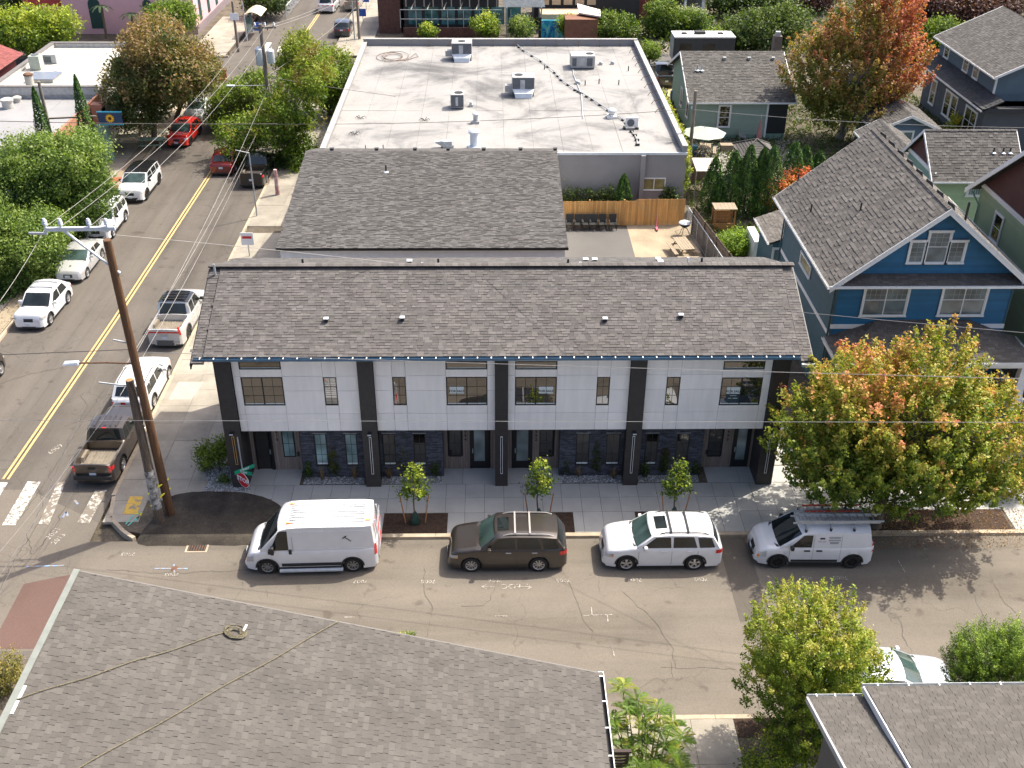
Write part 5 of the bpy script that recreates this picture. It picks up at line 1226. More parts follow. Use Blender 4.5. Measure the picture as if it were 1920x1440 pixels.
X2 = 27.3; P2 = Plane((X2, 44.5, 0), (0, 1, 0), (-1, 0, 0))
m = MB(); m.box(X2+.03, 44.5, -.1, 38, 55.5, 7.9); m.build('wall', sage, g2)
siding(g2, P2, 0, 11, .2, 7.75, .17, M('sage_light', (.27, .35, .22), .7, .06, 1, rndv=.05), thick=.02)
siding(g2, Plane((X2, 55.52, 0), (1, 0, 0), (0, 1, 0)), 0, 3, .2, 7.7, .17, sage, stuff=True)
m = MB(); m.box(X2-.05, 44.4, 7.75, X2+.05, 55.6, 8.02); m.build('band_board', white_trim, g2)
m = MB(); m.prism([(X2, 44.5, 8.0), (X2, 55.5, 8.0), (X2, 50, 12.3)], (10.6, 0, 0)); m.build('gable_shingles', maroon, g2)
a = atan2(4.6, 6.1)
roof_plane(g2, (38, 56.1, 7.45), (-1, 0, 0), (0, -cos(a), sin(a)), 11.3, 6.1/cos(a), shingle_grey, npiece=0)
roof_plane(g2, (26.7, 43.9, 7.45), (1, 0, 0), (0, cos(a), sin(a)), 11.3, 6.1/cos(a), shingle_grey, npiece=0)
for y0_, s in ((56.1, 1), (43.9, -1)):
 m = MB(); m.prism([(26.7, y0_, 7.15), (26.7, y0_, 7.45), (26.7, 50, 12.08), (26.7, 50, 11.78)], (-.06, 0, 0)); m.build('barge_board', white_trim, g2)
q0, q1 = GX(1862, 430, X2), GX(1845, 385, X2)
qq = [GX(u, v, X2-.03) for u, v in ((1850, 382), (1840, 428))]
window(g2, Plane((X2-.03, 0, 0), (0, 1, 0), (-1, 0, 0)), 52.2, 53.1, 5.75, 7.2, .05, fmat=white_trim, gmat=win_glass_dark, trim=.1, rail=.5)
m = MB(); m.tube([(X2-.3, 55.9, 7.3), (X2-.1, 55.2, 6.8), (X2-.1, 55.2, 4)], .05, 6); m.build('downpipe', sage, g2)
g5 = thing('green_bungalow', 'low sage-green bungalow with grey roof and brick chimney beside the flat block', 'house', (21, 90, 0))
sx0, sx1, sy0, sy1 = 16.7, 24.6, 86.5, 97.5
ym, rz5 = simple_gable(g5, sx0, sx1, sy0, sy1, 3.45, radians(23.5), sage, shingle_grey, over=.5, np_=120, e=.2)
siding(g5, Plane((0, sy0-.02, 0), (1, 0, 0), (0, -1, 0)), sx0, sx1-1.7, .4, 3.2, .17, M('sage_pale', (.26, .33, .27), .7, .06, 1, rndv=.05), thick=.03)
Pz = Plane((0, sy0-.06, 0), (1, 0, 0), (0, -1, 0)); p0, p1 = GY(1350, 193, sy0), GY(1368, 216, sy0)
window(g5, Pz, p0[0], p1[0], 1.1, 2.85, .05, fmat=white_trim, gmat=win_glass_dark, trim=.1, rail=.45)
m = MB(); m.box(sx1-1.6, sy0-.05, .5, sx1, sy0-.02, 3.1); m.build('dark_opening', plastic_black, g5)
m = MB(); m.box(sx1-1.75, sy0-.1, .2, sx1-1.6, sy0, 3.2); m.build('corner_board', white_trim, g5)
Pl = Plane((sx0-.03, sy0, 0), (0, 1, 0), (-1, 0, 0))
for a_ in (1.8, 5.0): window(g5, Pl, a_, a_+.9, 1.2, 2.7, .05, fmat=white_trim, gmat=win_glass_dark, trim=.08)
m = MB(); q = GY(1455, 95, 93.5); m.box(q[0]-.35, 93.2, 4, q[0]+.35, 93.9, rz5+1.0); c = m.build('chimney', M('chimney_m', (.15, .12, .1), .9, .2), g5)
m = MB(); m.box(q[0]-.2, 93.35, rz5+1.0, q[0]+.2, 93.75, rz5+1.35); m.build('chimney_pot', galv, c)
p = GY(1309, 115, 89.6);
for dx in (0, .38): pipe_vent(g5, (p[0]+dx, 89.6, 3.45+(89.6-86.5)*tan(radians(23.5))+.1), .45, .06, galv)
for u in (1359, 1405, 1450): q = GY(u, 106, 91.0); box_vent(g5, (q[0], 91.0, 3.45+(4.5)*tan(radians(23.5))+.1), .22, mat=galv)
g6 = thing('steel_blue_house', 'two-storey steel-blue house with white windows and skirt roof at the top right', 'house', (44, 90, 0))
sb = M('steel_blue', (.085, .125, .155), .7, .1, 1, rndv=.05); sbd = M('slate_dark', (.075, .085, .10), .7, .1, 1, rndv=.05)
hx, ya, yb = 40.5, 84.4, 96.6
m = MB(); m.box(hx, ya, 3.5, 52, yb, 6.1); m.build('wall', sb, g6)
m = MB(); m.box(hx-1.0, ya-1.5, -.1, 52, yb-.5, 3.9); m.build('wall', sbd, g6)
pch = radians(25)
roof_plane(g6, (40.0, yb+.6, 5.95), (0, -1, 0), (cos(pch), 0, sin(pch)), yb-ya+1.2, 6.2, shingle_grey, e=.2, tw=(.22, .34), npiece=60)
roof_plane(g6, (51.2, ya-.6, 5.95), (0, 1, 0), (-cos(pch), 0, sin(pch)), yb-ya+1.2, 6.2, shingle_grey, e=.3, npiece=0)
for yy, s in ((ya-.6, -1), (yb+.6, 1)):
 m = MB(); m.prism([(40.0, yy, 5.75), (40.0, yy, 5.97), (45.6, yy, 8.58), (45.6, yy, 8.36)], (0, s*.06, 0)); m.build('barge_board', white_trim, g6)
m = MB(); m.prism([(hx, ya, 6.1), (50.7, ya, 6.1), (45.6, ya, 8.3)], (0, yb-ya, 0)); m.build('gable', sb, g6)
gutter(g6, (40.0, ya-.6, 5.95), (40.0, yb+.6, 5.95), .12, .12, white_trim, out=(-1, 0, 0))
roof_plane(g6, (38.9, yb-.0, 3.75), (0, -1, 0), (cos(.45), 0, sin(.45)), yb-ya+2.2, 1.75, M('shingle_dark', (.04, .042, .045), .9, .1, 1, rndv=.25), e=.2, npiece=0)
gutter(g6, (38.9, ya-2.2, 3.75), (38.9, yb, 3.75), .11, .11, white_trim, out=(-1, 0, 0))
m = MB(); m.box(38.9, ya-2.2, 3.55, 52, ya-.1, 3.9); m.build('skirt_roof_front', MATS['shingle_dark'], g6)
Pu = Plane((hx-.02, ya, 0), (0, 1, 0), (-1, 0, 0)); siding(g6, Plane((hx, ya, 0), (0, 1, 0), (-1, 0, 0)), 0, yb-ya, 4.4, 6.0, .16, sb, thick=.02, stuff=True)
for a_ in (3.4, 5.6, 10.0): window(g6, Pu, a_, a_+.95, 4.65, 5.85, .05, fmat=white_trim, gmat=win_glass_dark, trim=.11, rail=.5)
Pl = Plane((hx-1.02, ya-1.5, 0), (0, 1, 0), (-1, 0, 0)); siding(g6, Plane((hx-1.0, ya-1.5, 0), (0, 1, 0), (-1, 0, 0)), 0, yb-ya+1, .2, 3.6, .16, sbd, thick=.02, stuff=True)
for a_, b_ in ((1.2, 3.4), (5.4, 6.5), (6.8, 7.9), (10.2, 11.2)): window(g6, Pl, a_, b_, .9, 2.9, .05, fmat=white_trim, gmat=win_glass_dark, trim=.13, rail=.5, sash=2 if b_-a_ > 2 else 1)
m = MB(); m.box(hx-.05, ya-.06, 3.9, hx+.08, ya+.1, 6.0); m.build('corner_board', white_trim, g6)
siding(g6, Plane((0, ya-.01, 0), (1, 0, 0), (0, -1, 0)), hx, 52, 4.4, 6.0, .16, sb, thick=.02, stuff=True)
# ------------------------------------------------------------------ west side of the main street
wm = M('white_membrane', (.42, .41, .375), .7, .08, .5, fine=.05, fscale=4); gm = M('grey_membrane', (.25, .25, .255), .75, .12, .35, fine=.05, fscale=4)
w1 = thing('white_roof_shop', 'shop building with white flat roof and grey parapet at the upper left', 'building', (-35, 91, 0))
m = MB(); m.box(-39.6, 84.3, -.1, -31.4, 98.2, 4.55); m.build('wall', M('brick_pale', (.45, .44, .42), .85, .2, 4), w1)
for i in range(5): m = MB(); m.box(-39.4+i*1.6+.01, 84.5, 4.55, -39.4+(i+1)*1.6-.01, 98.0, 4.62+rr(0, .01)); m.build('roof_sheet', wm, w1)
for b_ in ((-39.7, 98.0, -31.3, 98.3), (-39.7, 84.2, -39.4, 98.0), (-39.4, 84.2, -31.3, 84.5)): m = MB(); m.box(b_[0], b_[1], 4.4, b_[2], b_[3], 5.0); m.build('parapet', MATS['brick_pale'], w1); m = MB(); m.box(b_[0]-.05, b_[1]-.05, 5.0, b_[2]+.05, b_[3]+.05, 5.07); m.build('coping', M('cop', (.16, .15, .14), .6, .1), w1)
w2 = thing('grey_roof_shop', 'long low shop with grey flat roof and painted street front', 'building', (-40, 78, 0))
m = MB(); m.box(-62, 72.0, -.1, -31.3, 84.18, 4.0); m.build('wall', M('pale_green_wall', (.30, .38, .33), .8, .1), w2)
for i in range(12): m = MB(); m.box(-62+i*2.55+.01, 72.1, 4.0, -62+(i+1)*2.55-.01, 84.1, 4.1+rr(0, .01)); m.build('roof_sheet', gm, w2)
orange = M('orange_wall', (.36, .17, .11), .8, .1); teal = M('teal_wall', (.08, .30, .33), .7, .1)
m = MB(); m.box(-31.3, 72, 3.2, -31.1, 84.2, 4.5); m.build('street_parapet', orange, w2)
m = MB(); m.box(-31.28, 72, .0, -31.15, 84.2, 3.2); m.build('shop_front', orange, w2)
for i in range(5): m = MB(); m.box(-31.14, 73+i*2.2, .5, -31.1, 74.6+i*2.2, 2.8); m.build('shop_window', win_glass_dark, w2)
m = MB(); m.box(-30.9, 81.2, 0, -30.1, 82.0, 4.2); m.build('column', M('mint', (.25, .42, .36), .8, .15), w2)
m = MB(); m.box(-30.9, 81.19, 3.0, -30.1, 82.01, 4.5); m.build('column_head', orange, w2)
m = MB(); m.box(-31.1, 82.4, 3.3, -29.5, 96, 3.42); m.build('awning', M('awning_dark', (.05, .045, .04), .8, .2), w1)
t = thing('sunflower_sign', 'dark blue hanging shop sign painted with a yellow sunflower', 'sign', tuple(GY(205, 226, 80.5)))
p = GY(206, 222, 80.5); m = MB(); m.box(p[0]-.9, 80.5, p[2]-.45, p[0]+.9, 80.62, p[2]+.45); m.build('board', M('sign_navy', (.01, .06, .14), .5, .1), t)
m = MB(); m.box(p[0]-.95, 80.48, p[2]-.52, p[0]+.95, 80.64, p[2]-.45); m.box(p[0]-.95, 80.48, p[2]+.45, p[0]+.95, 80.64, p[2]+.52); m.build('frame', M('sign_teal', (.05, .4, .55), .5, .1), t)
m = MB()
for k in range(14):
 a_ = k*2*pi/14; c_ = np.array((p[0], 80.488, p[2])); d = np.array((cos(a_), 0, sin(a_))); n_ = np.array((-sin(a_), 0, cos(a_)))
 m.prism([c_+d*.08, c_+d*.22-n_*.06, c_+d*.36, c_+d*.22+n_*.06], (0, -.01, 0))
m.build('petals', M('petal_yellow', (.85, .55, .02), .5, .05), t)
m = MB(); m.lathe([(.13, -.02), (.12, .01)], (p[0], 80.49, p[2]), 14, 'y'); m.build('flower_heart', M('heart_brown', (.12, .04, .01), .6, .1), t)
def wpt(u, v, z=4.64): return GZ(u, v, z)
p = wpt(68, 131); t = thing('air_unit', 'pale green upright condenser on the white shop roof', 'air conditioner', tuple(p)); m = MB(); m.box(p[0]-.45, p[1]-.1, p[2], p[0]+.45, p[1]+.8, p[2]+1.15); m.build('casing', M('pale_green_unit', (.42, .46, .38), .6, .1), t, bevel=.03); m = MB(); m.lathe([(.33, 0), (.33, .05), (.28, .05)], (p[0], p[1]+.35, p[2]+1.15), 14); m.build('fan_guard', unit_dark, t)
for k in range(6): m = MB(); m.box(p[0]-.42, p[1]-.115, p[2]+.12+k*.16, p[0]+.42, p[1]-.1, p[2]+.2+k*.16); m.build('louvre', MATS['pale_green_unit'], t)
p = wpt(94, 119); t = thing('air_unit', 'open grey condenser box behind the green one on the white roof', 'air conditioner', tuple(p)); m = MB(); m.box(p[0]-.6, p[1]-.1, p[2], p[0]+.6, p[1]+.8, p[2]+.75); m.build('casing', galv, t, bevel=.02); m = MB(); m.box(p[0]-.5, p[1]-.12, p[2]+.1, p[0]+.2, p[1]-.1, p[2]+.62); m.build('front_grille', unit_dark, t)
p = wpt(83, 150); t = thing('roof_hatch', 'flat grey metal hatch at the front of the white shop roof', 'roof hatch', tuple(p)); m = MB(); m.box(p[0]-1.2, p[1]-.8, p[2]-.02, p[0]+1.0, p[1]+1.4, p[2]+.25); m.build('curb', wm, t); m = MB(); m.box(p[0]-1.25, p[1]-.85, p[2]+.25, p[0]+1.05, p[1]+1.45, p[2]+.3); m.build('lid', M('lid', (.22, .25, .3), .35, .1, metal=.3), t)
for u, v, r, h, lb in ((57, 160, .33, .8, 'white drum vent with rusty cap at the front parapet'), (16, 202, .42, .55, 'white drum vent low on the grey shop roof'), (33, 191, .3, .25, 'small square vent beside the drum on the grey shop roof')):
 p = wpt(u, v, 4.12 if v > 170 else 4.64); t = thing('exhaust_vent', lb, 'roof vent', tuple(p)); m = MB(); m.lathe([(r, -.05), (r, h)], tuple(p), 16); m.build('stack', wm, t, smooth=40); m = MB(); m.lathe([(r*1.15, h), (r*1.15, h+.12), (r*.7, h+.2)], tuple(p), 16); m.build('vent_cap', wm if v > 170 else MATS['rust'], t, smooth=40)
for pix in (((100, 150), (122, 150), (147, 128), (128, 128)), ((92, 131), (106, 134), (130, 112), (116, 112))):
 m = MB(); P_ = [wpt(u, v, 4.645) for u, v in pix]; m.prism([tuple(q) for q in P_], (0, 0, -.02)); m.build('roof_patch', M('patch_grey', (.30, .30, .30), .8, .1), w1)
pk = thing('pink_building', 'pink stucco corner building with arched dark windows and red wing, top left', 'building', (-40, 128, 0))
pink = M('pink', (.62, .37, .40), .8, .06, .6); redw = M('red_wing', (.50, .07, .06), .8, .15, 1)
m = MB(); m.box(-47.5, 122.5, -.1, -33.0, 142, 9); m.build('wall', pink, pk)
m = MB(); m.box(-52, 123.3, -.1, -47.5, 138, 8); m.build('wall', redw, pk)
m = MB(); m.box(-33.0, 122.45, -.1, -32.9, 142, .8); m.build('plinth', M('plinth', (.2, .16, .17), .8, .1), pk)
Pk = Plane((0, 122.5, 0), (1, 0, 0), (0, -1, 0)); Pr_ = Plane((-33.0, 122.5, 0), (0, 1, 0), (1, 0, 0))
for P_, lst in ((Pk, ((-44.6, -43.3), (-38.6, -37.6))), (Pr_, ((2.0, 3.0), (6.0, 7.0), (10, 11), (14, 15)))):
 for a_, b_ in lst:
  m = MB(); mid = (a_+b_)/2; r = (b_-a_)/2; pts = [P_.p(a_, 1.0 if P_ is Pr_ else .6, 0), P_.p(b_, 1.0 if P_ is Pr_ else .6, 0)]+[P_.p(mid+r*cos(k*pi/8), 3.2+r*sin(k*pi/8), 0) for k in range(9)]
  m.prism(pts, P_.n*.06); m.build('arched_window', M('deep_green', (.01, .05, .05), .4, .1) if 'deep_green' not in MATS else MATS['deep_green'], pk)
m = MB(); m.prism([(-51.5, 122.5, 2.9), (-47.6, 122.5, 2.9), (-47.6, 120.2, 2.5), (-51.5, 120.2, 2.5)], (0, 0, .1)); m.build('porch_roof', M('porch_red', (.32, .15, .13), .8, .1), pk)
for x in (-51.2, -47.9): m = MB(); m.box(x-.06, 120.3, 0, x+.06, 120.42, 2.5); m.build('porch_post', white_trim, pk)
m = MB(); m.box(-49.6, 123.2, 0, -48.6, 123.28, 2.1); m.build('door', plastic_black, pk)
rd = thing('dark_red_house', 'corner of a dark red clapboard house with red roof edge at the far left', 'house', (-47, 94, 0))
m = MB(); m.box(-52, 88, -.1, -43.2, 98, 3.8); m.build('wall', M('dark_red', (.16, .03, .03), .8, .1), rd)
roof_plane(rd, (-42.6, 87.3, 3.9), (0, 1, 0), (-cos(.4), 0, sin(.4)), 11.4, 6, M('red_roof', (.20, .05, .045), .8, .1, rndv=.2), e=.3, npiece=0)
m = MB(); m.prism([(-42.6, 87.3, 3.7), (-42.6, 87.3, 3.95), (-48.1, 87.3, 6.3), (-48.1, 87.3, 6.05)], (0, -.08, 0)); m.build('barge_board', MATS['red_roof'], rd)
window(rd, Plane((-43.18, 88, 0), (0, 1, 0), (1, 0, 0)), 2.0, 3.2, 1.6, 2.9, .08, fmat=white_trim, gmat=win_glass_dark, trim=.1)
window(rd, Plane((0, 87.98, 0), (1, 0, 0), (0, -1, 0)), -45.2, -44.2, 1.6, 2.9, .08, fmat=white_trim, gmat=win_glass_dark, trim=.1)
# ------------------------------------------------------------------ beyond the flat block
YB_ = 121.0
tv = thing('tavern', 'dark brick building with glazed front and trellis frames beyond the flat roof', 'building', (-7, 126, 0))
dk = M('tavern_dark', (.03, .028, .028), .7, .2, 1); tb = M('tavern_brick', (.10, .045, .035), .85, .3, 3, fine=.3, fscale=14)
def bx(u0, v0, u1, v1, y, d0, d1, name, mat, root):
 p0, p1 = GY(u0, v0, y), GY(u1, v1, y); m = MB(); m.box(p0[0], y-d1, p1[2], p1[0], y-d0, p0[2]); return m.build(name, mat, root)
m = MB(); p0, p1 = GY(757, 15, 123), GY(935, 70, 123); m.box(p0[0], 123, -.1, p1[0], 133, 4.6); m.build('wall', dk, tv)
m = MB(); m.box(p0[0]-.1, 122.6, 4.2, p1[0]+.1, 133, 4.62); m.build('cornice', M('cornice_brown', (.12, .08, .06), .8, .2), tv)
m = MB(); m.box(p0[0]-.1, 122.5, 4.62, p1[0]+.1, 133, 4.75); m.build('roof', M('tavern_roof', (.50, .47, .42), .8, .15), tv)
for i in range(11): x = p0[0]+(p1[0]-p0[0])*i/10.5+.3; m = MB(); m.box(x-.06, 122.45, 3.0, x+.06, 122.58, 4.6); m.build('batten', M('batten', (.32, .28, .24), .8, .1) if 'batten' not in MATS else MATS['batten'], tv)
for i in range(7):
 a_ = p0[0]+.5+i*1.85; m = MB(); m.box(a_, 122.9, 1.0, a_+1.5, 122.98, 2.9); m.build('pane', glass('teal_glass', (.04, .12, .13), 1.6) if 'teal_glass' not in MATS else MATS['teal_glass'], tv)
m = MB(); m.box(p0[0], 121.2, 0, p1[0], 121.5, 1.0); m.build('low_wall', tb, tv)
for z in (1.9, 2.9): m = MB(); m.box(p0[0]-.3, 121.3, z, p1[0]+.3, 121.36, z+.06); m.build('rail', galv, tv)
for i in range(9): x = p0[0]-.3+i*1.75; m = MB(); m.box(x-.03, 121.3, 1, x+.03, 121.36, 3.0 if i % 2 else 2.9); m.build('post', galv, tv)
m = MB(); m.box(p0[0]-2.9, 123, -.1, p0[0]-.4, 132, 4.2); m.build('side_block', tb, tv)
for i in range(5):
 x = p0[0]+.9+i*1.8; m = MB(); m.bar((x, 121.4, 2.9), (x+.3, 122.9, 3.4), .08); m.build('rafter', MATS['batten'], tv)
pg = thing('steel_pergola', 'open pergola of thin grey rafters between tavern and timber screen', 'pergola', (1.8, 124, 0))
q0, q1 = GY(950, 40, 122.5), GY(1014, 40, 122.5)
for x in (q0[0], q1[0]):
 for y in (121.6, 127): m = MB(); m.box(x-.08, y-.08, 0, x+.08, y+.08, 3.2); m.build('post', galv, pg)
for i in range(12): m = MB(); y = 121.4+i*.55; m.box(q0[0]-.4, y-.04, 3.2, q1[0]+.4, y+.04, 3.32); m.build('rafter', galv, pg)
for x in (q0[0], (q0[0]+q1[0])/2, q1[0]): m = MB(); m.box(x-.05, 121.2, 3.05, x+.05, 127.8, 3.2); m.build('beam', galv, pg)
mw = thing('mural_wall', 'low wall painted with a blue and turquoise wave mural', 'wall', (5, 121, 0))
p0, p1 = GY(1015, 49, 121), GY(1091, 75, 121)
def mural():
 m, nt, b = new_mat('mural'); L = nt.links; v = coords(nt, (1, 1, .8)); n = N(nt, 'ShaderNodeTexNoise', Scale=1.1, Detail=4.0); n.inputs['Distortion'].default_value = 2.0; L.new(v, n.inputs['Vector'])
 r = ramp(nt, [(.35, (.01, .10, .40)), (.45, (.02, .38, .50)), (.55, (.05, .50, .52)), (.62, (.35, .62, .65)), (.7, (.02, .2, .5))]); L.new(n.outputs['Fac'], r.inputs[0]); L.new(r.outputs[0], b.inputs['Base Color']); return m
mural_m = mural(); m = MB(); m.box(p0[0], 121, -.1, p1[0], 121.25, max(p0[2], 1.9)); m.build('painted_face', mural_m, mw)
m = MB(); m.box(p0[0]-.3, 121.02, -.1, p0[0], 121.3, 2.2); m.build('end_post', plastic_black, mw)
tm_ = M('pale_timber', (.55, .42, .28), .8, .1, 2)
ts = thing('timber_lodge', 'dark timber lodge with pale roof slab and warm plywood terrace', 'building', (5, 128, 0))
m = MB(); m.box(p0[0], 123.5, 0, p1[0]+1.5, 126.5, 2.0); m.build('terrace', tm_, ts)
m = MB(); m.box(p0[0]-.6, 127, 0, p1[0]+7, 134, 5); m.build('wall', dk, ts)
for i in range(5): m = MB(); m.box(p0[0]+.1+i*1.35, 126.9, 2.3, p0[0]+1.1+i*1.35, 126.98, 3.6); m.build('shutter', tm_, ts)
a_, b_, c_, d_ = GZ(1082, 9, 3.2), GZ(1126, 21, 3.2), GZ(1126, 33, 3.2), GZ(1085, 26, 3.2); m = MB(); m.prism([tuple(q) for q in (a_, b_, c_, d_)], (0, 0, .15)); m.build('roof_slab', M('pale_slab', (.62, .56, .50), .7, .1), ts)
m = MB(); m.box(b_[0]-4, c_[1]-.0, 0, b_[0]-.5, c_[1]+2.5, 3.0); m.build('timber_box', M('red_timber', (.20, .09, .05), .8, .2), ts)
rh = thing('red_porch_house', 'dark red porch house partly hidden by shrubs at the top', 'house', (14, 134, 0))
m = MB(); q = GY(1205, 30, 128); m.box(q[0]-3, 128, 0, q[0]+1, 137, 5); m.build('wall', M('brick_red', (.22, .05, .045), .8, .2), rh)
m = MB(); m.box(q[0]-2.2, 127.9, 0, q[0]-.6, 127.98, 2.3); m.build('door', plastic_black, rh)
m = MB(); m.prism([(q[0]-5.8, 127.0, 3.0), (q[0]-2.6, 127.0, 2.9), (q[0]-2.6, 129.2, 3.5), (q[0]-5.8, 129.2, 3.6)], (0, 0, .12)); m.build('porch_roof', galv, rh)
gh = thing('grey_porch_house', 'grey house with white-columned porch behind shrubs at the top', 'house', (23, 134, 0))
q0, q1 = GY(1212, 4, 130), GY(1322, 4, 130); m = MB(); m.box(q0[0], 131, 0, q1[0], 140, 4.6); m.build('wall', M('grey_wall', (.22, .22, .22), .8, .1), gh)
m = MB(); m.box(q0[0]-.4, 128.5, 2.7, q1[0]+.4, 131, 2.9); m.build('porch_roof', shingle_grey, gh)
for i in range(4): x = q0[0]+(q1[0]-q0[0])*(i+.1)/3.3; m = MB(); m.box(x-.15, 128.8, 0, x+.15, 129.1, 2.7); m.build('column', white_trim, gh)
# ------------------------------------------------------------------ vehicles
def lerp(a, b, t): return a+(b-a)*t
def interp(tab, s):
 if s <= tab[0][0]: return tab[0][1]
 for (a, va), (b, vb) in zip(tab, tab[1:]):
  if s <= b: t = (s-a)/(b-a+1e-9); return va+(vb-va)*t
 return tab[-1][1]
def sm(tab, s, w=.06): return (interp(tab, s-w)+2*interp(tab, s)+interp(tab, s+w))/4
def make_wheel(root, x, y, r, side, rim=None, spokes=5, w=.23, hub=None):
 rim = rim or rim_m
 y0 = y-w/2; m = MB()
 m.lathe([(r*.66, w*.36), (r*.66, 0), (r*.93, .0), (r, .03), (r, w-.03), (r*.93, w), (r*.66, w), (r*.66, w*.64)], (x, y0, r), 28, 'y'); t = m.build('wheel', tyre_m, root, smooth=35)
 yo = y+side*w/2; d = MB()
 a, b = (yo-side*.07-y0, yo-side*.055-y0); d.lathe([(r*.63, min(a, b)), (r*.63, max(a, b))], (x, y0, r), 24, 'y'); d.build('brake_disc', rim_dark, t)
 m = MB()
 a, b = (yo-side*.03-y0, yo-side*.004-y0); lo, hi = min(a, b), max(a, b)
 n = 28; base = []
 for k in range(n):
  A, B = 2*pi*k/n, 2*pi*(k+1)/n
  for (ra, rb, ya, yb) in ((r*.66, r*.60, yo-side*.0, yo-side*.012), (r*.60, r*.56, yo-side*.012, yo-side*.06)):
   q = [(x+ra*cos(A), ya, r+ra*sin(A)), (x+ra*cos(B), ya, r+ra*sin(B)), (x+rb*cos(B), yb, r+rb*sin(B)), (x+rb*cos(A), yb, r+rb*sin(A))]; m.poly(q if side < 0 else q[::-1])
 for k in range(spokes):
  A = 2*pi*k/spokes+.3; c = np.array((x, yo-side*.02, r)); dd = np.array((cos(A), 0, sin(A))); nn = np.array((-sin(A), 0, cos(A)))
  k5 = 5.5/max(spokes, 5); w1, w2 = r*.075*k5, r*.12*k5; o = np.array((0, -side*.03, 0))
  m.hexa([c-nn*w1+o, c+nn*w1+o, c+dd*r*.60+nn*w2+o, c+dd*r*.60-nn*w2+o, c-nn*w1, c+nn*w1, c+dd*r*.60+nn*w2, c+dd*r*.60-nn*w2])
 m.lathe([(r*.16, min(0, side*.012)), (r*.16, max(0, side*.012))], (x, yo-side*.018, r), 12, 'y')
 m.build('rim', rim, t)
 return t
def car(name, label, cat, L, W, H, wb, fo, r, deck, cab, mat, sidewin, loc, heading, bed=None, roofmat=None, clad=None, group=None, rails=None, cross=(), sunroof=None, rim=None, spokes=5, rear_glass=True, glassm=None, belt=None, handles=True, doors=None, taper=.16, tumble=.17, lamps='std', extra=None, wsm=None, bulge=.13, archm=None, plate=True, tailh=None, nose=.30):
 """deck: (s,z) top of lower body from the nose; cab: s0,s1,s2,s3 base/top of windscreen, top/base of rear glass; roof (s,z) list"""
 root = thing(name, label, cat, (0, 0, 0), group=group)
 X = lambda s: L/2-s
 hw = W/2; zb0 = .20; ra = r+.065; sw = (fo, fo+wb)
 s0, s1, s2, s3, roofl = cab['s0'], cab['s1'], cab['s2'], cab['s3'], cab['roof']
 def width(s):
  k = 1.0
  if s < .9: k -= taper*((.9-s)/.9)**2.4
  if s < .16: k -= .10*((.16-s)/.16)**2
  e = L-s
  if e < .8: k -= taper*.55*((.8-e)/.8)**2.4
  if e < .14: k -= .08*((.14-e)/.14)**2
  return hw*k
 def ztop(s): return sm(deck, s)
 def zside(s):
  z = zb0+.02 if not (s < .12 or s > L-.12) else zb0+.10
  for q in sw:
   d = abs(s-q)
   if d < ra: z = max(z, r+sqrt(max(ra*ra-d*d, 0))*1.0)
  return z
 S = set(np.linspace(0, L, 46).tolist()+[.03, .08, .16, L-.03, L-.08, L-.16])
 for q in sw:
  for k in range(-7, 8): S.add(q+ra*sin(k*pi/14.01))
  S.add(q-ra-.004); S.add(q+ra+.004)
 if bed: S |= {bed[0]-.005, bed[0]+.005, bed[1]-.005, bed[1]+.005}
 S = sorted(s for s in S if 0 <= s <= L)
 def section(s):
  w = width(s); zt = ztop(s); zs = zside(s); zu = max(zb0, zs if s < .1 or s > L-.1 else zb0)
  sh = .055; zmid = max(zs+.01, lerp(zb0, zt, .55))
  inb = bed and bed[0] < s < bed[1]
  pts = [(0, zb0+.03), (w-.28, zb0+.03), (w-.28, zs), (w*.985, zs), (w, zmid), (w*.985, max(zt-.13, zmid+.005)), (w*.955, zt-sh*.8), (w*.90, zt-sh*.15)]
  if inb: pts += [(w*.87, zt-.01), (w*.86, bed[2]), (0, bed[2])]
  else: pts += [(w*.70, zt+.012), (w*.35, zt+.03), (0, zt+.035)]
  return pts
 def row(s):
  p = section(s); x = X(s)
  def xs_(z):
   zt = ztop(s)
   if s < .5: return x-nose*.5*max(0, 1-s/.5)*max(0, (z-.45)/max(zt-.45, .1))*.6
   return x
  a = [(xs_(z), -y, z) for y, z in p]; b = [(xs_(z), y, z) for y, z in p[::-1]][1:]
  return a+b
 m = MB(); rows = [row(s) for s in S]; m.grid([r_[::-1] for r_ in rows]); m.poly(rows[0]); m.poly(rows[-1][::-1])
 body = m.build('body', [mat], root, smooth=38)
 def bp(s, z, off=.006):
  """point on the body side at height z"""
  p = section(s); w = width(s)
  side = [(y, zz) for y, zz in p[3:8]]
  y = side[-1][0]
  for (ya, za), (yb, zb) in zip(side, side[1:]):
   if za <= z <= zb+1e-6: y = lerp(ya, yb, (z-za)/(zb-za+1e-9)); break
  if z < side[0][1]: y = side[0][0]
  xx = X(s)
  if s < .5: xx -= nose*.5*max(0, 1-s/.5)*max(0, (z-.45)/max(ztop(s)-.45, .1))*.6-.0
  return xx, y+off
 def strip(name, s_a, s_b, za, zb, mt, off=.008, parent=root, sides=(-1, 1), n=8, label=None):
  o = None
  for sd in sides:
   m = MB(); rws = []
   for i in range(n+1):
    s = lerp(s_a, s_b, i/n); a_, b_ = (za(s) if callable(za) else za), (zb(s) if callable(zb) else zb)
    rws.append([(bp(s, z, off)[0], sd*bp(s, z, off)[1], z) for z in (a_, lerp(a_, b_, .5), b_)])
   m.grid(rws if sd > 0 else [r_[::-1] for r_ in rws]); o = m.build(name, mt, parent, smooth=40, label=label)
  return o
 zr = lambda s: sm(roofl, s, .12)
 zbelt = lambda s: (ztop(s)-.03) if belt is None else belt
 zb_ = cab.get('belt', ztop((s1+s2)/2)-.02)
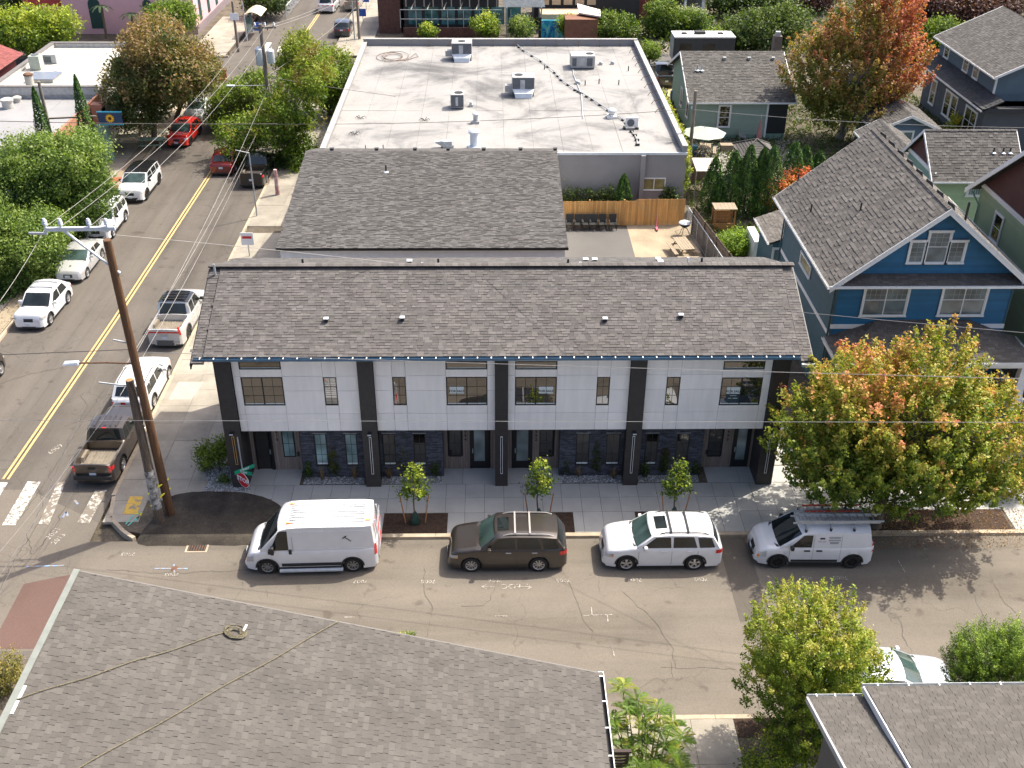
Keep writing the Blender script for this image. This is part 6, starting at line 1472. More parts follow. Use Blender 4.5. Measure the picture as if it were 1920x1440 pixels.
 zrm = zr((s1+s2)/2); wr_full = hw*(1-tumble)
 def yside(z, s):
  t = (z-zb_)/(zrm-zb_); w = width(s) if s < .9 or L-s < .8 else hw
  return lerp(w*.955, w*.955-(hw*.955-wr_full), max(0, min(1.1, t)))-.012*max(0, t)**3*0
 def rt(s, t): return zr(s)-.075*abs(t)**3.2+.0
 n = 12
 def F(k, t):
  s = lerp(s0, s1, k)+bulge*t*t*(1-.25*k); zb0_ = ztop(lerp(s0, s1, 0)+bulge*t*t)-.02 if k < 1 else 0; z = lerp(zb0_ if k < 1 else 0, rt(s1+bulge*.75*t*t, t), k); w = yside(z, s); return (X(s), w*t, z)
 def Rr(k, t):
  s = lerp(s3, s2, k)-.08*t*t; z = lerp(max(ztop(s3)-.02, zb_-.02), rt(s2-.08*t*t, t), k); w = yside(z, s2); return (X(s), w*t, z)
 m = MB(); T = np.linspace(-1, 1, 13)
 m.grid([[F(k, t) for t in T] for k in (0, .5, 1)])
 roofrows = []
 for i in range(n+1):
  rw = []
  for t in T:
   a_, b_ = s1+bulge*.75*t*t, s2-.08*t*t; s = lerp(a_, b_, i/n); z = rt(s, t); rw.append((X(s), yside(z, s)*t, z))
  roofrows.append(rw)
 if roofmat is None: m.grid(roofrows)
 m.grid([[Rr(k, t) for t in T] for k in (1, .5, 0)])
 for sd in (-1, 1):
  rws = []
  for i in range(n+1):
   top = roofrows[i][12 if sd > 0 else 0]; s_t = L/2-top[0]
   f0 = F(0, 1); r0 = Rr(0, 1); sb = lerp(L/2-f0[0], L/2-r0[0], i/n); zt_ = lerp(f0[2], r0[2], i/n); zt_ = min(zt_, zb_-.02) if 0 < i < n else zt_
   col = []
   for k in range(4):
    z = lerp(zt_, top[2], k/3); s = lerp(sb, s_t, k/3); col.append((X(s), sd*yside(z, s) if k < 3 else top[1], z))
   rws.append(col)
  m.grid(rws if sd < 0 else [c[::-1] for c in rws])
 me = m.mesh('cabin', [mat], (0, 0, 0));
 import bmesh
 bm_ = bmesh.new(); bm_.from_mesh(me); bmesh.ops.remove_doubles(bm_, verts=bm_.verts, dist=.0015); bmesh.ops.recalc_face_normals(bm_, faces=bm_.faces); bm_.to_mesh(me); bm_.free()
 me.polygons.foreach_set('use_smooth', [True]*len(me.polygons)); me.set_sharp_from_angle(angle=radians(35)); link('cabin', me, root)
 def roof_patch(name, sa, sb, ta, tb, mt, off=.006, th=None, parent=root):
  m = MB(); rws = []
  for i in range(7):
   rw = []
   for j in range(9):
    t = lerp(ta, tb, j/8); a_, b_ = s1+bulge*.75*t*t, s2-.08*t*t
    s = lerp(sa, sb, i/6); s = max(min(s, b_), a_); z = rt(s, t); rw.append((X(s), yside(z, s)*t, z+off))
   rws.append(rw)
  m.grid(rws); return m.build(name, mt, parent, smooth=40)
 if roofmat is not None: roof_patch('roof', s1-.05, s2+.05, -1, 1, roofmat, 0.004)
 g = glassm or car_glass
 def patch(fn, k0, k1, t0, t1, name, mt, off):
  m = MB(); P_ = [[fn(lerp(k0, k1, i/5), lerp(t0, t1, j/10)) for j in range(11)] for i in range(6)]
  P_ = [[(q[0]+off[0], q[1], q[2]+off[1]) for q in r_] for r_ in P_]; m.grid(P_ if off[0] > 0 else [r_[::-1] for r_ in P_]); return m.build(name, mt, root, smooth=50)
 ws = patch(F, .04, .93, -.90, .90, 'windscreen', wsm or car_glass_clear, (.006, .008))
 for sd in (-.45, .25):
  wp = MB(); a_, b_ = F(.07, sd), F(.10, sd+.52); wp.tube([(a_[0]+.02, a_[1], a_[2]+.02), (b_[0]+.02, b_[1], b_[2]+.02)], .009, 4); wp.build('wiper', plastic_black, root)
 m = MB(); m.grid([[(F(0, t)[0]+.10, F(0, t)[1]*.96, ztop(s0-.10)+.028) for t in np.linspace(-.92, .92, 9)], [(F(0.02, t)[0]+.012, F(0.02, t)[1]*.96, F(.02, t)[2]+.018) for t in np.linspace(-.92, .92, 9)]]); m.build('cowl', plastic_black, root)
 if rear_glass: patch(Rr, .22 if s3 > L-.4 else .06, .90, -.82, .82, 'rear_window', g, (-.008, .006))
 for (a, b, c, d) in sidewin:
  for sd in (-1, 1):
   m = MB(); z0_, z1_ = zb_+.03, rt((b+c)/2, 1)-.055; rws = []
   for i in range(7):
    t = i/6; col = []
    for k in range(4):
     z = lerp(z0_, min(z1_, rt(lerp(b, c, t), 1)-.045), k/3); s = lerp(lerp(a, d, t), lerp(b, c, t), k/3); col.append((X(s), sd*(yside(z, s)+.007), z))
    rws.append(col)
   m.grid(rws if sd > 0 else [c_[::-1] for c_ in rws]); m.build('side_window', g, root, smooth=40)
 for i, q in enumerate(sw):
  for sd in (-1, 1): make_wheel(root, X(q), sd*(hw-.125), r, sd, rim, spokes)
 am = archm or clad
 if am:
  for q in sw:
   for sd in (-1, 1):
    m = MB(); rws = []
    for k in range(15):
     A_ = pi*k/14; ro = ra+.055; s = q-cos(A_)*ro; z = r+sin(A_)*ro; s_i = q-cos(A_)*(ra-.01); z_i = r+sin(A_)*(ra-.01)
     z = max(z, zb0+.02); z_i = max(z_i, zb0+.0); yo = max(width(s), width(q)*.98)+.012
     rws.append([(X(s), sd*(bp(s, z, .002)[1]), z), (X(s), sd*yo, z), (X(s_i), sd*yo, z_i), (X(s_i), sd*(yo-.12), z_i)])
    m.grid(rws if sd > 0 else [c_[::-1] for c_ in rws]); m.build('wheel_arch_trim', am, root, smooth=30)
 cl = clad or plastic_black
 strip('sill', sw[0]+ra+.01, sw[1]-ra-.01, zb0+.0, zb0+(.17 if clad else .08), cl, .010)
 def cap(name, front, z0, z1, mt, inset=.0, off=.012, wk=.97, parent=root, label=None):
  m = MB(); rws = []
  for i in range(13):
   t = -1+2*i/12; s = (0.0+.16*abs(t)**5) if front else (L-.14*abs(t)**5)
   col = []
   for z in (z0, z1):
    w = width(s)*wk; x = X(s)
    if front: x -= nose*.5*max(0, 1-s/.5)*max(0, (z-.45)/max(ztop(s)-.45, .1))*.6
    x += off if front else -off
    col.append((x, w*t, z))
   rws.append(col)
  m.grid(rws if front else [c_[::-1] for c_ in rws]); return m.build(name, mt, parent, smooth=60, label=label)
 zf = ztop(.1)
 cap('front_bumper', True, zb0, zb0+(.25 if clad else .13), cl)
 cap('rear_bumper', False, zb0, zb0+(.34 if clad else .14), cl)
 cap('grille', True, zf-.30, zf-.12, plastic_black, wk=.50)
 if plate:
  for f in (True, False):
   m = MB(); x = (L/2+.02 if f else -L/2-.02); z = .42 if f else (tailh or .62); m.box(x-.008, -.15, z, x+.008, .15, z+.15)
   if f:
    for q in range(len(m.v)): pass
   m.build('licence_plate', plate_m, root)
 zh = zf-.16
 if lamps == 'std':
  strip('headlight', .02, .42, lambda s: zh-.04+s*.10, lambda s: zh+.09+s*.16, lamp_clear, .012)
  strip('indicator', .30, .42, lambda s: zh+.0, lambda s: zh+.06, lamp_amber, .016)
  zt_ = ztop(L-.2); strip('tail_light', L-.30, L-.01, lambda s: zt_-.30, lambda s: zt_-.12, lamp_red, .014)
  m = cap('tail_bar', False, zt_-.27, zt_-.14, lamp_red, wk=.985, off=.006) if tailh else None
 elif lamps == 'van':
  strip('headlight', .06, .42, lambda s: zh-.10+s*.25, lambda s: zh+.08+s*.45, lamp_clear, .012)
  strip('indicator', .05, .14, lambda s: zh-.09, lambda s: zh+.03, lamp_amber, .016)
  strip('tail_light', L-.10, L-.005, .85, 1.35, lamp_red, .016)
 if doors:
  for i, (a, b) in enumerate(doors):
   for sd in (-1, 1):
    m = MB()
    for s in (a, b):
     rws = [[(X(s-.006), sd*bp(s-.006, z, .004)[1], z), (X(s+.006), sd*bp(s+.006, z, .004)[1], z)] for z in np.linspace(zb0+.14, zb_+.0, 6)]
     m.grid(rws if sd < 0 else [c_[::-1] for c_ in rws])
     m.grid([c_[::-1] for c_ in rws] if sd < 0 else rws)
    m.build('door_seam', plastic_black, root)
    hs = b-.32; m = MB(); z = zb_-.12; q = bp(hs, z, .0); m.box(X(hs)-.11, sd*q[1], z-.016, X(hs)+.11, sd*(q[1]+.03), z+.018); m.build('door_handle', mat if handles is True else handles, root)
 for sd in (-1, 1):
  m = MB(); s = s0+.42*(s1-s0)+.18; z = zb_+.06; y = yside(z, s); m.box(X(s)-.06, sd*(y-.02), z-.02, X(s)+.06, sd*(y+.08), z+.03); m.box(X(s)-.07, sd*(y+.06), z-.05, X(s)+.07, sd*(y+.24), z+.12); m.build('wing_mirror', mat if clad is None else plastic_black, root, bevel=.03)
 if rails:
  for sd in (-1, 1):
   m = MB(); P_ = []
   for i in range(9):
    s = lerp(s1+.35, s2-.2, i/8); z = rt(s, .86); P_.append((X(s), sd*yside(z, s)*.86, z+(.05 if 0 < i < 8 else .0)))
   m.tube(P_, .022, 6); m.build('roof_rail', rails, root)
  for s in cross:
   m = MB(); z = rt(s, .86); y = yside(z, s)*.86; m.box(X(s)-.035, -y, z+.05, X(s)+.035, y, z+.10); m.build('crossbar', rails, root)
 if sunroof: roof_patch('sunroof', sunroof[0], sunroof[1], -.5, .5, car_glass, .012)
 if bed:
  m = MB(); y = width((bed[0]+bed[1])/2)*.855; m.box(X(bed[1])+.02, -y, bed[2]+.002, X(bed[0])-.02, y, bed[2]+.012); m.build('bed_liner', bed_liner, root)
  k = 11
  for i in range(k): yy = -y+2*y*(i+.5)/k; m = MB(); m.box(X(bed[1])+.05, yy-.035, bed[2]+.012, X(bed[0])-.05, yy+.035, bed[2]+.035); m.build('bed_rib', bed_liner, root)
  for sd in (-1, 1):
   q = fo+wb; m = MB(); m.prism([(X(q)-.45, sd*(y), bed[2]+.01), (X(q)+.45, sd*y, bed[2]+.01), (X(q)+.32, sd*y, bed[2]+.24), (X(q)-.32, sd*y, bed[2]+.24)], (0, -sd*.14, 0)); m.build('wheel_housing', bed_liner, root)
 if extra: extra(root, X, dict(rt=rt, yside=yside, strip=strip, bp=bp, cap=cap, roof_patch=roof_patch, ztop=ztop, zb=zb_, width=width, s1=s1, s2=s2, F=F))
 root.location = (loc[0], loc[1], RZ); root.rotation_euler = (0, 0, heading)
 return root
def suv(name, label, loc, heading, mat, L=4.85, W=1.93, H=1.76, wb=2.79, fo=.95, r=.37, slope=.55, wsx=(1.24, 1.92), rear=(4.50, 4.82), **k):
 b = H-.62
 deck = [(0, .66), (.06, .88), (.26, 1.02), (wsx[0]-.05, b), (L-.25, b+.03), (L-.04, b-.02), (L, b-.2)]
 roof = [(wsx[1], H-.055), (wsx[1]+.7, H), (rear[0]-.6, H-.02), (rear[0], H-.09)]
 sw = k.pop('sidewin', [(wsx[0]+.34, wsx[1]+.20, 2.72, 2.76), (2.84, 2.84, 3.66, 3.82), (3.92, 3.82, 4.38, 4.55)])
 return car(name, label, 'car', L, W, H, wb, fo, r, deck, dict(s0=wsx[0], s1=wsx[1], s2=rear[0], s3=rear[1], roof=roof, belt=b-.03), mat, sw, loc, heading, doors=k.pop('doors', [(1.45, 2.80), (2.80, 3.86)]), **k)
def sedan(name, label, loc, heading, mat, L=4.8, W=1.83, H=1.47, wb=2.78, fo=.93, r=.33, **k):
 deck = [(0, .60), (.10, .74), (.4, .82), (1.32, .96), (3.9, 1.0), (4.1, .99), (L-.1, .96), (L, .78)]
 roof = [(2.1, H-.05), (2.7, H), (3.2, H-.02), (3.65, H-.10)]
 return car(name, label, 'car', L, W, H, wb, fo, r, deck, dict(s0=1.30, s1=2.12, s2=3.60, s3=4.25, roof=roof, belt=.95), mat, [(1.72, 2.30, 2.80, 2.84), (2.92, 2.92, 3.52, 3.78)], loc, heading, doors=[(1.50, 2.86), (2.86, 3.75)], **k)
def pickup(name, label, loc, heading, mat, L=5.4, W=1.9, H=1.79, wb=3.24, fo=.95, r=.39, hood=1.45, cabr=(2.05, 3.25, 3.42), bedf=.72, **k):
 b = 1.12
 deck = [(0, .85), (.06, 1.0), (.3, 1.05), (hood, b), (cabr[2], b+.05), (L, b+.06)]
 roof = [(cabr[0], H-.04), (cabr[0]+.5, H), (cabr[1]-.3, H), (cabr[1], H-.03)]
 return car(name, label, 'pickup truck', L, W, H, wb, fo, r, deck, dict(s0=hood, s1=cabr[0], s2=cabr[1], s3=cabr[2], roof=roof, belt=b+.0), mat, k.pop('sidewin', [(hood+.3, cabr[0]+.15, cabr[0]+.60, cabr[0]+.62), (cabr[0]+.70, cabr[0]+.70, cabr[1]-.12, cabr[1]+.0)]), loc, heading, bed=(cabr[2]+.10, L-.09, bedf), doors=[(hood+.15, cabr[0]+.66), (cabr[0]+.66, cabr[1]+.02)], tailh=None, **k)
ROW = 'vehicles parked nose to tail along the side street'
YC = GZ(1176, 1068, RZ)[1]+.84
def wx(uf, ur, L, fo, wb):
 a = GZ(uf, 1064, RZ+.3)[0]; b = GZ(ur, 1064, RZ+.3)[0]; return (a+b)/2-(fo+wb/2)+L/2
suv('brown_suv', 'dark bronze station wagon with sunroof and silver roof rack between the van and white car', (wx(884, 1010, 4.86, .97, 2.75), YC+.02), pi, bronze_paint, L=4.86, wb=2.75, fo=.97, W=1.95, H=1.79, rails=M('rail_silver', (.45, .43, .40), .4, .1, 3, metal=.4), cross=(2.75, 3.35), sunroof=(2.05, 2.5), handles=steel, spokes=9, group=ROW)
suv('white_suv', 'white station wagon with black crossbars parked between the bronze car and ladder van', (wx(1176, 1302, 4.89, .98, 2.79), YC+.03), pi, white_paint, L=4.89, wb=2.79, fo=.98, W=1.93, H=1.80, rails=plastic_black, cross=(2.75, 3.45), sunroof=(2.15, 2.62), archm=plastic_black, spokes=5, group=ROW)
def van_extra(root, X, f):
 L = 5.41
 for i in range(9):
  y = -.62+i*.155; m = MB(); m.box(X(4.95), y-.02, f['rt'](3, y/.8)-.0, X(1.95), y+.02, f['rt'](3, y/.8)+.018); m.build('roof_rib', MATS.get('rib_shade') or M('rib_shade', (.42, .43, .44), .5, .05), root)  # ribs get a darker grey in place of shading washed out on white
 for s, y in ((1.95, .62), (1.95, -.62), (5.1, .55)):
  m = MB(); z = f['rt'](s, .7)+.0; m.box(X(s)-.1, y-.035, z, X(s)+.1, y+.035, z+.03); m.build('marker_lamp', lamp_amber, root)
 for sd in (-1, 1):
  m = MB(); y = f['width'](3)+.012; m.box(X(3.95), sd*y-.01, .42, X(1.55), sd*y+.01, .56); m.build('side_moulding', plastic_black, root)
  m = MB(); m.box(X(4.0), sd*(y-.02), .20, X(1.45), sd*(y+.12), .27); m.build('side_step', galv_light, root)
  for a, b in ((2.15, 3.35), (3.45, 5.0)):
   m = MB(); ys = f['yside'](1.5, 3); z0, z1 = 1.25, 2.08
   for (p, q, r_, s_) in ((a, b, z0, z0+.02), (a, b, z1, z1+.02)):
    m.box(X(q), sd*(f['yside'](r_, 3)+.001), r_, X(p), sd*(f['yside'](r_, 3)+.010), s_)
   m.build('panel_crease', cool_white, root)
  m = MB(); ys = f['yside'](1.0, 2)
  m.box(X(2.06), sd*(ys), .5, X(2.045), sd*(ys+.014), 1.9); m.box(X(1.30), sd*(ys), .5, X(1.285), sd*(ys+.014), 1.15); m.build('door_seam', M('seam_grey', (.25, .26, .28), .6, .05) if 'seam_grey' not in MATS else MATS['seam_grey'], root)
  m = MB(); m.box(X(2.0), sd*(ys+.0), 1.02, X(1.88), sd*(ys+.04), 1.24); m.build('door_handle', plastic_black, root)
  m = MB(); s = 1.25; m.box(X(s)-.08, sd*(ys+.05), 1.18, X(s)+.05, sd*(ys+.28), 1.52); m.build('mirror', plastic_black, root, bevel=.03)
 for sd in (-1, 1): m = MB(); m.tube([(X(5.45), sd*.55, .5), (X(5.47), sd*.52, 1.5), (X(5.35), sd*.5, 2.30)], .03, 6); m.build('rear_ladder_rail', white_paint, root)
 for i in range(7): m = MB(); m.bar((X(5.46), -.53, .65+i*.26), (X(5.46), .53, .65+i*.26), .035, .035); m.build('rear_rung', sign_red if i % 3 == 1 else steel, root)
 y = -(f['yside'](1.75, 4)+.012); y = f['yside'](1.72, 4)+.012
 for sd in (-1, 1):
  m = MB(); c = np.array((X(4.25), sd*y, 1.68)); m.bar(c+np.array((-.16, 0, -.10)), c+np.array((.10, 0, .12)), .035, .012, up=(0, 1, 0)); m.bar(c+np.array((.02, 0, .17)), c+np.array((.18, 0, .05)), .05, .012, up=(0, 1, 0)); m.build('logo', M('logo_green', (.08, .11, .06), .6, .1) if 'logo_green' not in MATS else MATS['logo_green'], root)
deck = [(0, .62), (.10, .86), (.35, 1.06), (.80, 1.20), (1.2, 1.20), (5.30, 1.22), (5.41, 1.2)]
car('white_van', 'large white cargo van with ribbed roof, ladder on its rear doors and grey side step', 'van', 5.41, 2.05, 2.36, 3.45, .95, .36, deck, dict(s0=.60, s1=1.50, s2=5.30, s3=5.40, roof=[(1.5, 2.20), (1.95, 2.34), (3, 2.36), (5.3, 2.34)], belt=1.18), white_paint, [(1.14, 1.52, 1.88, 1.88)], (wx(500, 662, 5.41, .95, 3.45), YC+.10), pi+radians(1.5), clad=plastic_black, rim=M('hub_steel', (.30, .30, .30), .4, .1, 4, metal=.6), spokes=8, rear_glass=False, lamps='van', tumble=.13, taper=.22, extra=van_extra, wsm=car_glass, group=ROW)
def connect_extra(root, X, f):
 for sd in (-1, 1):
  y = f['width'](2.4)+.010; m = MB(); m.box(X(3.35), sd*y-.01, .40, X(1.45), sd*y+.01, .50); m.build('side_moulding', plastic_black, root)
  for s in (1.35, 2.30, 3.42): m = MB(); yy = f['bp'](s, .8, .0)[1]; m.box(X(s)-.006, sd*yy, .45, X(s)+.006, sd*(yy+.008), 1.08); m.build('door_seam', MATS['seam_grey'], root)
  for s in (2.30, 3.42): m = MB(); m.prism([(X(s)-.006, sd*(f['yside'](1.1, s)+.001), 1.1), (X(s)+.006, sd*(f['yside'](1.1, s)+.001), 1.1), (X(s)+.006, sd*(f['yside'](1.68, s)+.001), 1.68), (X(s)-.006, sd*(f['yside'](1.68, s)+.001), 1.68)], (0, sd*.008, 0)); m.build('door_seam', MATS['seam_grey'], root)
  for s in (2.05, 2.55): m = MB(); yy = f['bp'](s, .95, 0)[1]; m.box(X(s)-.12, sd*yy, .93, X(s)+.12, sd*(yy+.035), .985); m.build('door_handle', plastic_black, root)
  for i, (w_, z) in enumerate(((.80, 1.60), (.75, 1.53), (.82, 1.44), (.62, 1.36), (.55, 1.30))):
   m = MB(); yy = f['yside'](z, 2.9)+.006; c = 3.12; x = X(c); m.box(x-w_/2*.62, sd*yy-.004, z-.012, x+w_/2*.62, sd*yy+.004, z+.012); m.build('lettering', M('grey_print', (.10, .12, .14), .7, .1) if 'grey_print' not in MATS else MATS['grey_print'], root)
  m = MB(); c = 2.62; yy = f['yside'](1.45, c)+.008; m.box(X(c)-.10, sd*yy-.003, 1.50, X(c)+.10, sd*yy+.003, 1.57); m.build('emblem', ink, root)
  m = MB(); P_ = [(X(c)+.17*cos(a_), sd*yy, 1.47+.15*sin(a_)) for a_ in np.linspace(radians(200), radians(340), 9)]; m.tube(P_, .008, 4); m.tube([(X(c)+.12*cos(a_), sd*yy, 1.48+.11*sin(a_)) for a_ in np.linspace(radians(210), radians(330), 7)], .008, 4); m.build('emblem_ring', MATS['grey_print'], root)
 for s in (1.95, 2.95, 3.9):
  for sd in (-1, 1): m = MB(); z = f['rt'](s, .8); y = f['yside'](z, s)*.84; m.box(X(s)-.04, sd*y-.04, z-.02, X(s)+.04, sd*y+.04, z+.13); m.build('rack_foot', plastic_black, root)
  m = MB(); z = f['rt'](s, .8); y = f['yside'](z, s)*.9; m.box(X(s)-.025, -y, z+.12, X(s)+.025, y, z+.16); m.build('rack_bar', steel, root)
deck = [(0, .60), (.10, .82), (.40, .98), (1.15, 1.10), (4.75, 1.12), (4.82, 1.1)]
CX = wx(1459, 1603, 4.82, .93, 3.06)
connect = car('ladder_van', 'small white lettered work van carrying ladders on its roof rack', 'van', 4.82, 1.88, 1.86, 3.06, .93, .34, deck, dict(s0=.82, s1=1.78, s2=4.66, s3=4.80, roof=[(1.75, 1.76), (2.2, 1.84), (3.2, 1.86), (4.7, 1.82)], belt=1.08), white_paint, [(1.35, 1.86, 2.24, 2.22)], (CX, YC+.06), pi-radians(.8), clad=plastic_black, rim=rim_dark, spokes=7, lamps='van', tumble=.14, taper=.20, extra=connect_extra, wsm=car_glass, group=ROW)
def ladder(name, label, x0, x1, y, z, rail, w=.42, step=.30, double=False, g='ladders strapped to the work van roof'):
 t = thing(name, label, 'ladder', ((x0+x1)/2, y, z), group=g)
 for k in ((0, .07) if double else (0,)):
  for s in (-1, 1): m = MB(); m.box(x0+k*2, y+s*w/2-.02, z+k, x1+k*2, y+s*w/2+.02, z+.07+k); m.build('rail', rail, t)
  n_ = int((x1-x0)/step)
  for i in range(n_): xx = x0+step*(i+.5)+k*2; m = MB(); m.box(xx-.022, y-w/2+.02, z+.02+k, xx+.022, y+w/2-.02, z+.055+k); m.build('rung', steel, t)
 return t
LY = YC+.06
ladder('ladder', 'long aluminium extension ladder on the street side of the van roof', CX-1.0, CX+2.55, LY-.30, RZ+2.05, galv, w=.46, double=True)
ladder('ladder', 'shorter ladder with orange rails on the pavement side of the van roof', CX-.35, CX+2.0, LY+.42, RZ+2.05, M('ladder_orange', (.55, .08, .04), .6, .1), w=.40)
ladder('ladder', 'middle aluminium ladder lying between the other two on the van roof', CX-.9, CX+2.3, LY+.10, RZ+2.05, steel, w=.30)
sedan('silver_sedan', 'pale silver-blue saloon parked facing right below the leafy street bush', (GZ(1668, 1255, .9)[0], GZ(1668, 1250, 1.2)[1]+.1), 0, ice_paint, wsm=car_glass_clear)
WROW = 'cars parked along the west kerb of the main street'
HD = -pi/2
def wk(u, v, L, dx=-.95):
 p = GZ(u, v, RZ); return p
def place_w(u, v, L, fo, W):
 """u,v = ground point of the front wheel on the street side"""
 p = GZ(u, v, RZ); return (p[0]-W/2+.1, p[1]-fo+L/2)
suv('white_suv', 'white hatchback-like car with roof rack, first of the row facing the camera', place_w(97, 608, 4.56, .9, 1.85), HD+radians(-2), white_paint, L=4.56, W=1.85, H=1.60, wb=2.69, fo=.92, r=.35, wsx=(1.15, 2.0), rear=(3.75, 4.45), archm=plastic_black, rails=steel, cross=(2.5, 3.2), sidewin=[(1.55, 2.18, 2.66, 2.68), (2.76, 2.76, 3.45, 3.75)], doors=[(1.4, 2.72), (2.72, 3.6)], group=WROW, lamps='std', wsm=car_glass)
sedan('silver_sedan', 'silver saloon parked second in the row under the street tree', place_w(165, 520, 4.86, .95, 1.83), HD+radians(-1), silver_paint, L=4.86, group=WROW)
suv('white_suv', 'boxy white off-road wagon behind the silver saloon and pole top', place_w(213, 445, 4.6, .85, 1.9), HD, white_paint, L=4.6, W=1.9, H=1.75, wb=2.75, fo=.85, r=.37, wsx=(1.30, 1.75), rear=(4.35, 4.55), sidewin=[(1.6, 1.88, 2.55, 2.55), (2.65, 2.65, 3.45, 3.45), (3.55, 3.55, 4.2, 4.25)], doors=[(1.45, 2.6), (2.6, 3.5)], group=WROW, clad=plastic_black, rails=plastic_black)
suv('white_suv', 'large white boxy car with glossy black roof beside the orange picnic table', place_w(277, 373, 5.0, .95, 1.98), HD+radians(-1), white_paint, L=5.0, W=1.98, H=1.76, wb=3.1, fo=.9, r=.39, wsx=(1.1, 1.85), rear=(4.6, 4.9), roofmat=black_paint, clad=plastic_black, sidewin=[(1.5, 1.98, 2.75, 2.75), (2.85, 2.85, 3.75, 3.75), (3.85, 3.85, 4.45, 4.55)], doors=[(1.4, 2.8), (2.8, 3.8)], group=WROW, rim=rim_dark)
suv('red_car', 'bright red compact car with sunroof beside the brown-leaved street tree', place_w(359, 272, 4.5, .9, 1.86), HD+radians(-3), red_paint, L=4.5, W=1.86, H=1.62, wb=2.69, fo=.9, r=.36, wsx=(1.15, 2.0), rear=(3.75, 4.4), clad=plastic_black, sidewin=[(1.55, 2.18, 2.66, 2.68), (2.76, 2.76, 3.45, 3.75)], doors=[(1.4, 2.72), (2.72, 3.6)], sunroof=(2.1, 2.6), rim=rim_dark, group=WROW)
sedan('silver_sedan', 'pale saloon parked behind the red car in tree shade', place_w(384, 228, 4.7, .9, 1.8), HD, silver_paint, L=4.7, group=WROW)
suv('dark_car', 'wheel and corner of a dark car just entering at the left edge', (GZ(4, 715, RZ)[0]-1.15, GZ(4, 715, RZ)[1]-.75), pi/2, bronze_paint, L=4.7, wb=2.7, wsx=(1.2, 2.0), rear=(4.1, 4.6), sidewin=[(1.6, 2.2, 2.7, 2.72), (2.8, 2.8, 3.5, 3.7)])
EROW = 'vehicles parked along the east kerb of the main street'
def place_e(u, v, L, fo, wb, W):
 """u,v = ground point of the rear wheel on the kerb side"""
 p = GZ(u, v, RZ); return (p[0]-W/2+.1, p[1]-(L-fo-wb)+L/2)
def tac(root, X, f):
 m = MB(); z = 1.80; m.box(X(3.27), -.10, z-.06, X(3.22), .10, z-.01); m.build('brake_lamp', lamp_red, root)
 for sd in (-1, 1): m = MB(); m.box(X(5.41), sd*.90-.10*sd-.05, .80, X(5.33), sd*.90-.10*sd+.06, 1.10); m.build('tail_light', lamp_red, root)
 m = MB(); m.box(X(5.55), -.85, .48, X(5.40), .85, .66); m.build('bumper_step', plastic_black, root, bevel=.02)
 m = MB(); m.box(X(5.425), -.16, .98, X(5.405), .16, 1.05); m.build('tailgate_handle', plastic_black, root)
 for i in range(5): m = MB(); y = -.5+i*.25; m.box(X(3.1), y-.04, f['rt'](2.6, 0)+.003, X(2.2), y+.04, f['rt'](2.6, 0)+.014); m.build('roof_rib', brown_paint, root)
pickup('brown_pickup', 'dark brown pickup truck with open ribbed bed parked nearest the crosswalk', place_e(232, 882, 5.39, .92, 3.24, 1.89), pi/2-radians(1), brown_paint, L=5.39, wb=3.24, fo=.92, extra=tac, group=EROW, spokes=6, lamps='std', archm=plastic_black)
suv('white_suv', 'white estate car between the two poles in front of the brown pickup', place_e(290, 763, 4.6, .9, 2.7, 1.86), pi/2-radians(1), white_paint, L=4.6, W=1.86, H=1.65, wb=2.7, fo=.9, r=.36, wsx=(1.15, 1.95), rear=(4.05, 4.5), archm=plastic_black, rails=plastic_black, sidewin=[(1.55, 2.12, 2.66, 2.68), (2.76, 2.76, 3.45, 3.6), (3.55, 3.55, 3.95, 4.1)], doors=[(1.4, 2.72), (2.72, 3.6)], group=EROW, tailh=.8)
def riv(root, X, f):
 m = MB(); m.box(X(5.515), -.86, .98, X(5.49), .86, 1.07); m.build('tail_bar', lamp_red, root)
 for sd in (-1, 1): m = MB(); m.box(X(5.53), sd*.62-.18, .42, X(5.48), sd*.62+.18, .48); m.build('skid_trim', steel, root)
 m = MB(); m.box(X(3.62), -.74, 1.10, X(3.5), .74, 1.24); m.build('bed_cover_roll', plastic_black, root)
 for i in range(6): m = MB(); s = 2.15+i*.20; z = f['rt'](s, .5); m.box(X(s)-.035, -.66, z+.02, X(s)+.035, .66, z+.07); m.build('roof_slat', plastic_black, root)
 m = MB(); m.lathe([(.03, 0), (.03, .03)], (X(5.5), 0, .36), 8, 'x'); m.build('tow_ring', line_yellow, root)
 lettering('RIVIAN', .13, (-2.78, 0, .86), (pi/2, 0, -pi/2), steel, root, 'lettering', .004)
pickup('silver_pickup', 'silver grey pickup with black glass roof and covered bed under the eave', place_e(356, 634, 5.51, .85, 3.45, 2.0), pi/2-radians(2), ice_paint if False else silver_paint, L=5.51, W=2.0, H=1.86, wb=3.45, fo=.85, r=.42, hood=1.15, cabr=(1.9, 3.42, 3.62), bedf=.8, roofmat=black_paint, extra=riv, group=EROW, clad=M('grey_clad', (.10, .10, .10), .6, .1), lamps='van', rim=rim_dark, plate=True, sidewin=[(1.6, 2.05, 2.6, 2.6), (2.7, 2.7, 3.3, 3.3)])
sedan('dark_red_car', 'dark red car in tree shade close to the double yellow line', place_e(441, 322, 4.4, .9, 2.6, 1.8), pi/2, darkred_paint, L=4.75, group=EROW)
pickup('black_pickup', 'black pickup tail deep in the tree shade by the poster-covered pole', place_e(500, 343, 5.4, .92, 3.24, 1.9), pi/2, black_paint, group=EROW)
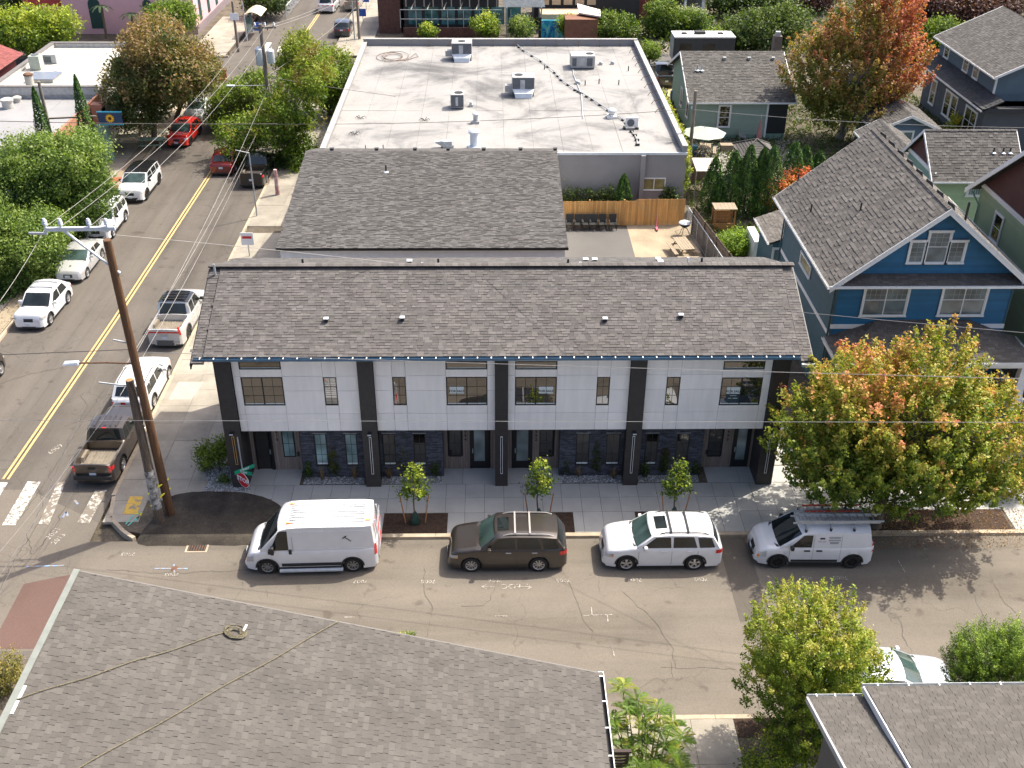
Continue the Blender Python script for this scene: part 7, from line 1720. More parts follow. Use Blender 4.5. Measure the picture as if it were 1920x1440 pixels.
suv('dark_suv', 'dark grey sport utility car parked beyond the trees at the top', place_e(657, 68, 4.5, .9, 2.65, 1.86), pi/2, greyblack_paint, L=4.5, W=1.86, H=1.68, wb=2.65, fo=.9, wsx=(1.2, 2.0), rear=(3.95, 4.4), sidewin=[(1.6, 2.2, 2.66, 2.68), (2.76, 2.76, 3.45, 3.65)], doors=[(1.4, 2.72), (2.72, 3.6)], tailh=.8, group=EROW)
suv('white_minivan', 'white minivan driving away on the main street at the top', (GZ(614, 22, RZ)[0]+.1, GZ(612, 26, RZ)[1]+2.5), pi/2-radians(3), white_paint, L=5.0, W=1.95, H=1.75, wb=2.95, fo=.95, wsx=(.95, 2.0), rear=(4.7, 4.92), sidewin=[(1.4, 2.2, 2.8, 2.8), (2.9, 2.9, 3.8, 3.8), (3.9, 3.9, 4.6, 4.7)], tailh=.9)
pickup('tan_pickup', 'tan pickup parked on the right at the top of the street', place_e(675, 18, 5.4, .92, 3.24, 1.9), pi/2, tan_paint, group=EROW)
sedan('dark_car', 'dark car half hidden behind the top-left tree and white railing', (GZ(532, 14, RZ)[0], GZ(532, 14, RZ)[1]+1), pi/2, black_paint)
pickup('black_pickup', 'black pickup on the driveway right of the flat block', (GZ(1245, 158, 0)[0], GZ(1245, 158, 0)[1]+1.2), pi/2, greyblack_paint, L=5.3).location.z = 0.0
def camper():
 p = GZ(1262, 128, 0); t = thing('travel_trailer', 'white-roofed travel trailer with dark graphic side near the dark trees', 'camper trailer', (p[0]+2.3, p[1]+1.8, 0))
 x0, x1, y0, y1 = p[0], p[0]+6.2, p[1]+.6, p[1]+3.1
 m = MB(); m.box(x0, y0, .5, x1, y1, 2.95); m.build('body', M('trailer_dark', (.04, .045, .05), .4, .1), t, bevel=.08)
 m = MB(); m.box(x0-.02, y0-.02, 2.85, x1, y1+.02, 3.0); m.build('roof', white_trim, t, bevel=.04)
 m = MB(); m.box(x0-.03, y0+.2, .6, x0, y1-.2, 2.8); m.build('front_cap', galv, t)
 for a_ in (.6, 3.0): m = MB(); m.box(x0+a_, y0-.02, 1.6, x0+a_+1.2, y0, 2.3); m.build('window', car_glass, t)
 m = MB(); P_ = [(x0+.3+i*.4, y0-.02, 1.0+.35*sin(i*.5)) for i in range(9)]; m.tube(P_, .07, 5); m.build('graphic', white_trim, t)
 m = MB(); m.box(x0+2.2, y0+.9, 3.0, x0+3.3, y0+1.6, 3.28); m.build('air_unit', plastic_black, t, bevel=.06)
 for a_ in (.9, 4.6): m = MB(); m.box(x0+a_, y0+1, 3.0, x0+a_+.5, y0+1.5, 3.12); m.build('roof_vent', plastic_black, t)
 for a_ in (2.8, 3.6):
  m = MB(); m.lathe([(.32, 0), (.32, .2)], (x0+a_, y0-.02, .34), 16, 'y'); m.build('wheel', tyre_m, t)
camper()
# ------------------------------------------------------------------ vegetation
def leaf_mesh(name, C, size, col, mat, up=.35, asp=.55, out=None, face=None):
 """C (n,3) leaf centres, col (n,3): one bent leaf (two triangles) each"""
 n = len(C); D = NP.normal(size=(n, 3)); D /= np.linalg.norm(D, axis=1)[:, None]
 if out is not None: D = D+out*1.1
 D[:, 2] += up*.3; D /= np.linalg.norm(D, axis=1)[:, None]
 Nn = NP.normal(size=(n, 3)); Nn[:, 2] += up*2.2; Nn = Nn if face is None else Nn*.8+face; S = np.cross(D, Nn); S /= (np.linalg.norm(S, axis=1)[:, None]+1e-9)
 sz = (size*NP.uniform(.6, 1.35, n))[:, None]
 V = np.stack([C-D*sz*.5, C+S*sz*asp*.5, C+D*sz*.5, C-S*sz*asp*.5], 1).reshape(-1, 3)
 me = bpy.data.meshes.new(name); me.vertices.add(4*n); me.vertices.foreach_set('co', V.astype(np.float32).ravel())
 me.loops.add(4*n); me.loops.foreach_set('vertex_index', np.arange(4*n, dtype=np.int32))
 me.polygons.add(n); me.polygons.foreach_set('loop_start', np.arange(0, 4*n, 4, dtype=np.int32)); me.polygons.foreach_set('loop_total', np.full(n, 4, dtype=np.int32))
 me.update(calc_edges=True); me.materials.append(mat)
 a = me.color_attributes.new('Col', 'FLOAT_COLOR', 'POINT'); c = np.ones((4*n, 4), np.float32); c[:, :3] = np.repeat(np.clip(col, 0, 1), 4, 0); a.data.foreach_set('color', c.ravel())
 return me
def mixc(pal, t):
 """palette lookup with t in 0..1 (array)"""
 P = np.array(pal); x = np.clip(t, 0, .9999)*(len(P)-1); i = x.astype(int); f = (x-i)[:, None]; return P[i]*(1-f)+P[i+1]*f
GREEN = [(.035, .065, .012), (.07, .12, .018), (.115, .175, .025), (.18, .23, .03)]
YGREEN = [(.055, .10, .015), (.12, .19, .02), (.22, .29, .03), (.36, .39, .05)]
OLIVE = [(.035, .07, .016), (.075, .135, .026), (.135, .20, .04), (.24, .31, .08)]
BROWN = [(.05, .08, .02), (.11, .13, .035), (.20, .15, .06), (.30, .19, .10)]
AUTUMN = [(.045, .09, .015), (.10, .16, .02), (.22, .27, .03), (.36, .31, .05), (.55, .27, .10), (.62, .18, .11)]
REDTOP = [(.04, .07, .015), (.09, .13, .02), (.19, .19, .03), (.32, .20, .06), (.42, .16, .08), (.44, .12, .07)]
ORANGE = [(.25, .16, .03), (.50, .25, .05), (.66, .22, .08), (.62, .14, .07)]
DARK = [(.022, .04, .012), (.04, .07, .018), (.065, .10, .026), (.10, .14, .035)]
PURPLE = [(.022, .012, .014), (.045, .02, .022), (.08, .035, .032), (.13, .06, .05)]
ARBOR = [(.02, .055, .012), (.035, .085, .014), (.055, .13, .016), (.10, .19, .02)]
def clusters(lobes, nc, shell=.55, spike=0.0, minz=None):
 """cluster centres through the crown volume, denser outside"""
 W = np.array([l[3]*l[4]*l[5] for l in lobes])**.72; W /= W.sum(); out = []; dirs = []; rel = []
 for l, w in zip(lobes, W):
  k = max(3, int(nc*w)); d = NP.normal(size=(k, 3)); d /= np.linalg.norm(d, axis=1)[:, None]
  r = shell+(1-shell)*NP.uniform(0, 1, k)**.6; r *= NP.uniform(.86, 1.10, k)
  p = np.array(l[:3])+d*r[:, None]*np.array(l[3:6]); out.append(p); dirs.append(d); rel.append(r)
 return np.concatenate(out), np.concatenate(dirs), np.concatenate(rel)
def tree(name, label, base, lobes, pal, nc=160, nl=40, cr=.45, ls=.16, trunk=.14, mat=None, cat='tree', group=None, shell=.5, spike=0.0, tfun=None, barkm=None, limbs=14, asp=.55, tvar=.28, stems=1, crown_name='crown', fork=.35, up=.35, contrast=0.0):
 """lobes: (x,y,z,rx,ry,rz) absolute; spike lengthens the leaf clusters outwards and up"""
 base = np.array(base, float); root = thing(name, label, cat, tuple(base), group=group); lobes = [tuple(map(float, l)) for l in lobes]
 P, D, rel = clusters(lobes, nc, shell); n = len(P)
 lo = min(l[2]-l[5] for l in lobes); hi = max(l[2]+l[5] for l in lobes); cx = np.mean([l[0] for l in lobes]); cy = np.mean([l[1] for l in lobes])
 k = np.maximum(5, (nl*NP.uniform(.5, 1.4, n)).astype(int)); idx = np.repeat(np.arange(n), k); m = len(idx)
 off = NP.normal(size=(m, 3))*cr*.5; CR_ = NP.uniform(.7, 1.3, n)[idx][:, None]; off *= CR_
 ax = D*.55+np.array((0, 0, .75)); ax /= np.linalg.norm(ax, axis=1)[:, None]
 if spike > 0: u_ = NP.uniform(-.3, 1, m)[:, None]; off = off*(1-.5*np.maximum(u_, 0))*.62+ax[idx]*u_*cr*spike
 C = P[idx]+off
 C[:, 2] = np.maximum(C[:, 2], base[2]+.12)
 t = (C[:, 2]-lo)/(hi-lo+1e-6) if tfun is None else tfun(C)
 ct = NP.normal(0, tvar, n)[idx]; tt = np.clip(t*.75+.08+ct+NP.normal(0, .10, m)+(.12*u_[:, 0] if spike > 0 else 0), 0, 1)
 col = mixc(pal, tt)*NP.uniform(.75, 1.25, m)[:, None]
 me = leaf_mesh(crown_name, C-base, ls, col, mat or leaf, out=D[idx]*.35, asp=asp, up=up, face=(D[idx]*2.2 if mat is leaf_needle else off/(np.linalg.norm(off, axis=1)[:, None]+1e-6)*1.3+D[idx]*.5))
 link(crown_name, me, root)
 mb = MB(); top = np.array((cx, cy, lo+(hi-lo)*fork))
 if trunk > 0:
  for s in range(stems):
   b = base+np.array((rr(-.25, .25), rr(-.2, .2), 0))*(stems > 1); tp = top+np.array((rr(-1, 1), rr(-.8, .8), 0))*(stems > 1)*.8*(lobes[0][3]/2)
   r0 = trunk/(stems**.5); mid = (b+tp)/2+np.array((rr(-.12, .12), rr(-.12, .12), 0))
   mb.tube([b-np.array((0, 0, .1)), b+(mid-b)*.3, mid, tp], [r0*1.25, r0, r0*.85, r0*.62], 8)
   for q in NP.choice(n, min(n, max(2, limbs//stems)), replace=False):
    e = P[q]; st = tp if R.random() < .6 else mid+(tp-mid)*rr(.2, .9); m1 = st+(e-st)*.45+np.array((0, 0, .12*np.linalg.norm(e-st)))
    mb.tube([st, m1, e], [r0*.42, r0*.24, r0*.08], 5, cap=False)
  mb.build('trunk', barkm or bark, root, smooth=50)
 return root
def G(u, v, z=0.0): return GZ(u, v, z)
def LB(y, *pix, d=None, zmin=None):
 """crown lobes from picture extents (u,v,ru,rv) standing at distance y"""
 out = []
 for (u, v, ru, rv) in pix:
  c = GY(u, v, y); a = GY(u+ru, v, y)[0]-c[0]; b = (GY(u, v-rv, y)[2]-GY(u, v+rv, y)[2])/2
  out.append((c[0], y+(rr(-.3, .3) if len(pix) > 1 else 0), c[2], a, (d or a)*1.0, b*.88))
 return out
STR = 'trees along the main street pavement'
y = 36.2; b = GZ(1640, 985, 0)
autumn_t = lambda C: np.clip(.14+(C[:, 2]-1.0)/8.0*.42+np.maximum(0, C[:, 0]-b[0]-1.8)*.06+np.exp(-((C[:, 0]-b[0]+1.2)**2+(C[:, 2]-7)**2)/2.8)*.34-np.maximum(0, (37-C[:, 1]))*.01, 0, 1)
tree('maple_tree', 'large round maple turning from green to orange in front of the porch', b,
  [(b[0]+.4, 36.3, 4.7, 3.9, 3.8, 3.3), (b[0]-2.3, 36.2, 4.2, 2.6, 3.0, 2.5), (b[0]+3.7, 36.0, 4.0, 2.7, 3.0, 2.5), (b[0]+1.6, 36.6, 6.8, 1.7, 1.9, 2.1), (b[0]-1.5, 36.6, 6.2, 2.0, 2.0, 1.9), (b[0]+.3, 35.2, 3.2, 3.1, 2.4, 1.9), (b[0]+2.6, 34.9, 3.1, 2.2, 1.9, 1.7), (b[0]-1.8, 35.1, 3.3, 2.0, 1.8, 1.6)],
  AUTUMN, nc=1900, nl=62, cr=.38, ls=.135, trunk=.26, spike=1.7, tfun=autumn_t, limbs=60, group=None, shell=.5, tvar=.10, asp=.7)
b = GZ(1572, 262, 0); y = b[1]
red_t = lambda C: np.clip(.26+(C[:, 2]-2)/12*.55+np.maximum(0, (C[:, 0]-b[0]))*.10, 0, 1)
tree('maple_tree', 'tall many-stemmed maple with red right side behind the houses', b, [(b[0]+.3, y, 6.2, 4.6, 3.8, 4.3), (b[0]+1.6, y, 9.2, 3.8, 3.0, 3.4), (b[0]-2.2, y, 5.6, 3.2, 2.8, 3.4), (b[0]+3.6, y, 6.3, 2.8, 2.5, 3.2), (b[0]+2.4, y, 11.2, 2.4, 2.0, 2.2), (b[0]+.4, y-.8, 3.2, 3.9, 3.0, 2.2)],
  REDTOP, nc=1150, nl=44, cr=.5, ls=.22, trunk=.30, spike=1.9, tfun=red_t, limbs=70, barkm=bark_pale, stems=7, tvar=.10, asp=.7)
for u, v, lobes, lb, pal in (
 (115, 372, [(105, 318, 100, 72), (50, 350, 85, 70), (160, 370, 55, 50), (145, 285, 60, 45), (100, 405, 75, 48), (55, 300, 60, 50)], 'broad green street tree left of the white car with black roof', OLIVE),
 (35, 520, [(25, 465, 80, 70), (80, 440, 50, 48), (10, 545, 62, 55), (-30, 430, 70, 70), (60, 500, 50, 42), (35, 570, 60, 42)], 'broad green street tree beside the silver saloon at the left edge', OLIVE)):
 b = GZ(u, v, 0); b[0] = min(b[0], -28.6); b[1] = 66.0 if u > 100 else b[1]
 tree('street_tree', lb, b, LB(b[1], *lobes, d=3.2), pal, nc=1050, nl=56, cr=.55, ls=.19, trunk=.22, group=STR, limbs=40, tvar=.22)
b = GZ(289, 272, 0); tree('street_tree', 'brown and olive leaved street tree shading the picnic tables', b, LB(b[1], (300, 125, 90, 62), (350, 130, 60, 60), (245, 150, 50, 50), (290, 70, 55, 45), (262, 200, 52, 34), d=4.0), BROWN, nc=900, nl=50, cr=.6, ls=.24, trunk=.24, group=STR, limbs=50)
b = GZ(330, 222, 0); tree('street_tree', 'second brown-leaved street tree just behind the first, trunk by the red car', b, LB(b[1], (365, 130, 50, 40), (330, 160, 40, 40), d=3), BROWN, nc=220, nl=40, cr=.6, ls=.24, trunk=.20, group=STR)
b = GZ(520, 300, 0); b[0] = -15.9
tree('street_tree', 'green and bronze street tree in front of the transformer pole', b, LB(b[1], (555, 190, 58, 62), (520, 235, 60, 48), (450, 255, 45, 40), (590, 130, 36, 45), (555, 288, 48, 32), d=3.4), YGREEN[:3]+[(.20, .15, .04)], nc=640, nl=46, cr=.5, ls=.22, trunk=.2, group=STR, limbs=30, shell=.35)
b = GZ(610, 215, 0); b[0] = -14.4
tree('street_tree', 'dense green street tree overhanging the flat roof corner', b, LB(b[1], (610, 140, 66, 62), (565, 120, 50, 45), (648, 180, 34, 36), (560, 90, 30, 32), d=3.4), GREEN[1:]+[(.20, .22, .03)], nc=640, nl=46, cr=.55, ls=.24, trunk=.2, group=STR, limbs=40)
b = GZ(440, 236, 0); tree('street_tree', 'bronze-tinged street tree with lamp arm, nearest the white railing', b, LB(b[1], (440, 190, 52, 42), (475, 165, 36, 34), (420, 215, 34, 30), d=3.0), BROWN[:2]+YGREEN[1:3], nc=360, nl=44, cr=.5, ls=.22, trunk=.18, group=STR, limbs=30)
for i, (u, v, lb) in enumerate(((779, 980, 'staked young tree with green water bag right of the white van'), (1010, 975, 'staked young tree behind the bronze station wagon'), (1263, 972, 'staked young tree behind the white station wagon'))):
 b = GZ(u, v, 0); top = GY(u, (868, 856, 866)[i], b[1])[2]; t = tree('young_tree', lb, b, [(b[0], b[1], top*.62, .55, .5, top*.24), (b[0]+.05, b[1], top*.83, .36, .34, top*.17), (b[0]-.3, b[1], top*.55, .35, .3, .4), (b[0]+.3, b[1], top*.58, .3, .3, .4)], YGREEN, nc=75, nl=16, cr=.22, ls=.13, trunk=.035, group='young staked trees in the kerb beds', limbs=16, fork=.5, asp=.6)
 m = MB(); m.lathe([(.20, 0), (.22, .15), (.12, .45), (.05, .62)], tuple(b), 10); solo(m, 'water_bag', M('bag_green', (.01, .045, .035), .6, .3, 8) if 'bag_green' not in MATS else MATS['bag_green'], ('dark green water bag round the trunk beside the white van', 'dark green water bag behind the bronze station wagon', 'dark green water bag behind the white station wagon')[i], 'tree bag', tuple(b), 'water bags at the young trees', smooth=50)
 for s in (-1, 1):
  m = MB(); m.tube([(b[0]+s*.42, b[1]+.02, -.05), (b[0]+s*.62, b[1]+.05, 1.45)], .028, 6)
  solo(m, 'tree_stake', stake_wood, '%s wooden stake of the young tree behind the %s' % ('left' if s < 0 else 'right', ('white van tail', 'bronze station wagon', 'white station wagon')[i]), 'stake', (b[0]+s*.42, b[1]+.02, 0), 'stakes of the young trees')
b = GZ(412, 884, 0); tree('corner_shrub', 'leafy green shrub in gravel at the townhouse corner', b, [(b[0]-.1, b[1], 1.15, .85, .8, .62), (b[0]-.5, b[1], .9, .5, .5, .4), (b[0]+.35, b[1], 1.5, .5, .5, .45)], GREEN[1:]+[(.16, .2, .03)], nc=130, nl=34, cr=.3, ls=.11, trunk=.05, cat='shrub', limbs=14)
def small(kind, u, v, h, w, pal, lb, n=26, cat='plant', g='small plants against the brick bays', ls=.09):
 b = GZ(u, v, 0); tree(kind, lb, b, [(b[0], b[1], h*.42, w, w*.9, h*.40), (b[0], b[1], h*.78, w*.55, w*.55, h*.24)], pal, nc=n, nl=26, cr=.16, ls=ls, trunk=.02, cat=cat, group=g, limbs=4, shell=.2)
for u, v, h, lb in ((629, 893, 1.75, 'slim conifer between the two pale windows of number 810'), (759, 890, 1.75, 'slim conifer behind the leftmost staked young tree'), (1115, 890, 2.0, 'tallest slim conifer, between the windows right of door 992'), (1243, 890, 1.75, 'slim conifer behind the rightmost staked young tree')): small('slim_conifer', u, v, h, .26, [(.03, .05, .012), (.07, .085, .02), (.13, .13, .03)], lb, 46, 'shrub', 'slim conifers in front of the brick bays')
for u, v, lb in ((579, 898, 'dark upright shrub at the left end of the first gravel strip'), (817, 893, 'dark upright shrub at the brick end left of door 994'), (1060, 890, 'dark upright shrub at the brick end right of door 992'), (1208, 893, 'dark upright shrub right of the fourth pier'), (1301, 890, 'dark upright shrub at the end of the last brick bay')): small('dark_shrub', u, v, .85, .17, DARK, lb, 20)
for u, v, lb in ((605, 900, 'dry ornamental grass left of the first slim conifer'), (665, 898, 'dry ornamental grass right of the first slim conifer'), (731, 898, 'dry ornamental grass right of the second pier'), (1085, 895, 'tall dry grass in front of the first window of number 992'), (1150, 898, 'dry ornamental grass left of the fourth pier')):
 b = GZ(u, v, 0); m = MB()
 for k in range(34):
  a_ = rr(0, 6.28); q = rr(.1, .32); h = rr(.45, .8); m.r = R.random(); m.poly([(b[0]+.02*cos(a_+1.5), b[1]+.02*sin(a_+1.5), 0), (b[0]-.02*cos(a_+1.5), b[1]-.02*sin(a_+1.5), 0), (b[0]+q*cos(a_), b[1]+q*sin(a_), h)])
 solo(m, 'ornamental_grass', M('dry_grass', (.22, .15, .07), .8, .3, 6, rndv=.4) if 'dry_grass' not in MATS else MATS['dry_grass'], lb, 'grass tuft', tuple(b), 'dry grass tufts against the brick bays')
for u, v, lb in ((388, 880, 'low grassy tuft left of the corner shrub'), (420, 905, 'low spreading juniper in the corner gravel')): small('low_shrub', u, v, .35, .38, GREEN, lb, 18, 'plant', 'low plants in the corner gravel', .08)
def stones(name, poly, n, s=.045, z=0.01, label=None, mat=None):
 xs_ = [p[0] for p in poly]; ys_ = [p[1] for p in poly]; mb = MB(); k = 0
 while k < n:
  x, y = rr(min(xs_), max(xs_)), rr(min(ys_), max(ys_))
  if not inpoly(x, y, poly): continue
  k += 1; a_ = s*rr(.5, 1.25); mb.r = R.random(); ang = rr(0, 3.1); dx, dy = a_*cos(ang), a_*sin(ang)
  t = (x+rr(-.01, .01), y, z+a_*.7); q = [(x+dx, y+dy, z), (x-dy*.7, y+dx*.7, z), (x-dx, y-dy, z), (x+dy*.7, y-dx*.7, z)]
  for i in range(4): mb.poly([q[i], q[(i+1) % 4], t])
 solo(mb, name, mat or stone_m, None, None, (poly[0][0], poly[0][1], 0), kind='stuff'); return mb
for nm, (u0, v0, u1, v1) in enumerate(((569, 893, 683, 909), (714, 893, 828, 908), (1052, 888, 1167, 904), (1197, 888, 1311, 904))):
 x0, y0 = GZ(u0, v1, 0)[0], 38.70; x1 = GZ(u1, v1, 0)[0]; y1 = 39.26
 sheet('gravel_bed', rect(x0, y0, x1, y1), .002, gravel_m); stones('river_stones', rect(x0, y0, x1, y1), 520)
CG = px(0, (392, 905), (383, 888), (398, 872), (420, 868), (436, 880), (440, 905), (470, 912), (470, 921), (420, 921), (380, 921)); sheet('corner_gravel', CG, .004, gravel_m); stones('corner_stones', CG, 1400)
HG = 'arborvitae hedge along the back fence'
def cone_tree(name, lb, b, h, w, pal=ARBOR, group=None, nc=110, ls=.14, nl=30, lean=0):
 b = np.array(b, float); n = nc*nl; f = NP.uniform(0, 1, n)**.9; a_ = NP.uniform(0, 2*pi, n); prof = np.minimum(1, .72+f*1.6)*np.clip(1-f**1.6, 0, 1)**.62*1.2
 rip = 1+.10*np.sin(a_*5+f*7)+.07*np.sin(a_*9-f*13)+.05*np.sin(f*40+a_*3); r = w*prof*rip*(1-NP.exponential(.10, n)); C = np.column_stack([b[0]+r*np.cos(a_), b[1]+r*np.sin(a_), b[2]+.08+f*h])
 D = np.column_stack([np.cos(a_), np.sin(a_), np.full(n, .45)]); t = np.clip(.42+.9*(rip-1)*3+NP.normal(0, .16, n), 0, 1)
 root = thing(name, lb, 'conifer', tuple(b), group=group); link('crown', leaf_mesh('crown', C-b, ls, mixc(pal, t)*NP.uniform(.8, 1.2, n)[:, None], leaf_needle, out=np.array((0, 0, .8)), asp=.5, face=D*2.0), root)
 MB().tube([tuple(b-np.array((0, 0, .1))), tuple(b+np.array((0, 0, h*.8)))], [.09, .03], 6).build('trunk', bark, root); return root
b = GZ(1170, 378, 0); b[1] = 69.2; b[0] = GY(1170, 345, 69.2)[0]; cone_tree('arborvitae', 'single dark green columnar conifer in front of the grey wall', (b[0], 69.2, 0), 3.3, .62, nc=160)
for i, (u, vt, vb, w, lb) in enumerate(((1332, 296, 395, .75, 'short'), (1345, 340, 400, .6, 'lowest'), (1367, 284, 400, .8, 'third'), (1393, 273, 402, .8, 'tall'), (1418, 278, 400, .75, 'fifth'), (1435, 276, 405, .95, 'broad'), (1475, 268, 392, .95, 'second'), (1498, 275, 375, .8, 'dark'), (1525, 285, 370, .8, 'last'))):
 b = GZ(u, vb, 0); h = GY(u, vt, b[1])[2]
 cone_tree('arborvitae', ('front-left low arborvitae at the fence corner', 'lowest arborvitae bulging in front of the hedge', 'third arborvitae from the left, sunlit right edge', 'fourth arborvitae from the left, tall and narrow', 'fifth arborvitae from the left, behind its neighbour', 'broadest arborvitae in the middle of the hedge', 'arborvitae just left of the orange shrub', 'arborvitae behind the orange shrub', 'rightmost arborvitae under the red maple')[i], b, max(h, 2), w, group=HG, nc=170, nl=28)
for u, vb, vt, w, lb in ((105, 345, 160, .85, 'left cypress spire in front of the grey shop roof'), (170, 330, 140, .85, 'right cypress spire beside the sunflower sign')):
 b = GZ(u, vb, 0); b[0] = GY(u-12, 260, 78 if u < 120 else 76)[0]; q = GY({105: 62, 170: 140}[u], {105: 165, 170: 142}[u], 71.0); b[0] = q[0]; h = q[2]
 cone_tree('cypress', lb, (b[0], 71.0, 0), h, .62, nc=240, group='tall cypress spires by the grey shop roof')
MT = (
 ('orange_shrub', 'small shrub turning orange beside the blue house roof', (1490, 400), ((1475, 345, 36, 26), (1450, 370, 30, 22), (1500, 330, 26, 16)), ORANGE, 150, dict(ls=.16, cat='shrub', cr=.35, trunk=.05)),
 ('yellow_tree', 'yellow-green tree in the far upper left corner', (60, 112), ((55, 55, 60, 50), (105, 45, 40, 35), (20, 60, 40, 40), (90, 80, 40, 25)), YGREEN, 420, dict(ls=.32, cr=.7)),
 ('dark_tree', 'dark conifer-like tree behind the yellow one, top left', (50, 40), ((40, 5, 45, 30), (5, 15, 30, 30)), DARK, 160, dict(ls=.3, cr=.7)),
 ('round_tree', 'rounded bright green tree before the pink wall', (318, 88), ((315, 35, 48, 34), (340, 30, 30, 30)), GREEN[1:]+[(.16, .24, .04)], 240, dict(ls=.28, cr=.6)),
 ('roadside_tree', 'dark green tree by the bus shelter at the top', (500, 32), ((500, 0, 40, 26), (475, -5, 25, 25)), DARK+[(.1, .13, .03)], 200, dict(ls=.3, cr=.7)),
 ('small_tree', 'small lime tree leftmost behind the flat roof', (803, 80), ((803, 58, 19, 15),), YGREEN, 70, dict(ls=.24, cr=.4, trunk=.07)),
 ('small_tree', 'lime tree second from the left behind the flat roof', (908, 80), ((907, 45, 27, 22), (920, 52, 18, 18)), YGREEN, 110, dict(ls=.24, cr=.45, trunk=.08)),
 ('small_tree', 'greyish tree by the steel pergola', (978, 82), ((978, 52, 26, 24),), OLIVE+[(.3, .3, .12)], 110, dict(ls=.22, cr=.45, trunk=.08)),
 ('small_tree', 'yellow-green tree in front of the mural wall', (1066, 80), ((1066, 46, 21, 20),), YGREEN, 90, dict(ls=.24, cr=.45, trunk=.08)),
 ('spreading_tree', 'wide green tree right of the mural', (1145, 82), ((1150, 45, 40, 28), (1120, 60, 28, 18), (1175, 55, 24, 20)), GREEN, 220, dict(ls=.26, cr=.5)),
 ('round_shrub', 'clipped round shrub touching the flat roof corner', (1218, 122), ((1217, 97, 21, 17),), GREEN[1:]+[(.17, .24, .04)], 110, dict(ls=.2, cr=.4, cat='shrub', trunk=.07)),
 ('garden_bush', 'mixed green bushes before the top porch', (1250, 70), ((1225, 42, 24, 22), (1255, 55, 34, 20), (1290, 35, 30, 16), (1240, 15, 30, 14), (1310, 45, 26, 20)), GREEN, 380, dict(ls=.26, cr=.6, cat='shrub')),
 ('pale_shrub', 'pale grey-leaved shrub among the top bushes', (1285, 52), ((1275, 28, 22, 14), (1305, 30, 20, 13)), [(.14, .16, .10), (.25, .27, .18), (.36, .37, .26)], 120, dict(ls=.24, cr=.5, cat='shrub')),
 ('large_tree', 'broad dark green tree behind the grey bungalow roof', (1420, 105), ((1425, 55, 70, 42), (1475, 35, 40, 35), (1385, 70, 34, 25)), DARK[1:]+[(.13, .17, .04)], 520, dict(ls=.3, cr=.7)),
 ('small_tree', 'lighter green tree left of the broad dark one', (1345, 105), ((1342, 78, 32, 26), (1320, 90, 22, 12)), YGREEN[:3], 170, dict(ls=.26, cr=.5)),
 ('dark_tree', 'dark tree at the top centre-right edge', (1400, 30), ((1370, 0, 40, 22), (1420, -5, 40, 20), (1460, 5, 25, 20)), DARK, 260, dict(ls=.34, cr=.8)),
 ('purple_tree', 'dark purple-leaved tree along the top right', (1800, 45), ((1800, 8, 80, 32), (1740, 15, 40, 22), (1870, 12, 50, 32)), PURPLE, 620, dict(ls=.36, cr=.9)),
 ('purple_tree', 'dim purple-brown tree left of the red maple at the top edge', (1500, 22), ((1490, -5, 50, 22), (1530, -10, 40, 22)), PURPLE, 180, dict(ls=.36, cr=.9)),
 ('green_tree', 'mid green tree between red maple and steel-blue house', (1740, 115), ((1745, 70, 30, 40), (1765, 60, 26, 28), (1720, 100, 24, 24), (1790, 60, 25, 18)), GREEN, 300, dict(ls=.28, cr=.6)),
 ('garden_tree', 'grey-green tree in front of the steel-blue house at the right edge', (1895, 260), ((1890, 215, 36, 36), (1915, 250, 26, 28), (1870, 240, 24, 20)), OLIVE+[(.28, .30, .14)], 330, dict(ls=.22, cr=.5)),
 ('yellow_shrub', 'small upright yellow-green shrub behind the green house roof', (1792, 256), ((1792, 232, 16, 22), (1785, 248, 18, 10)), YGREEN+[(.5, .4, .03)], 90, dict(ls=.18, cr=.35, cat='shrub', trunk=.05)),
 ('garden_bush', 'bright green bush on the lawn behind the fence', (1388, 478), ((1375, 452, 34, 26), (1400, 460, 26, 18)), [(.08, .14, .02), (.16, .25, .03), (.28, .38, .05)], 190, dict(ls=.14, cr=.35, cat='shrub', trunk=.05)),
 ('purple_shrub', 'dark red-leaved shrub at the right edge by the porch', (1912, 765), ((1905, 720, 22, 26), (1925, 735, 25, 35)), [(.05, .02, .022), (.12, .05, .05), (.25, .13, .12)], 150, dict(ls=.12, cr=.3, cat='shrub', trunk=.05)),
 ('dark_shrub', 'dark green shrub low under the red-leaved one', (1900, 930), ((1895, 895, 32, 24), (1925, 890, 25, 28)), DARK, 160, dict(ls=.10, cr=.25, cat='shrub', trunk=.04)),
 ('ground_shrub', 'sunlit yellow-green shrub at the left edge below the red patch', (6, 1305), ((6, 1262, 34, 34), (-15, 1300, 30, 40)), [(.09, .10, .02), (.20, .18, .04), (.30, .24, .07)], 150, dict(ls=.08, cr=.2, cat='shrub', trunk=.04)),
 ('yellow_shrub', 'yellow-green bush at the bottom edge left of the corner roof', (1445, 1470), ((1445, 1432, 48, 28), (1410, 1445, 30, 20), (1490, 1440, 40, 20)), YGREEN, 170, dict(ls=.09, cr=.25, cat='shrub', trunk=.04)),
)
for nm, lb, (u, v), lob, pal, nc, kw in MT:
 b = GZ(u, v, 0); kw = dict(kw); d_ = GY(u+20, v, b[1])[0]-GY(u, v, b[1])[0]
 tree(nm, lb, b, LB(b[1], *lob, d=None), pal, nc=nc, nl=34, **{**dict(trunk=.14, limbs=12), **kw})
b = GZ(1535, 1395, 0); y = b[1]
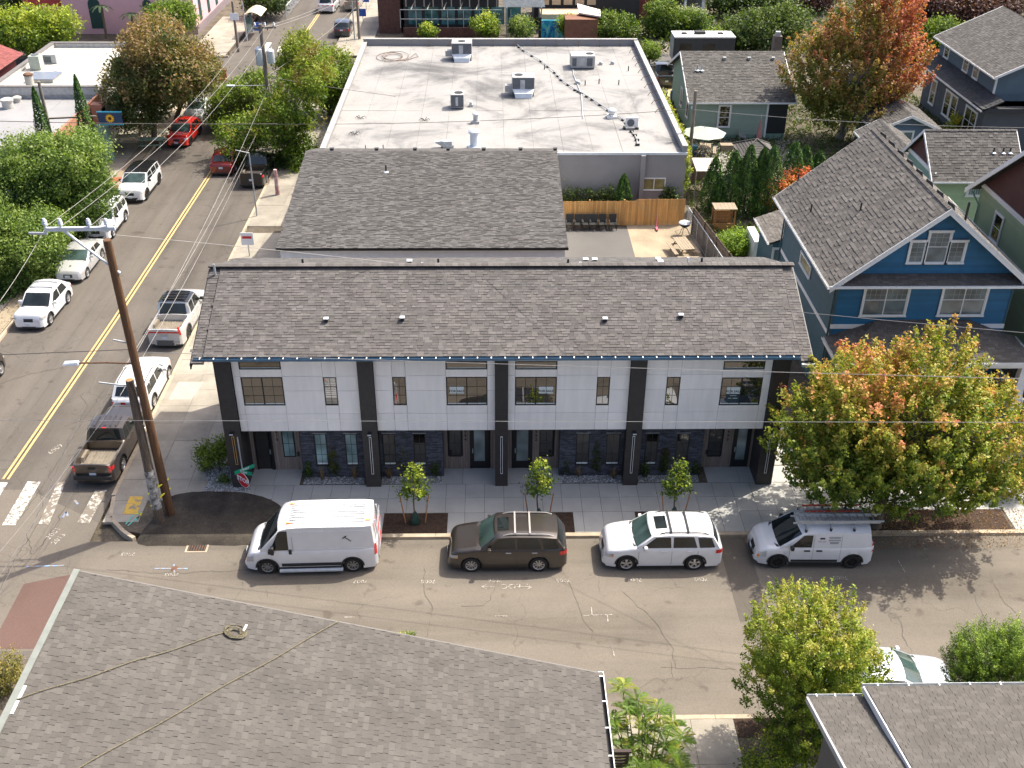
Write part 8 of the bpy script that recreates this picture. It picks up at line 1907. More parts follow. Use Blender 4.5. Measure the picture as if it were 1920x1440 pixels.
tree('street_tree', 'leafy green kerbside tree hiding the rear of the silver-blue saloon', b, LB(y, (1530, 1240, 115, 80), (1480, 1300, 90, 65), (1580, 1295, 80, 60), (1510, 1185, 85, 50), (1578, 1185, 48, 40), (1625, 1285, 55, 55), (1440, 1230, 45, 40), (1520, 1350, 80, 40), d=1.9), [(.045, .085, .014), (.12, .18, .02), (.25, .32, .03), (.36, .33, .06)], nc=1500, nl=56, cr=.24, ls=.085, trunk=.10, limbs=30, spike=1.5, tvar=.2, asp=.6, shell=.3)  # leaf palette has crown-interior shade and sunlit brightness mixed into its colours
b = GZ(1860, 1330, 0); tree('conifer_bush', 'feathery bright green conifer at the right edge behind the gutter', b, LB(b[1], (1850, 1240, 62, 42), (1900, 1220, 40, 48), (1805, 1265, 36, 22), d=1.3), [(.045, .09, .014), (.12, .20, .025), (.26, .36, .04)], nc=1300, nl=70, cr=.2, ls=.06, trunk=.1, spike=1.8, asp=.4, shell=.3, cat='conifer', mat=leaf_needle)
small('grey_shrub', 1690, 1275, .9, .6, [(.06, .07, .05), (.12, .14, .10), (.2, .22, .16)], 'grey-green shrub tips just above the gutter beside the saloon', 50, 'shrub', None, .07)
def sumac():
 b = np.array(GZ(1215, 1420, 0)); t = thing('sumac', 'sumac shrub with long feathery leaves beside the foreground gutter', 'shrub', tuple(b)); st = MB(); me_ = {}
 heads = []
 for (u, v, h) in ((1167, 1285, 2.9), (1197, 1312, 2.6), (1235, 1330, 2.4), (1262, 1352, 2.1), (1160, 1365, 1.8), (1215, 1365, 1.9), (1250, 1395, 1.6), (1185, 1400, 1.4), (1150, 1345, 2.2), (1280, 1380, 1.5), (1225, 1420, 1.2), (1170, 1430, 1.1), (1205, 1340, 2.3), (1178, 1325, 2.4), (1240, 1365, 2.0), (1265, 1410, 1.4), (1205, 1385, 1.7), (1235, 1440, 1.2), (1165, 1395, 1.6), (1195, 1430, 1.3), (1275, 1430, 1.1)):
  p = np.array(GZ(u, v, h)); heads.append(p); q = np.array((lerp(b[0], p[0], .6), lerp(b[1], p[1], .6), 0)); st.tube([q, (q+p)/2+np.array((0, 0, .1)), p], [.03, .022, .012], 5)
 st.build('trunk', bark, t, smooth=50)
 for hd in heads:
  nl = 15
  for k in range(nl):
   a_ = k*2.4+rr(0, .6); L = rr(.42, .62); dr = np.array((cos(a_), sin(a_), .38)); dr /= np.linalg.norm(dr); C = []; V = []; F = []; cl = []; side = np.cross(dr, (0, 0, 1)); side /= np.linalg.norm(side)
   base_ = hd+np.array((0, 0, rr(-.25, .05))); c0 = np.array((.13, .22, .03))*rr(.6, 1.3) if R.random() < .75 else np.array((.28, .30, .04))
   for j in range(12):
    f = (j+1)/12.5; pt_ = base_+dr*L*f-np.array((0, 0, .28*f*f)); ll = .115*sin(pi*(.2+.75*f))+.025
    for s in (-1, 1):
     d2 = side*s*.9+dr*.45; d2 /= np.linalg.norm(d2); d2[2] -= .25; w2 = dr*.019; n_ = len(V)
     V += [pt_, pt_+d2*ll*.5+w2, pt_+d2*ll, pt_+d2*ll*.5-w2]; F.append((n_, n_+1, n_+2, n_+3)); cl += [c0*rr(.85, 1.15)]*4
   me = bpy.data.meshes.new('leaf'); me.from_pydata((np.array(V)-b).tolist(), [], F); me.materials.append(leaf)
   at = me.color_attributes.new('Col', 'FLOAT_COLOR', 'POINT'); at.data.foreach_set('color', np.concatenate([np.clip(cl, 0, 1), np.ones((len(cl), 1))], 1).astype(np.float32).ravel()); link('leaf', me, t)
sumac()
small('lime_tips', 765, 1215, .9, .45, YGREEN, 'lime-green shrub tips showing over the foreground roof edge', 30, 'shrub', None, .09)
for nm, lb, x0, x1, y_, h, pal, n in (('climbing_vine', 'dark vine climbing the grey wall right of its window', GY(1258, 350, 70)[0]-.35, GY(1258, 350, 70)[0]+.4, 69.75, 2.3, DARK[1:]+[(.09, .13, .03)], 60), ('weed_bed', 'dark weedy growth along the foot of the grey wall', 4.4, 9.3, 69.3, 2.6, DARK+[(.08, .12, .03)], 200)):
 b = ((x0+x1)/2, y_, 0); tree(nm, lb, b, [(x0+(x1-x0)*f, y_, h*.5*rr(.6, 1.1), (x1-x0)/4+.2, .3, h*.5) for f in (.1, .35, .6, .85)], pal, nc=n, nl=26, cr=.3, ls=.18, trunk=0, cat='vine' if 'vine' in nm else 'plants', shell=.2)
b = (13.6, 78, 0); tree('ivy', 'yellow-green ivy hanging along the right parapet of the flat block', b, [(13.55, y_, 4.3, .22, 1.2, .75) for y_ in np.arange(71, 84.5, 1.5)]+[(13.55, 70.3, 3.2, .3, .4, 1.5)], YGREEN[1:]+[(.4, .36, .04)], nc=330, nl=22, cr=.22, ls=.16, trunk=0, cat='ivy', shell=.2)
for u, v, h, lb in ((192, 75, 3.4, 'left palm against the pink wall'), (245, 82, 2.6, 'right palm against the pink wall')):
 b = np.array(GZ(u, v, 0)); b[1] = 120.5; b[0] = GY(u, 30, 120.5)[0]; t = thing('palm', lb, 'palm tree', tuple(b), group='palms before the pink wall'); m = MB(); m.tube([tuple(b), tuple(b+np.array((.1, 0, h)))], [.16, .12], 7); m.build('trunk', bark, t)
 for k in range(16):
  a_ = k*.7; m = MB(); P_ = [b+np.array((0, 0, h))+np.array((cos(a_), sin(a_), 0))*1.3*f+np.array((0, 0, .5*f-.9*f*f)) for f in (0, .35, .7, 1)]
  s_ = np.array((-sin(a_), cos(a_), 0))*.16
  for i in range(3): m.poly([P_[i]-s_, P_[i+1]-s_*(1-i*.3), P_[i+1]+s_*(1-i*.3), P_[i]+s_])
  m.build('frond', M('palm_green', (.03, .06, .02), .7, .3) if 'palm_green' not in MATS else MATS['palm_green'], t)
def scatter(name, poly, n, pal, ls, z=0.0, h=.1):
 P_ = np.array(poly); lo, hi = P_.min(0), P_.max(0); C = NP.uniform(0, 1, (int(n*1.7), 2))*(hi-lo)+lo; C = np.array([c for c in C if inpoly(c[0], c[1], poly)])[:n]
 C3 = np.column_stack([C, z+NP.uniform(0, h, len(C))]); nz = (np.sin(C[:, 0]*.9)+np.sin(C[:, 1]*.7+1.3)+np.sin(C[:, 0]*.31+C[:, 1]*.43))/6+.5
 me = leaf_mesh(name, C3, ls, mixc(pal, nz+NP.normal(0, .15, len(C))), leaf, up=.2, asp=.35); o = link(name, me); o['kind'] = 'stuff'
scatter('lawn_grass', px(0, (1345, 425), (1460, 425), (1470, 520), (1352, 520)), 9000, [(.07, .12, .02), (.16, .24, .03), (.26, .34, .05)], .12)
scatter('maple_litter', rect(15.4, 34.0, 23.5, 36.6), 2600, [(.14, .04, .03), (.25, .10, .06), (.35, .25, .1)], .09, .01, .02)
scatter('west_ground_cover', rect(-31, 40, -27.9, 72), 2500, [(.12, .07, .04), (.2, .13, .07), (.10, .12, .03)], .12, .0, .03)
scatter('yard_ground_cover', rect(14.2, 62, 40, 99), 26000, [(.04, .06, .015), (.08, .11, .03), (.12, .12, .05)], .34, .0, .35)
scatter('rear_ground_cover', rect(12, 113, 80, 165), 26000, [(.03, .05, .012), (.06, .09, .02), (.10, .12, .04)], .6, .0, .9)
scatter('front_yard_cover', rect(15, 38.8, 45, 43), 9000, [(.05, .05, .03), (.08, .09, .03), (.12, .11, .06)], .10, .0, .12)
scatter('verge_cover', [(5, 99.6), (5, 112), (15, 112), (15, 99.6)], 1500, [(.1, .1, .04), (.15, .15, .06), (.2, .18, .09)], .3, .0, .05)
# ------------------------------------------------------------------ poles, wires, signs
def pole(name, label, b, h, r0, r1, mat, cat='utility pole', group=None, lean=(0, 0)):
 t = thing(name, label, cat, tuple(b), group=group); m = MB(); k = 6
 m.tube([(b[0]+lean[0]*i/k, b[1]+lean[1]*i/k, b[2]-.2+(h+.2)*i/k) for i in range(k+1)], [r0+(r1-r0)*i/k for i in range(k+1)], 14); m.build('shaft', mat, t, smooth=50); return t
def insulator(root, p, r=.07, h=.3, mat=None):
 m = MB(); m.lathe([(r*.5, 0), (r*.5, h*.25), (r*1.2, h*.3), (r*.7, h*.42), (r*1.2, h*.5), (r*.7, h*.62), (r*1.1, h*.7), (r*.6, h)], tuple(p), 10); m.build('insulator', mat or galv_light, root)
nb = np.array(GZ(320, 963, 0)); NPH = 13.25
np_ = pole('utility_pole', 'tall new brown utility pole with pale steel crossarm at the corner', nb, NPH, .19, .15, pole_new, group='utility poles', lean=(0, -.65))
def on_pole(b, u, v, dy=0):
 L_ = -.65/13.4 if b is nb else 0; y = b[1]
 for _ in range(4): y = b[1]+L_*GY(u, v, y)[2]
 return np.array(GY(u, v, y+dy))
a0, a1 = on_pole(nb, 84, 430), on_pole(nb, 208, 428)
m = MB(); m.bar(a0, a1+np.array((.15, 0, 0)), .12, .14); m.build('crossarm', galv_light, np_)
q0, q1 = on_pole(nb, 120, 433, -.02), on_pole(nb, 225, 512, -.02); m = MB(); m.bar(q0, q1, .10, .06); m.build('arm_brace', galv_light, np_)
for u in (86, 115, 168, 201): p = on_pole(nb, u, 428); insulator(np_, p+np.array((0, 0, .06)), .08, .32)
m = MB(); p = on_pole(nb, 88, 438); m.tube([p, p+np.array((-.7, .15, -.05))], .06, 8); m.build('strain_insulator', galv, np_)
lz = on_pole(nb, 262, 682); l1 = on_pole(nb, 138, 681); m = MB(); m.tube([lz, (lz+l1)/2+np.array((0, 0, .04)), l1], .035, 6); m.build('lamp_arm', MATS['rust'], np_)
m = MB(); m.hexa([l1+np.array(q) for q in ((-.42, -.16, -.04), (.22, -.13, -.04), (.22, .13, -.04), (-.42, .16, -.04), (-.36, -.10, .05), (.2, -.08, .09), (.2, .08, .09), (-.36, .10, .05))]); m.build('lamp_head', galv_light, np_, bevel=.02)
for v, u1 in ((645, 212), (725, 185)): p, q = on_pole(nb, 250, v), on_pole(nb, u1, v-8); m = MB(); m.bar(p, q, .05, .05); m.build('side_bracket', galv, np_)
ob = np.array(GZ(300, 978, 0))
op = pole('utility_pole', 'old weathered sawn-off pole with staple-scarred white patches', ob, 7.0, .21, .165, pole_old, group='utility poles', lean=(-.12, .30))
m = MB(); m.lathe([(.155, 0), (.0, .012)], (ob[0]-.12, ob[1]+.30, 7.0), 14); m.build('cut_top', stake_wood, op)
pale = M('paper_scraps', (.42, .42, .40), .9, .8, 5, col2=(.05, .045, .04))
m = MB(); m.tube([(ob[0]-.02, ob[1]+.03, .75), (ob[0]-.035, ob[1]+.08, 1.8), (ob[0]-.05, ob[1]+.12, 2.7)], [.218, .213, .208], 14, cap=False); m.build('paper_scraps', pale, op, smooth=50)
m = MB(); p = (ob+nb)/2
for z, dz in ((.95, .35), (1.6, .2)): m.tube([(ob[0]-.2, ob[1]-.15, z), (nb[0], nb[1]-.25, z+dz), (nb[0]+.2, nb[1]+.05, z+dz+.05), (ob[0], ob[1]+.25, z+.1)], .035, 5)
solo(m, 'caution_tape', M('tape_yellow', (.75, .70, .03), .5, .1), 'yellow tape tied between the two poles at the corner', 'tape', tuple(p))
tb_ = np.array(GZ(511, 275, 0)); tb_[0] = GY(508, 220, tb_[1])[0]; th_ = GY(497, 45, tb_[1])[2]
tp = pole('utility_pole', 'grey utility pole with two pale transformer cans among the green trees', tb_, th_, .22, .15, pole_grey, group='utility poles')
a0, a1 = on_pole(tb_, 474, 53), on_pole(tb_, 518, 51); m = MB(); m.bar(a0, a1, .12, .14); m.build('crossarm', pole_grey, tp)
for u in (478, 497, 514): insulator(tp, on_pole(tb_, u, 51)+np.array((0, 0, .07)), .08, .3)
for u, v, h in ((488, 122, 1.35), (509, 118, 1.05)): p = on_pole(tb_, u, v, -.1); m = MB(); m.lathe([(.28, 0), (.30, .05), (.30, h-.1), (.2, h), (.05, h+.08)], tuple(p), 14); m.build('transformer', galv_light, tp, smooth=40); insulator(tp, p+np.array((.1, 0, h)), .04, .2)
lz, l1 = on_pole(tb_, 500, 160), on_pole(tb_, 434, 161); m = MB(); m.tube([lz, l1], .03, 5); m.build('lamp_arm', galv, tp); m = MB(); m.box(l1[0]-.4, l1[1]-.12, l1[2]-.05, l1[0]+.25, l1[1]+.12, l1[2]+.07); m.build('lamp_head', galv_light, tp, bevel=.03)
def far_pole(u0, v0, u1, v1, lb, r=.15, mat=None, g='utility poles', base=None):
 b = np.array(GZ(u0, v0, 0)) if base is None else np.array(base); h = GY(u1, v1, b[1])[2]; return pole('utility_pole', lb, b, h, r, r*.75, mat or pole_grey, group=g), b, h
rp, rb, rh_ = far_pole(1285, 373, 1295, 170, 'thin grey pole at the corner of the grey wall beside the terrace', .15)
insulator(rp, on_pole(rb, 1297, 205), .06, .2)
lp_, lb_, lh_ = far_pole(130, 330, 97, 153, 'leaning grey pole with low crossarm over the grey shop roof', .14, base=(GY(97, 153, 73.5)[0], 71.4, 0)); a0, a1 = on_pole(lb_, 92, 222), on_pole(lb_, 180, 218); m = MB(); m.bar(a0, a1, .12, .1); m.build('crossarm', pole_grey, lp_)
far_pole(447, 95, 432, 2, 'poster-covered pole with small white sign near the bus shelter', .16, base=GZ(447, 95, 0))
p_ = GY(439, 31, GZ(447, 95, 0)[1]-.2); m = MB(); m.box(p_[0]-.45, p_[1]-.02, p_[2]-.35, p_[0]+.45, p_[1]+.02, p_[2]+.35); solo(m, 'street_sign', sign_white, 'small white rectangular sign on the poster-covered pole', 'sign', tuple(p_))
far_pole(674, 73, 668, -25, 'brown pole with bills at the kerb beyond the flat roof', .16)
far_pole(521, 365, 517, 318, 'short post wrapped in white and red posters at the pavement edge', .17, M('poster_mix', (.55, .5, .5), .8, .9, 4, col2=(.35, .06, .05)), 'poster posts')
far_pole(665, 73, 660, -20, 'slim grey lamp post beside the bill-covered pole', .08, galv, 'lamp posts')
far_pole(463, 75, 455, 5, 'slim grey lamp post beside the bus shelter', .09, galv, 'lamp posts')
sb_ = np.array(GZ(461, 921, 0)); st = thing('stop_sign', 'red octagonal STOP sign under green street name blades at the corner', 'stop sign', tuple(sb_))
m = MB(); m.tube([tuple(sb_), (sb_[0], sb_[1], 2.95)], .03, 6); m.build('post', galv, st)
c = np.array((sb_[0]-.03, sb_[1]-.03, 1.55));
sz = GY(458, 899, sb_[1])[2]; c[2] = sz; fd = np.array((-.62, -.78, 0)); fd /= np.linalg.norm(fd); sd_ = np.array((-fd[1], fd[0], 0)); up_ = np.array((0, 0, 1.)); SR = .42
def octo(r, off, th): return [c+fd*off+sd_*r*cos(pi/8+k*pi/4)+up_*r*sin(pi/8+k*pi/4) for k in range(8)]
m = MB(); m.prism(octo(SR, .0, 0), fd*.012); m.build('sign_border', sign_white, st); m = MB(); m.prism(octo(SR*.93, .012, 0), fd*.004); m.build('sign_face', sign_red, st)
ang = atan2(sd_[1], sd_[0]); me = text_mesh('STOP', .33, .002, .012); me.materials.append(sign_white); p = c+fd*.020; link('lettering', me, st, Vector(p-sb_), (pi/2, 0, ang))
for (zz, dx, dy, w, txt) in ((.52, .80, .60, .95, 'SE DIVISION ST'), (.40, .95, -.30, .72, 'SE 42 AVE')):
 d = np.array((dx, dy, 0)); d /= np.linalg.norm(d); cc = np.array((sb_[0], sb_[1], sz+zz)); n_ = np.array((d[1], -d[0], 0)); m = MB(); m.obox(cc+d*.1, d*w/2, n_*.008, up_*.095); bl = m.build('name_blade', sign_green, st)
 me = text_mesh(txt if False else ('STREET' if w > .9 else 'AVE'), .13, .002, .003); me.materials.append(sign_white); q = cc+d*.1+n_*.012; link('lettering', me, bl, Vector(q)-woff(bl), (pi/2, 0, atan2(d[1], d[0])))
def wire(a, b, label, sag=.5, r=.013, mat=None, ay=None, g='overhead wires'):
 a = np.array(a); b = np.array(b); k = 14; m = MB()
 P_ = [a+(b-a)*i/k-np.array((0, 0, sag*4*(i/k)*(1-i/k))) for i in range(k+1)]; m.tube(P_, r*.8, 4); solo(m, 'overhead_wire', mat or wire_m, label, 'power line', tuple(a), g)
W = lambda u, v, y: GY(u, v, y)
wire(W(-60, 668, 36.7), W(250, 655, 36.7), 'dark cable from the left edge to the new pole at gutter height', .0, .022, wire_dark)
wire(W(265, 660, 36.6), W(2000, 712, 31.0), 'long wire drooping from the new pole across the whole facade', .05, .016)
wire(W(-60, 788, 36.0), W(2000, 792, 30.0), 'lowest wire crossing the bottom of the white panels', .0, .014)
wire(W(212, 440, 36.6), W(800, 500, 44), 'pale wire from the new pole top towards the hall roof', -.05, .012)
wire(W(590, 487, 47), W(1990, 630, 30), 'wire slanting over the townhouse roof to the right edge', .15, .014)
wire(W(500, 233, 76), W(1290, 205, 73), 'black wire across the front of the flat roof', .3, .022, wire_dark)
wire(W(508, 145, 78), W(1000, 205, 90), 'black wire from the transformer pole over the flat roof', .3, .02, wire_dark)
wire(W(1297, 205, 73), W(1990, 240, 66), 'pale wire from the thin pole past the red maple', .3, .018)
wire(W(-40, 226, 70), W(520, 232, 76), 'thick dark cable over the grey shop roof', .1, .03, wire_dark)
for i, (u, v) in enumerate(((86, 425), (115, 424), (168, 425))): wire(W(u, v, 36.7), W((474, 497, 514)[i], 50, tb_[1]), ('left', 'middle', 'right')[i]+' wire from the new crossarm up the street to the transformer pole', .9, .012)
wire(W(86, 425, 36.7), W(-60, 640, 30), 'wire leaving the crossarm towards the left edge', .2, .012)
for i, (u, v) in enumerate(((225, 742), (215, 718), (240, 690))): wire(W(u, v, 36.6), W((478, 500, 508)[i], (262, 210, 150)[i], tb_[1]), ('lowest', 'middle', 'upper')[i]+' of the three white service wires running up the street', .5, .014)
for i, (u, v) in enumerate(((222, 745), (212, 720), (185, 700))): wire(W(u, v, 36.6), W((-40, -40, -40)[i], (1080, 1140, 1190)[i], 30), ('left', 'middle', 'right')[i]+' white service wire leaving past the crosswalk', .2, .012)
for i, (u, v) in enumerate(((497, 50), (514, 50), (505, 140))): wire(W(u, v, tb_[1]), W((690, 700, 720)[i], -40, 150), ('left', 'middle', 'right')[i]+' wire continuing up the street from the transformer pole', .6, .018)
wire(W(508, 146, tb_[1]), W(660, 282, 69), 'service wire dropping to the hall roof edge', .3, .012)
for i in range(3): wire(W(10+i*14, 345+i*4, 66), W(235+i*30, 155+i*10, 95), ('left', 'middle', 'right')[i]+' of three wires over the cypress spires', .3, .02)
def fence(name, label, a, b, h, mat, bw=.14, gap=.012, top=None, cat='fence', th=.02, posts=2.4, side=-1, lattice=False):
 a = np.array((*a, 0.)); b = np.array((*b, 0.)); L = np.linalg.norm(b-a); d = (b-a)/L; n = np.array((-d[1], d[0], 0))*side; t = thing(name, label, cat, tuple(a)); k = min(int(L/(bw+gap)), 290); bw = L/k-gap
 for i in range(k):
  p = a+d*((bw+gap)*(i+.5)); hh = h+rr(-.02, .02)+(.12 if top and i > k*top else 0); m = MB(); m.r = R.random(); m.obox(p+up_*hh/2+n*rr(0, .008), d*bw/2, n*th/2, up_*hh/2); m.build('fence_board', mat, t)
 for z in (.35, h*.55, h-.2): m = MB(); m.obox(a+d*L/2-n*.04+up_*z, d*L/2, n*.025, up_*.045); m.build('rail', mat, t)
 for i in range(int(L/posts)+1): p = a+d*min(posts*i, L); m = MB(); m.obox(p-n*.07+up_*(h/2+.03), d*.05, n*.05, up_*(h/2+.05)); m.build('post', mat, t)
 return t
fence('board_fence', 'bright new cedar board fence behind the rear parking lot', (4.3, 68.2), (13.3, 68.35), 1.78, cedar, bw=.135, top=.62)
fence('board_fence', 'weathered grey-brown board fence running beside the lawn', tuple(GZ(1298, 440, 0)[:2]), (15.6, 52.5), 1.9, cedar_old, bw=.15, side=1)
fence('board_fence', 'dark old fence with lattice top below the white canopy', tuple(GZ(1292, 355, 0)[:2]+np.array((.2, 1))), tuple(GZ(1345, 350, 0)[:2]+np.array((.3, 1.4))), 1.7, cedar_old)
fence('board_fence', 'reddish framed cedar fence beside the slate-blue shed', (35.5, 82.6), (38.8, 79.2), 1.9, cedar_old, bw=.16)
def chain():
 a, b = np.array((13.45, 67.8, 0)), np.array((14.9, 53.5, 0)); t = thing('chain_link_fence', 'grey chain-link fence beside the dirt yard and picnic bench', 'fence', tuple(a)); m = MB(); m.tube([a+up_*1.5, b+up_*1.5], .03, 6); m.build('top_rail', galv_light, t)
 m = MB(); m.tube([a+up_*.05, b+up_*.05], .02, 5); m.build('bottom_rail', galv, t)
 for i in range(7): p = a+(b-a)*i/6; m = MB(); m.tube([p, p+up_*1.55], .03, 6); m.build('post', galv, t)
 m = MB(); L = np.linalg.norm(b-a); d = (b-a)/L; k = int(L/.16)
 for i in range(k):
  for s in (1, -1):
   p = a+d*(i*.16); q = p+d*s*.8+up_*1.42
   if 0 <= (q-a)@d <= L: m.tube([p+up_*.06, q], .006, 3, cap=False)
 m.build('mesh', galv, t, kind='stuff')
chain()
def table_set(name, lb, p, z, rot, mat, L=1.8, g=None):
 t = thing(name, lb, 'picnic table', (0, 0, 0), rot, g)
 for i in range(5): m = MB(); y = -.36+i*.18; m.box(-L/2, y-.08, .72, L/2, y+.08, .76); m.build('table_board', mat, t)
 for s in (-1, 1):
  for j in (0, 1): m = MB(); y = s*(.68+j*.13); m.box(-L/2, y-.06, .43, L/2, y+.06, .465); m.build('bench_board', mat, t)
 for x in (-L/2+.25, L/2-.25):
  for s in (-1, 1): m = MB(); m.bar((x, s*.22, .72), (x, s*.62, 0), .08, .04, up=(1, 0, 0)); m.build('leg', mat, t)
  m = MB(); m.box(x-.02, -.78, .36, x+.02, .78, .43); m.build('crossbeam', mat, t)
 t.location = (p[0], p[1], z)
 return t
PG = 'picnic tables on the west pavement'
p = GZ(1281, 465, .4); table_set('picnic_table', 'weathered grey picnic table in the dirt yard behind the townhouses', p, 0, radians(99), table_wood, 2.0)
p = GZ(1291, 487, .3); m = MB(); m.box(p[0]-.7, p[1]-.2, .4, p[0]+.7, p[1]+.2, .45); m.box(p[0]-.6, p[1]-.15, 0, p[0]-.5, p[1]+.15, .4); m.box(p[0]+.5, p[1]-.15, 0, p[0]+.6, p[1]+.15, .4); solo(m, 'bench', table_wood, 'short weathered bench just behind the townhouse ridge', 'bench', (p[0], p[1], 0))
for u, v, mt, lb, rt_ in ((222, 345, red_wood, 'orange-red picnic table beside the white car with black roof', 8), (285, 268, M('mint_table', (.20, .30, .25), .8, .1), 'mint green picnic table by the brown tree trunk', 5), (290, 254, M('cream_table', (.45, .45, .33), .8, .1), 'cream picnic table behind the mint one', 0), (240, 262, MATS['cream_table'], 'small cream high table by the shop wall', 10)): p = GZ(u, v, .4); table_set('picnic_table', lb, p, 0, radians(rt_), mt, 1.9, PG)
def chair(lb, p, mat, rot, g, dark=False):
 t = thing('chair', lb, 'chair', (0, 0, 0), rot, g); m = MB(); m.box(-.26, -.25, .40, .26, .25, .45); m.build('seat', mat, t); m = MB(); m.hexa([(-.26, .22, .45), (.26, .22, .45), (.26, .27, .45), (-.26, .27, .45), (-.26, .34, 1.0), (.26, .34, 1.0), (.26, .38, 1.0), (-.26, .38, 1.0)]); m.build('backrest', mat, t)
 for x in (-.24, .24):
  for y in (-.22, .22): m = MB(); m.box(x-.02, y-.02, 0, x+.02, y+.02, .42); m.build('leg', mat, t)
  m = MB(); m.box(x-.03, -.25, .62, x+.03, .25, .65); m.build('armrest', mat, t)
 t.location = (p[0], p[1], 0)
for i, u in enumerate((1067, 1083, 1098, 1112, 1128, 1147)): p = GZ(u, 424, 0); chair(('first', 'second', 'third', 'fourth', 'fifth', 'last')[i]+' black chair from the left in the row against the cedar fence', (p[0], 67.55), plastic_black, 0, 'black chairs lined up at the cedar fence')
p = GZ(1283, 428, .5); t = thing('barbecue', 'round charcoal barbecue with pale lid by the chain-link fence', 'barbecue', (p[0], p[1], 0)); m = MB(); m.lathe([(.1, .55), (.36, .75), (.4, .9)], (p[0], p[1], 0), 18); m.build('bowl', plastic_black, t, smooth=40); m = MB(); m.lathe([(.42, .9), (.36, .97), (.15, 1.02), (.03, 1.03)], (p[0], p[1], 0), 18); m.build('lid', galv_light, t, smooth=40)
for k in range(3): m = MB(); a_ = k*2.1; m.tube([(p[0]+.15*cos(a_), p[1]+.15*sin(a_), .6), (p[0]+.4*cos(a_), p[1]+.4*sin(a_), 0)], .02, 5); m.build('leg', plastic_black, t)
p = GZ(1229, 424, 0); t = thing('scooter', 'pink child scooter leaning at the cedar fence', 'scooter', (p[0], 67.7, 0)); m = MB(); m.tube([(p[0], 67.7, .1), (p[0]+.03, 67.85, .95)], .03, 6); m.build('stem', M('pink_plastic', (.65, .15, .22), .5, .1), t); m = MB(); m.box(p[0]-.07, 67.2, .08, p[0]+.07, 67.75, .13); m.build('deck', MATS['pink_plastic'], t)
for y in (67.2, 67.75): m = MB(); m.lathe([(.07, 0), (.07, .03)], (p[0]-.015, y, .07), 10, 'x'); m.build('wheel', plastic_black, t)
def umbrella(lb, c, r, h, mat, closed=False, n=8):
 t = thing('parasol', lb, 'parasol', (c[0], c[1], 0)); m = MB(); m.tube([(c[0], c[1], 0), (c[0], c[1], h+.1)], .03, 6); m.build('pole', galv, t); m = MB(); rs = [(c[0]+r*cos(2*pi*k/n), c[1]+r*sin(2*pi*k/n), h-(.45 if not closed else 1.5)) for k in range(n)]
 if closed: rs = [(c[0]+(.28 if k % 2 else .18)*cos(2*pi*k/n), c[1]+(.28 if k % 2 else .18)*sin(2*pi*k/n), h-1.9) for k in range(n)]
 for k in range(n): m.poly([rs[k], rs[(k+1) % n], (c[0], c[1], h)])
 m.build('canopy', mat, t)
 if not closed:
  for k in range(n): q = MB(); q.tube([rs[k], (c[0], c[1], h-.01)], .012, 4); q.build('rib', galv, t)
p = GZ(1321, 246, 2.2); umbrella('open pale mint parasol on the gravel terrace', (p[0], p[1]), 1.75, 2.5, M('mint_cloth', (.33, .38, .32), .8, .05))
p = GZ(1425, 240, 1.5); umbrella('closed dusty pink parasol beside the wooden steps', (p[0], p[1]), .3, 2.6, M('pink_cloth', (.40, .19, .18), .8, .1), True)
p = GZ(1322, 282, .4); table_set('picnic_table', 'grey terrace table heaped with dark things under the parasol', p, 0, radians(80), table_wood, 1.5)
for u, v, mt, lb, ro in ((1345, 270, table_wood, 'slatted adirondack chair right of the open parasol', -.3), (1392, 265, steel, 'pale folding lounge chair on the terrace', 1.2)): chair(lb, GZ(u, v, 0), mt, ro, 'chairs on the terrace')
p = GZ(1301, 285, .2); m = MB(); m.lathe([(.22, 0), (.3, .7), (.3, .74)], (p[0], p[1], 0), 12); solo(m, 'tub', M('tub_blue', (.08, .22, .32), .6, .1), 'blue tub beside the terrace table', 'tub', (p[0], p[1], 0))
p = GZ(1362, 278, .2); t = thing('crate', 'low tan wooden box on the terrace gravel', 'box', (p[0], p[1], 0)); m = MB(); m.box(p[0]-.5, p[1]-.3, 0, p[0]+.5, p[1]+.3, .5); m.build('box_body', table_wood, t); m = MB(); m.box(p[0]-.54, p[1]-.34, .5, p[0]+.54, p[1]+.34, .55); m.build('lid', table_wood, t)
q = [GZ(u, v, 2.2) for u, v in ((1297, 297), (1350, 297), (1352, 322), (1306, 322))]; t = thing('canopy', 'flat cream canopy sheet over the corner behind the old fence', 'canopy', (q[0][0], q[0][1], 0)); m = MB(); m.prism([tuple(a_) for a_ in q], (0, 0, .05)); m.build('sheet', M('cream_sheet', (.42, .38, .32), .7, .05), t)
for a_ in q: m = MB(); m.tube([(a_[0], a_[1], 0), tuple(a_)], .03, 5); m.build('post', galv, t)
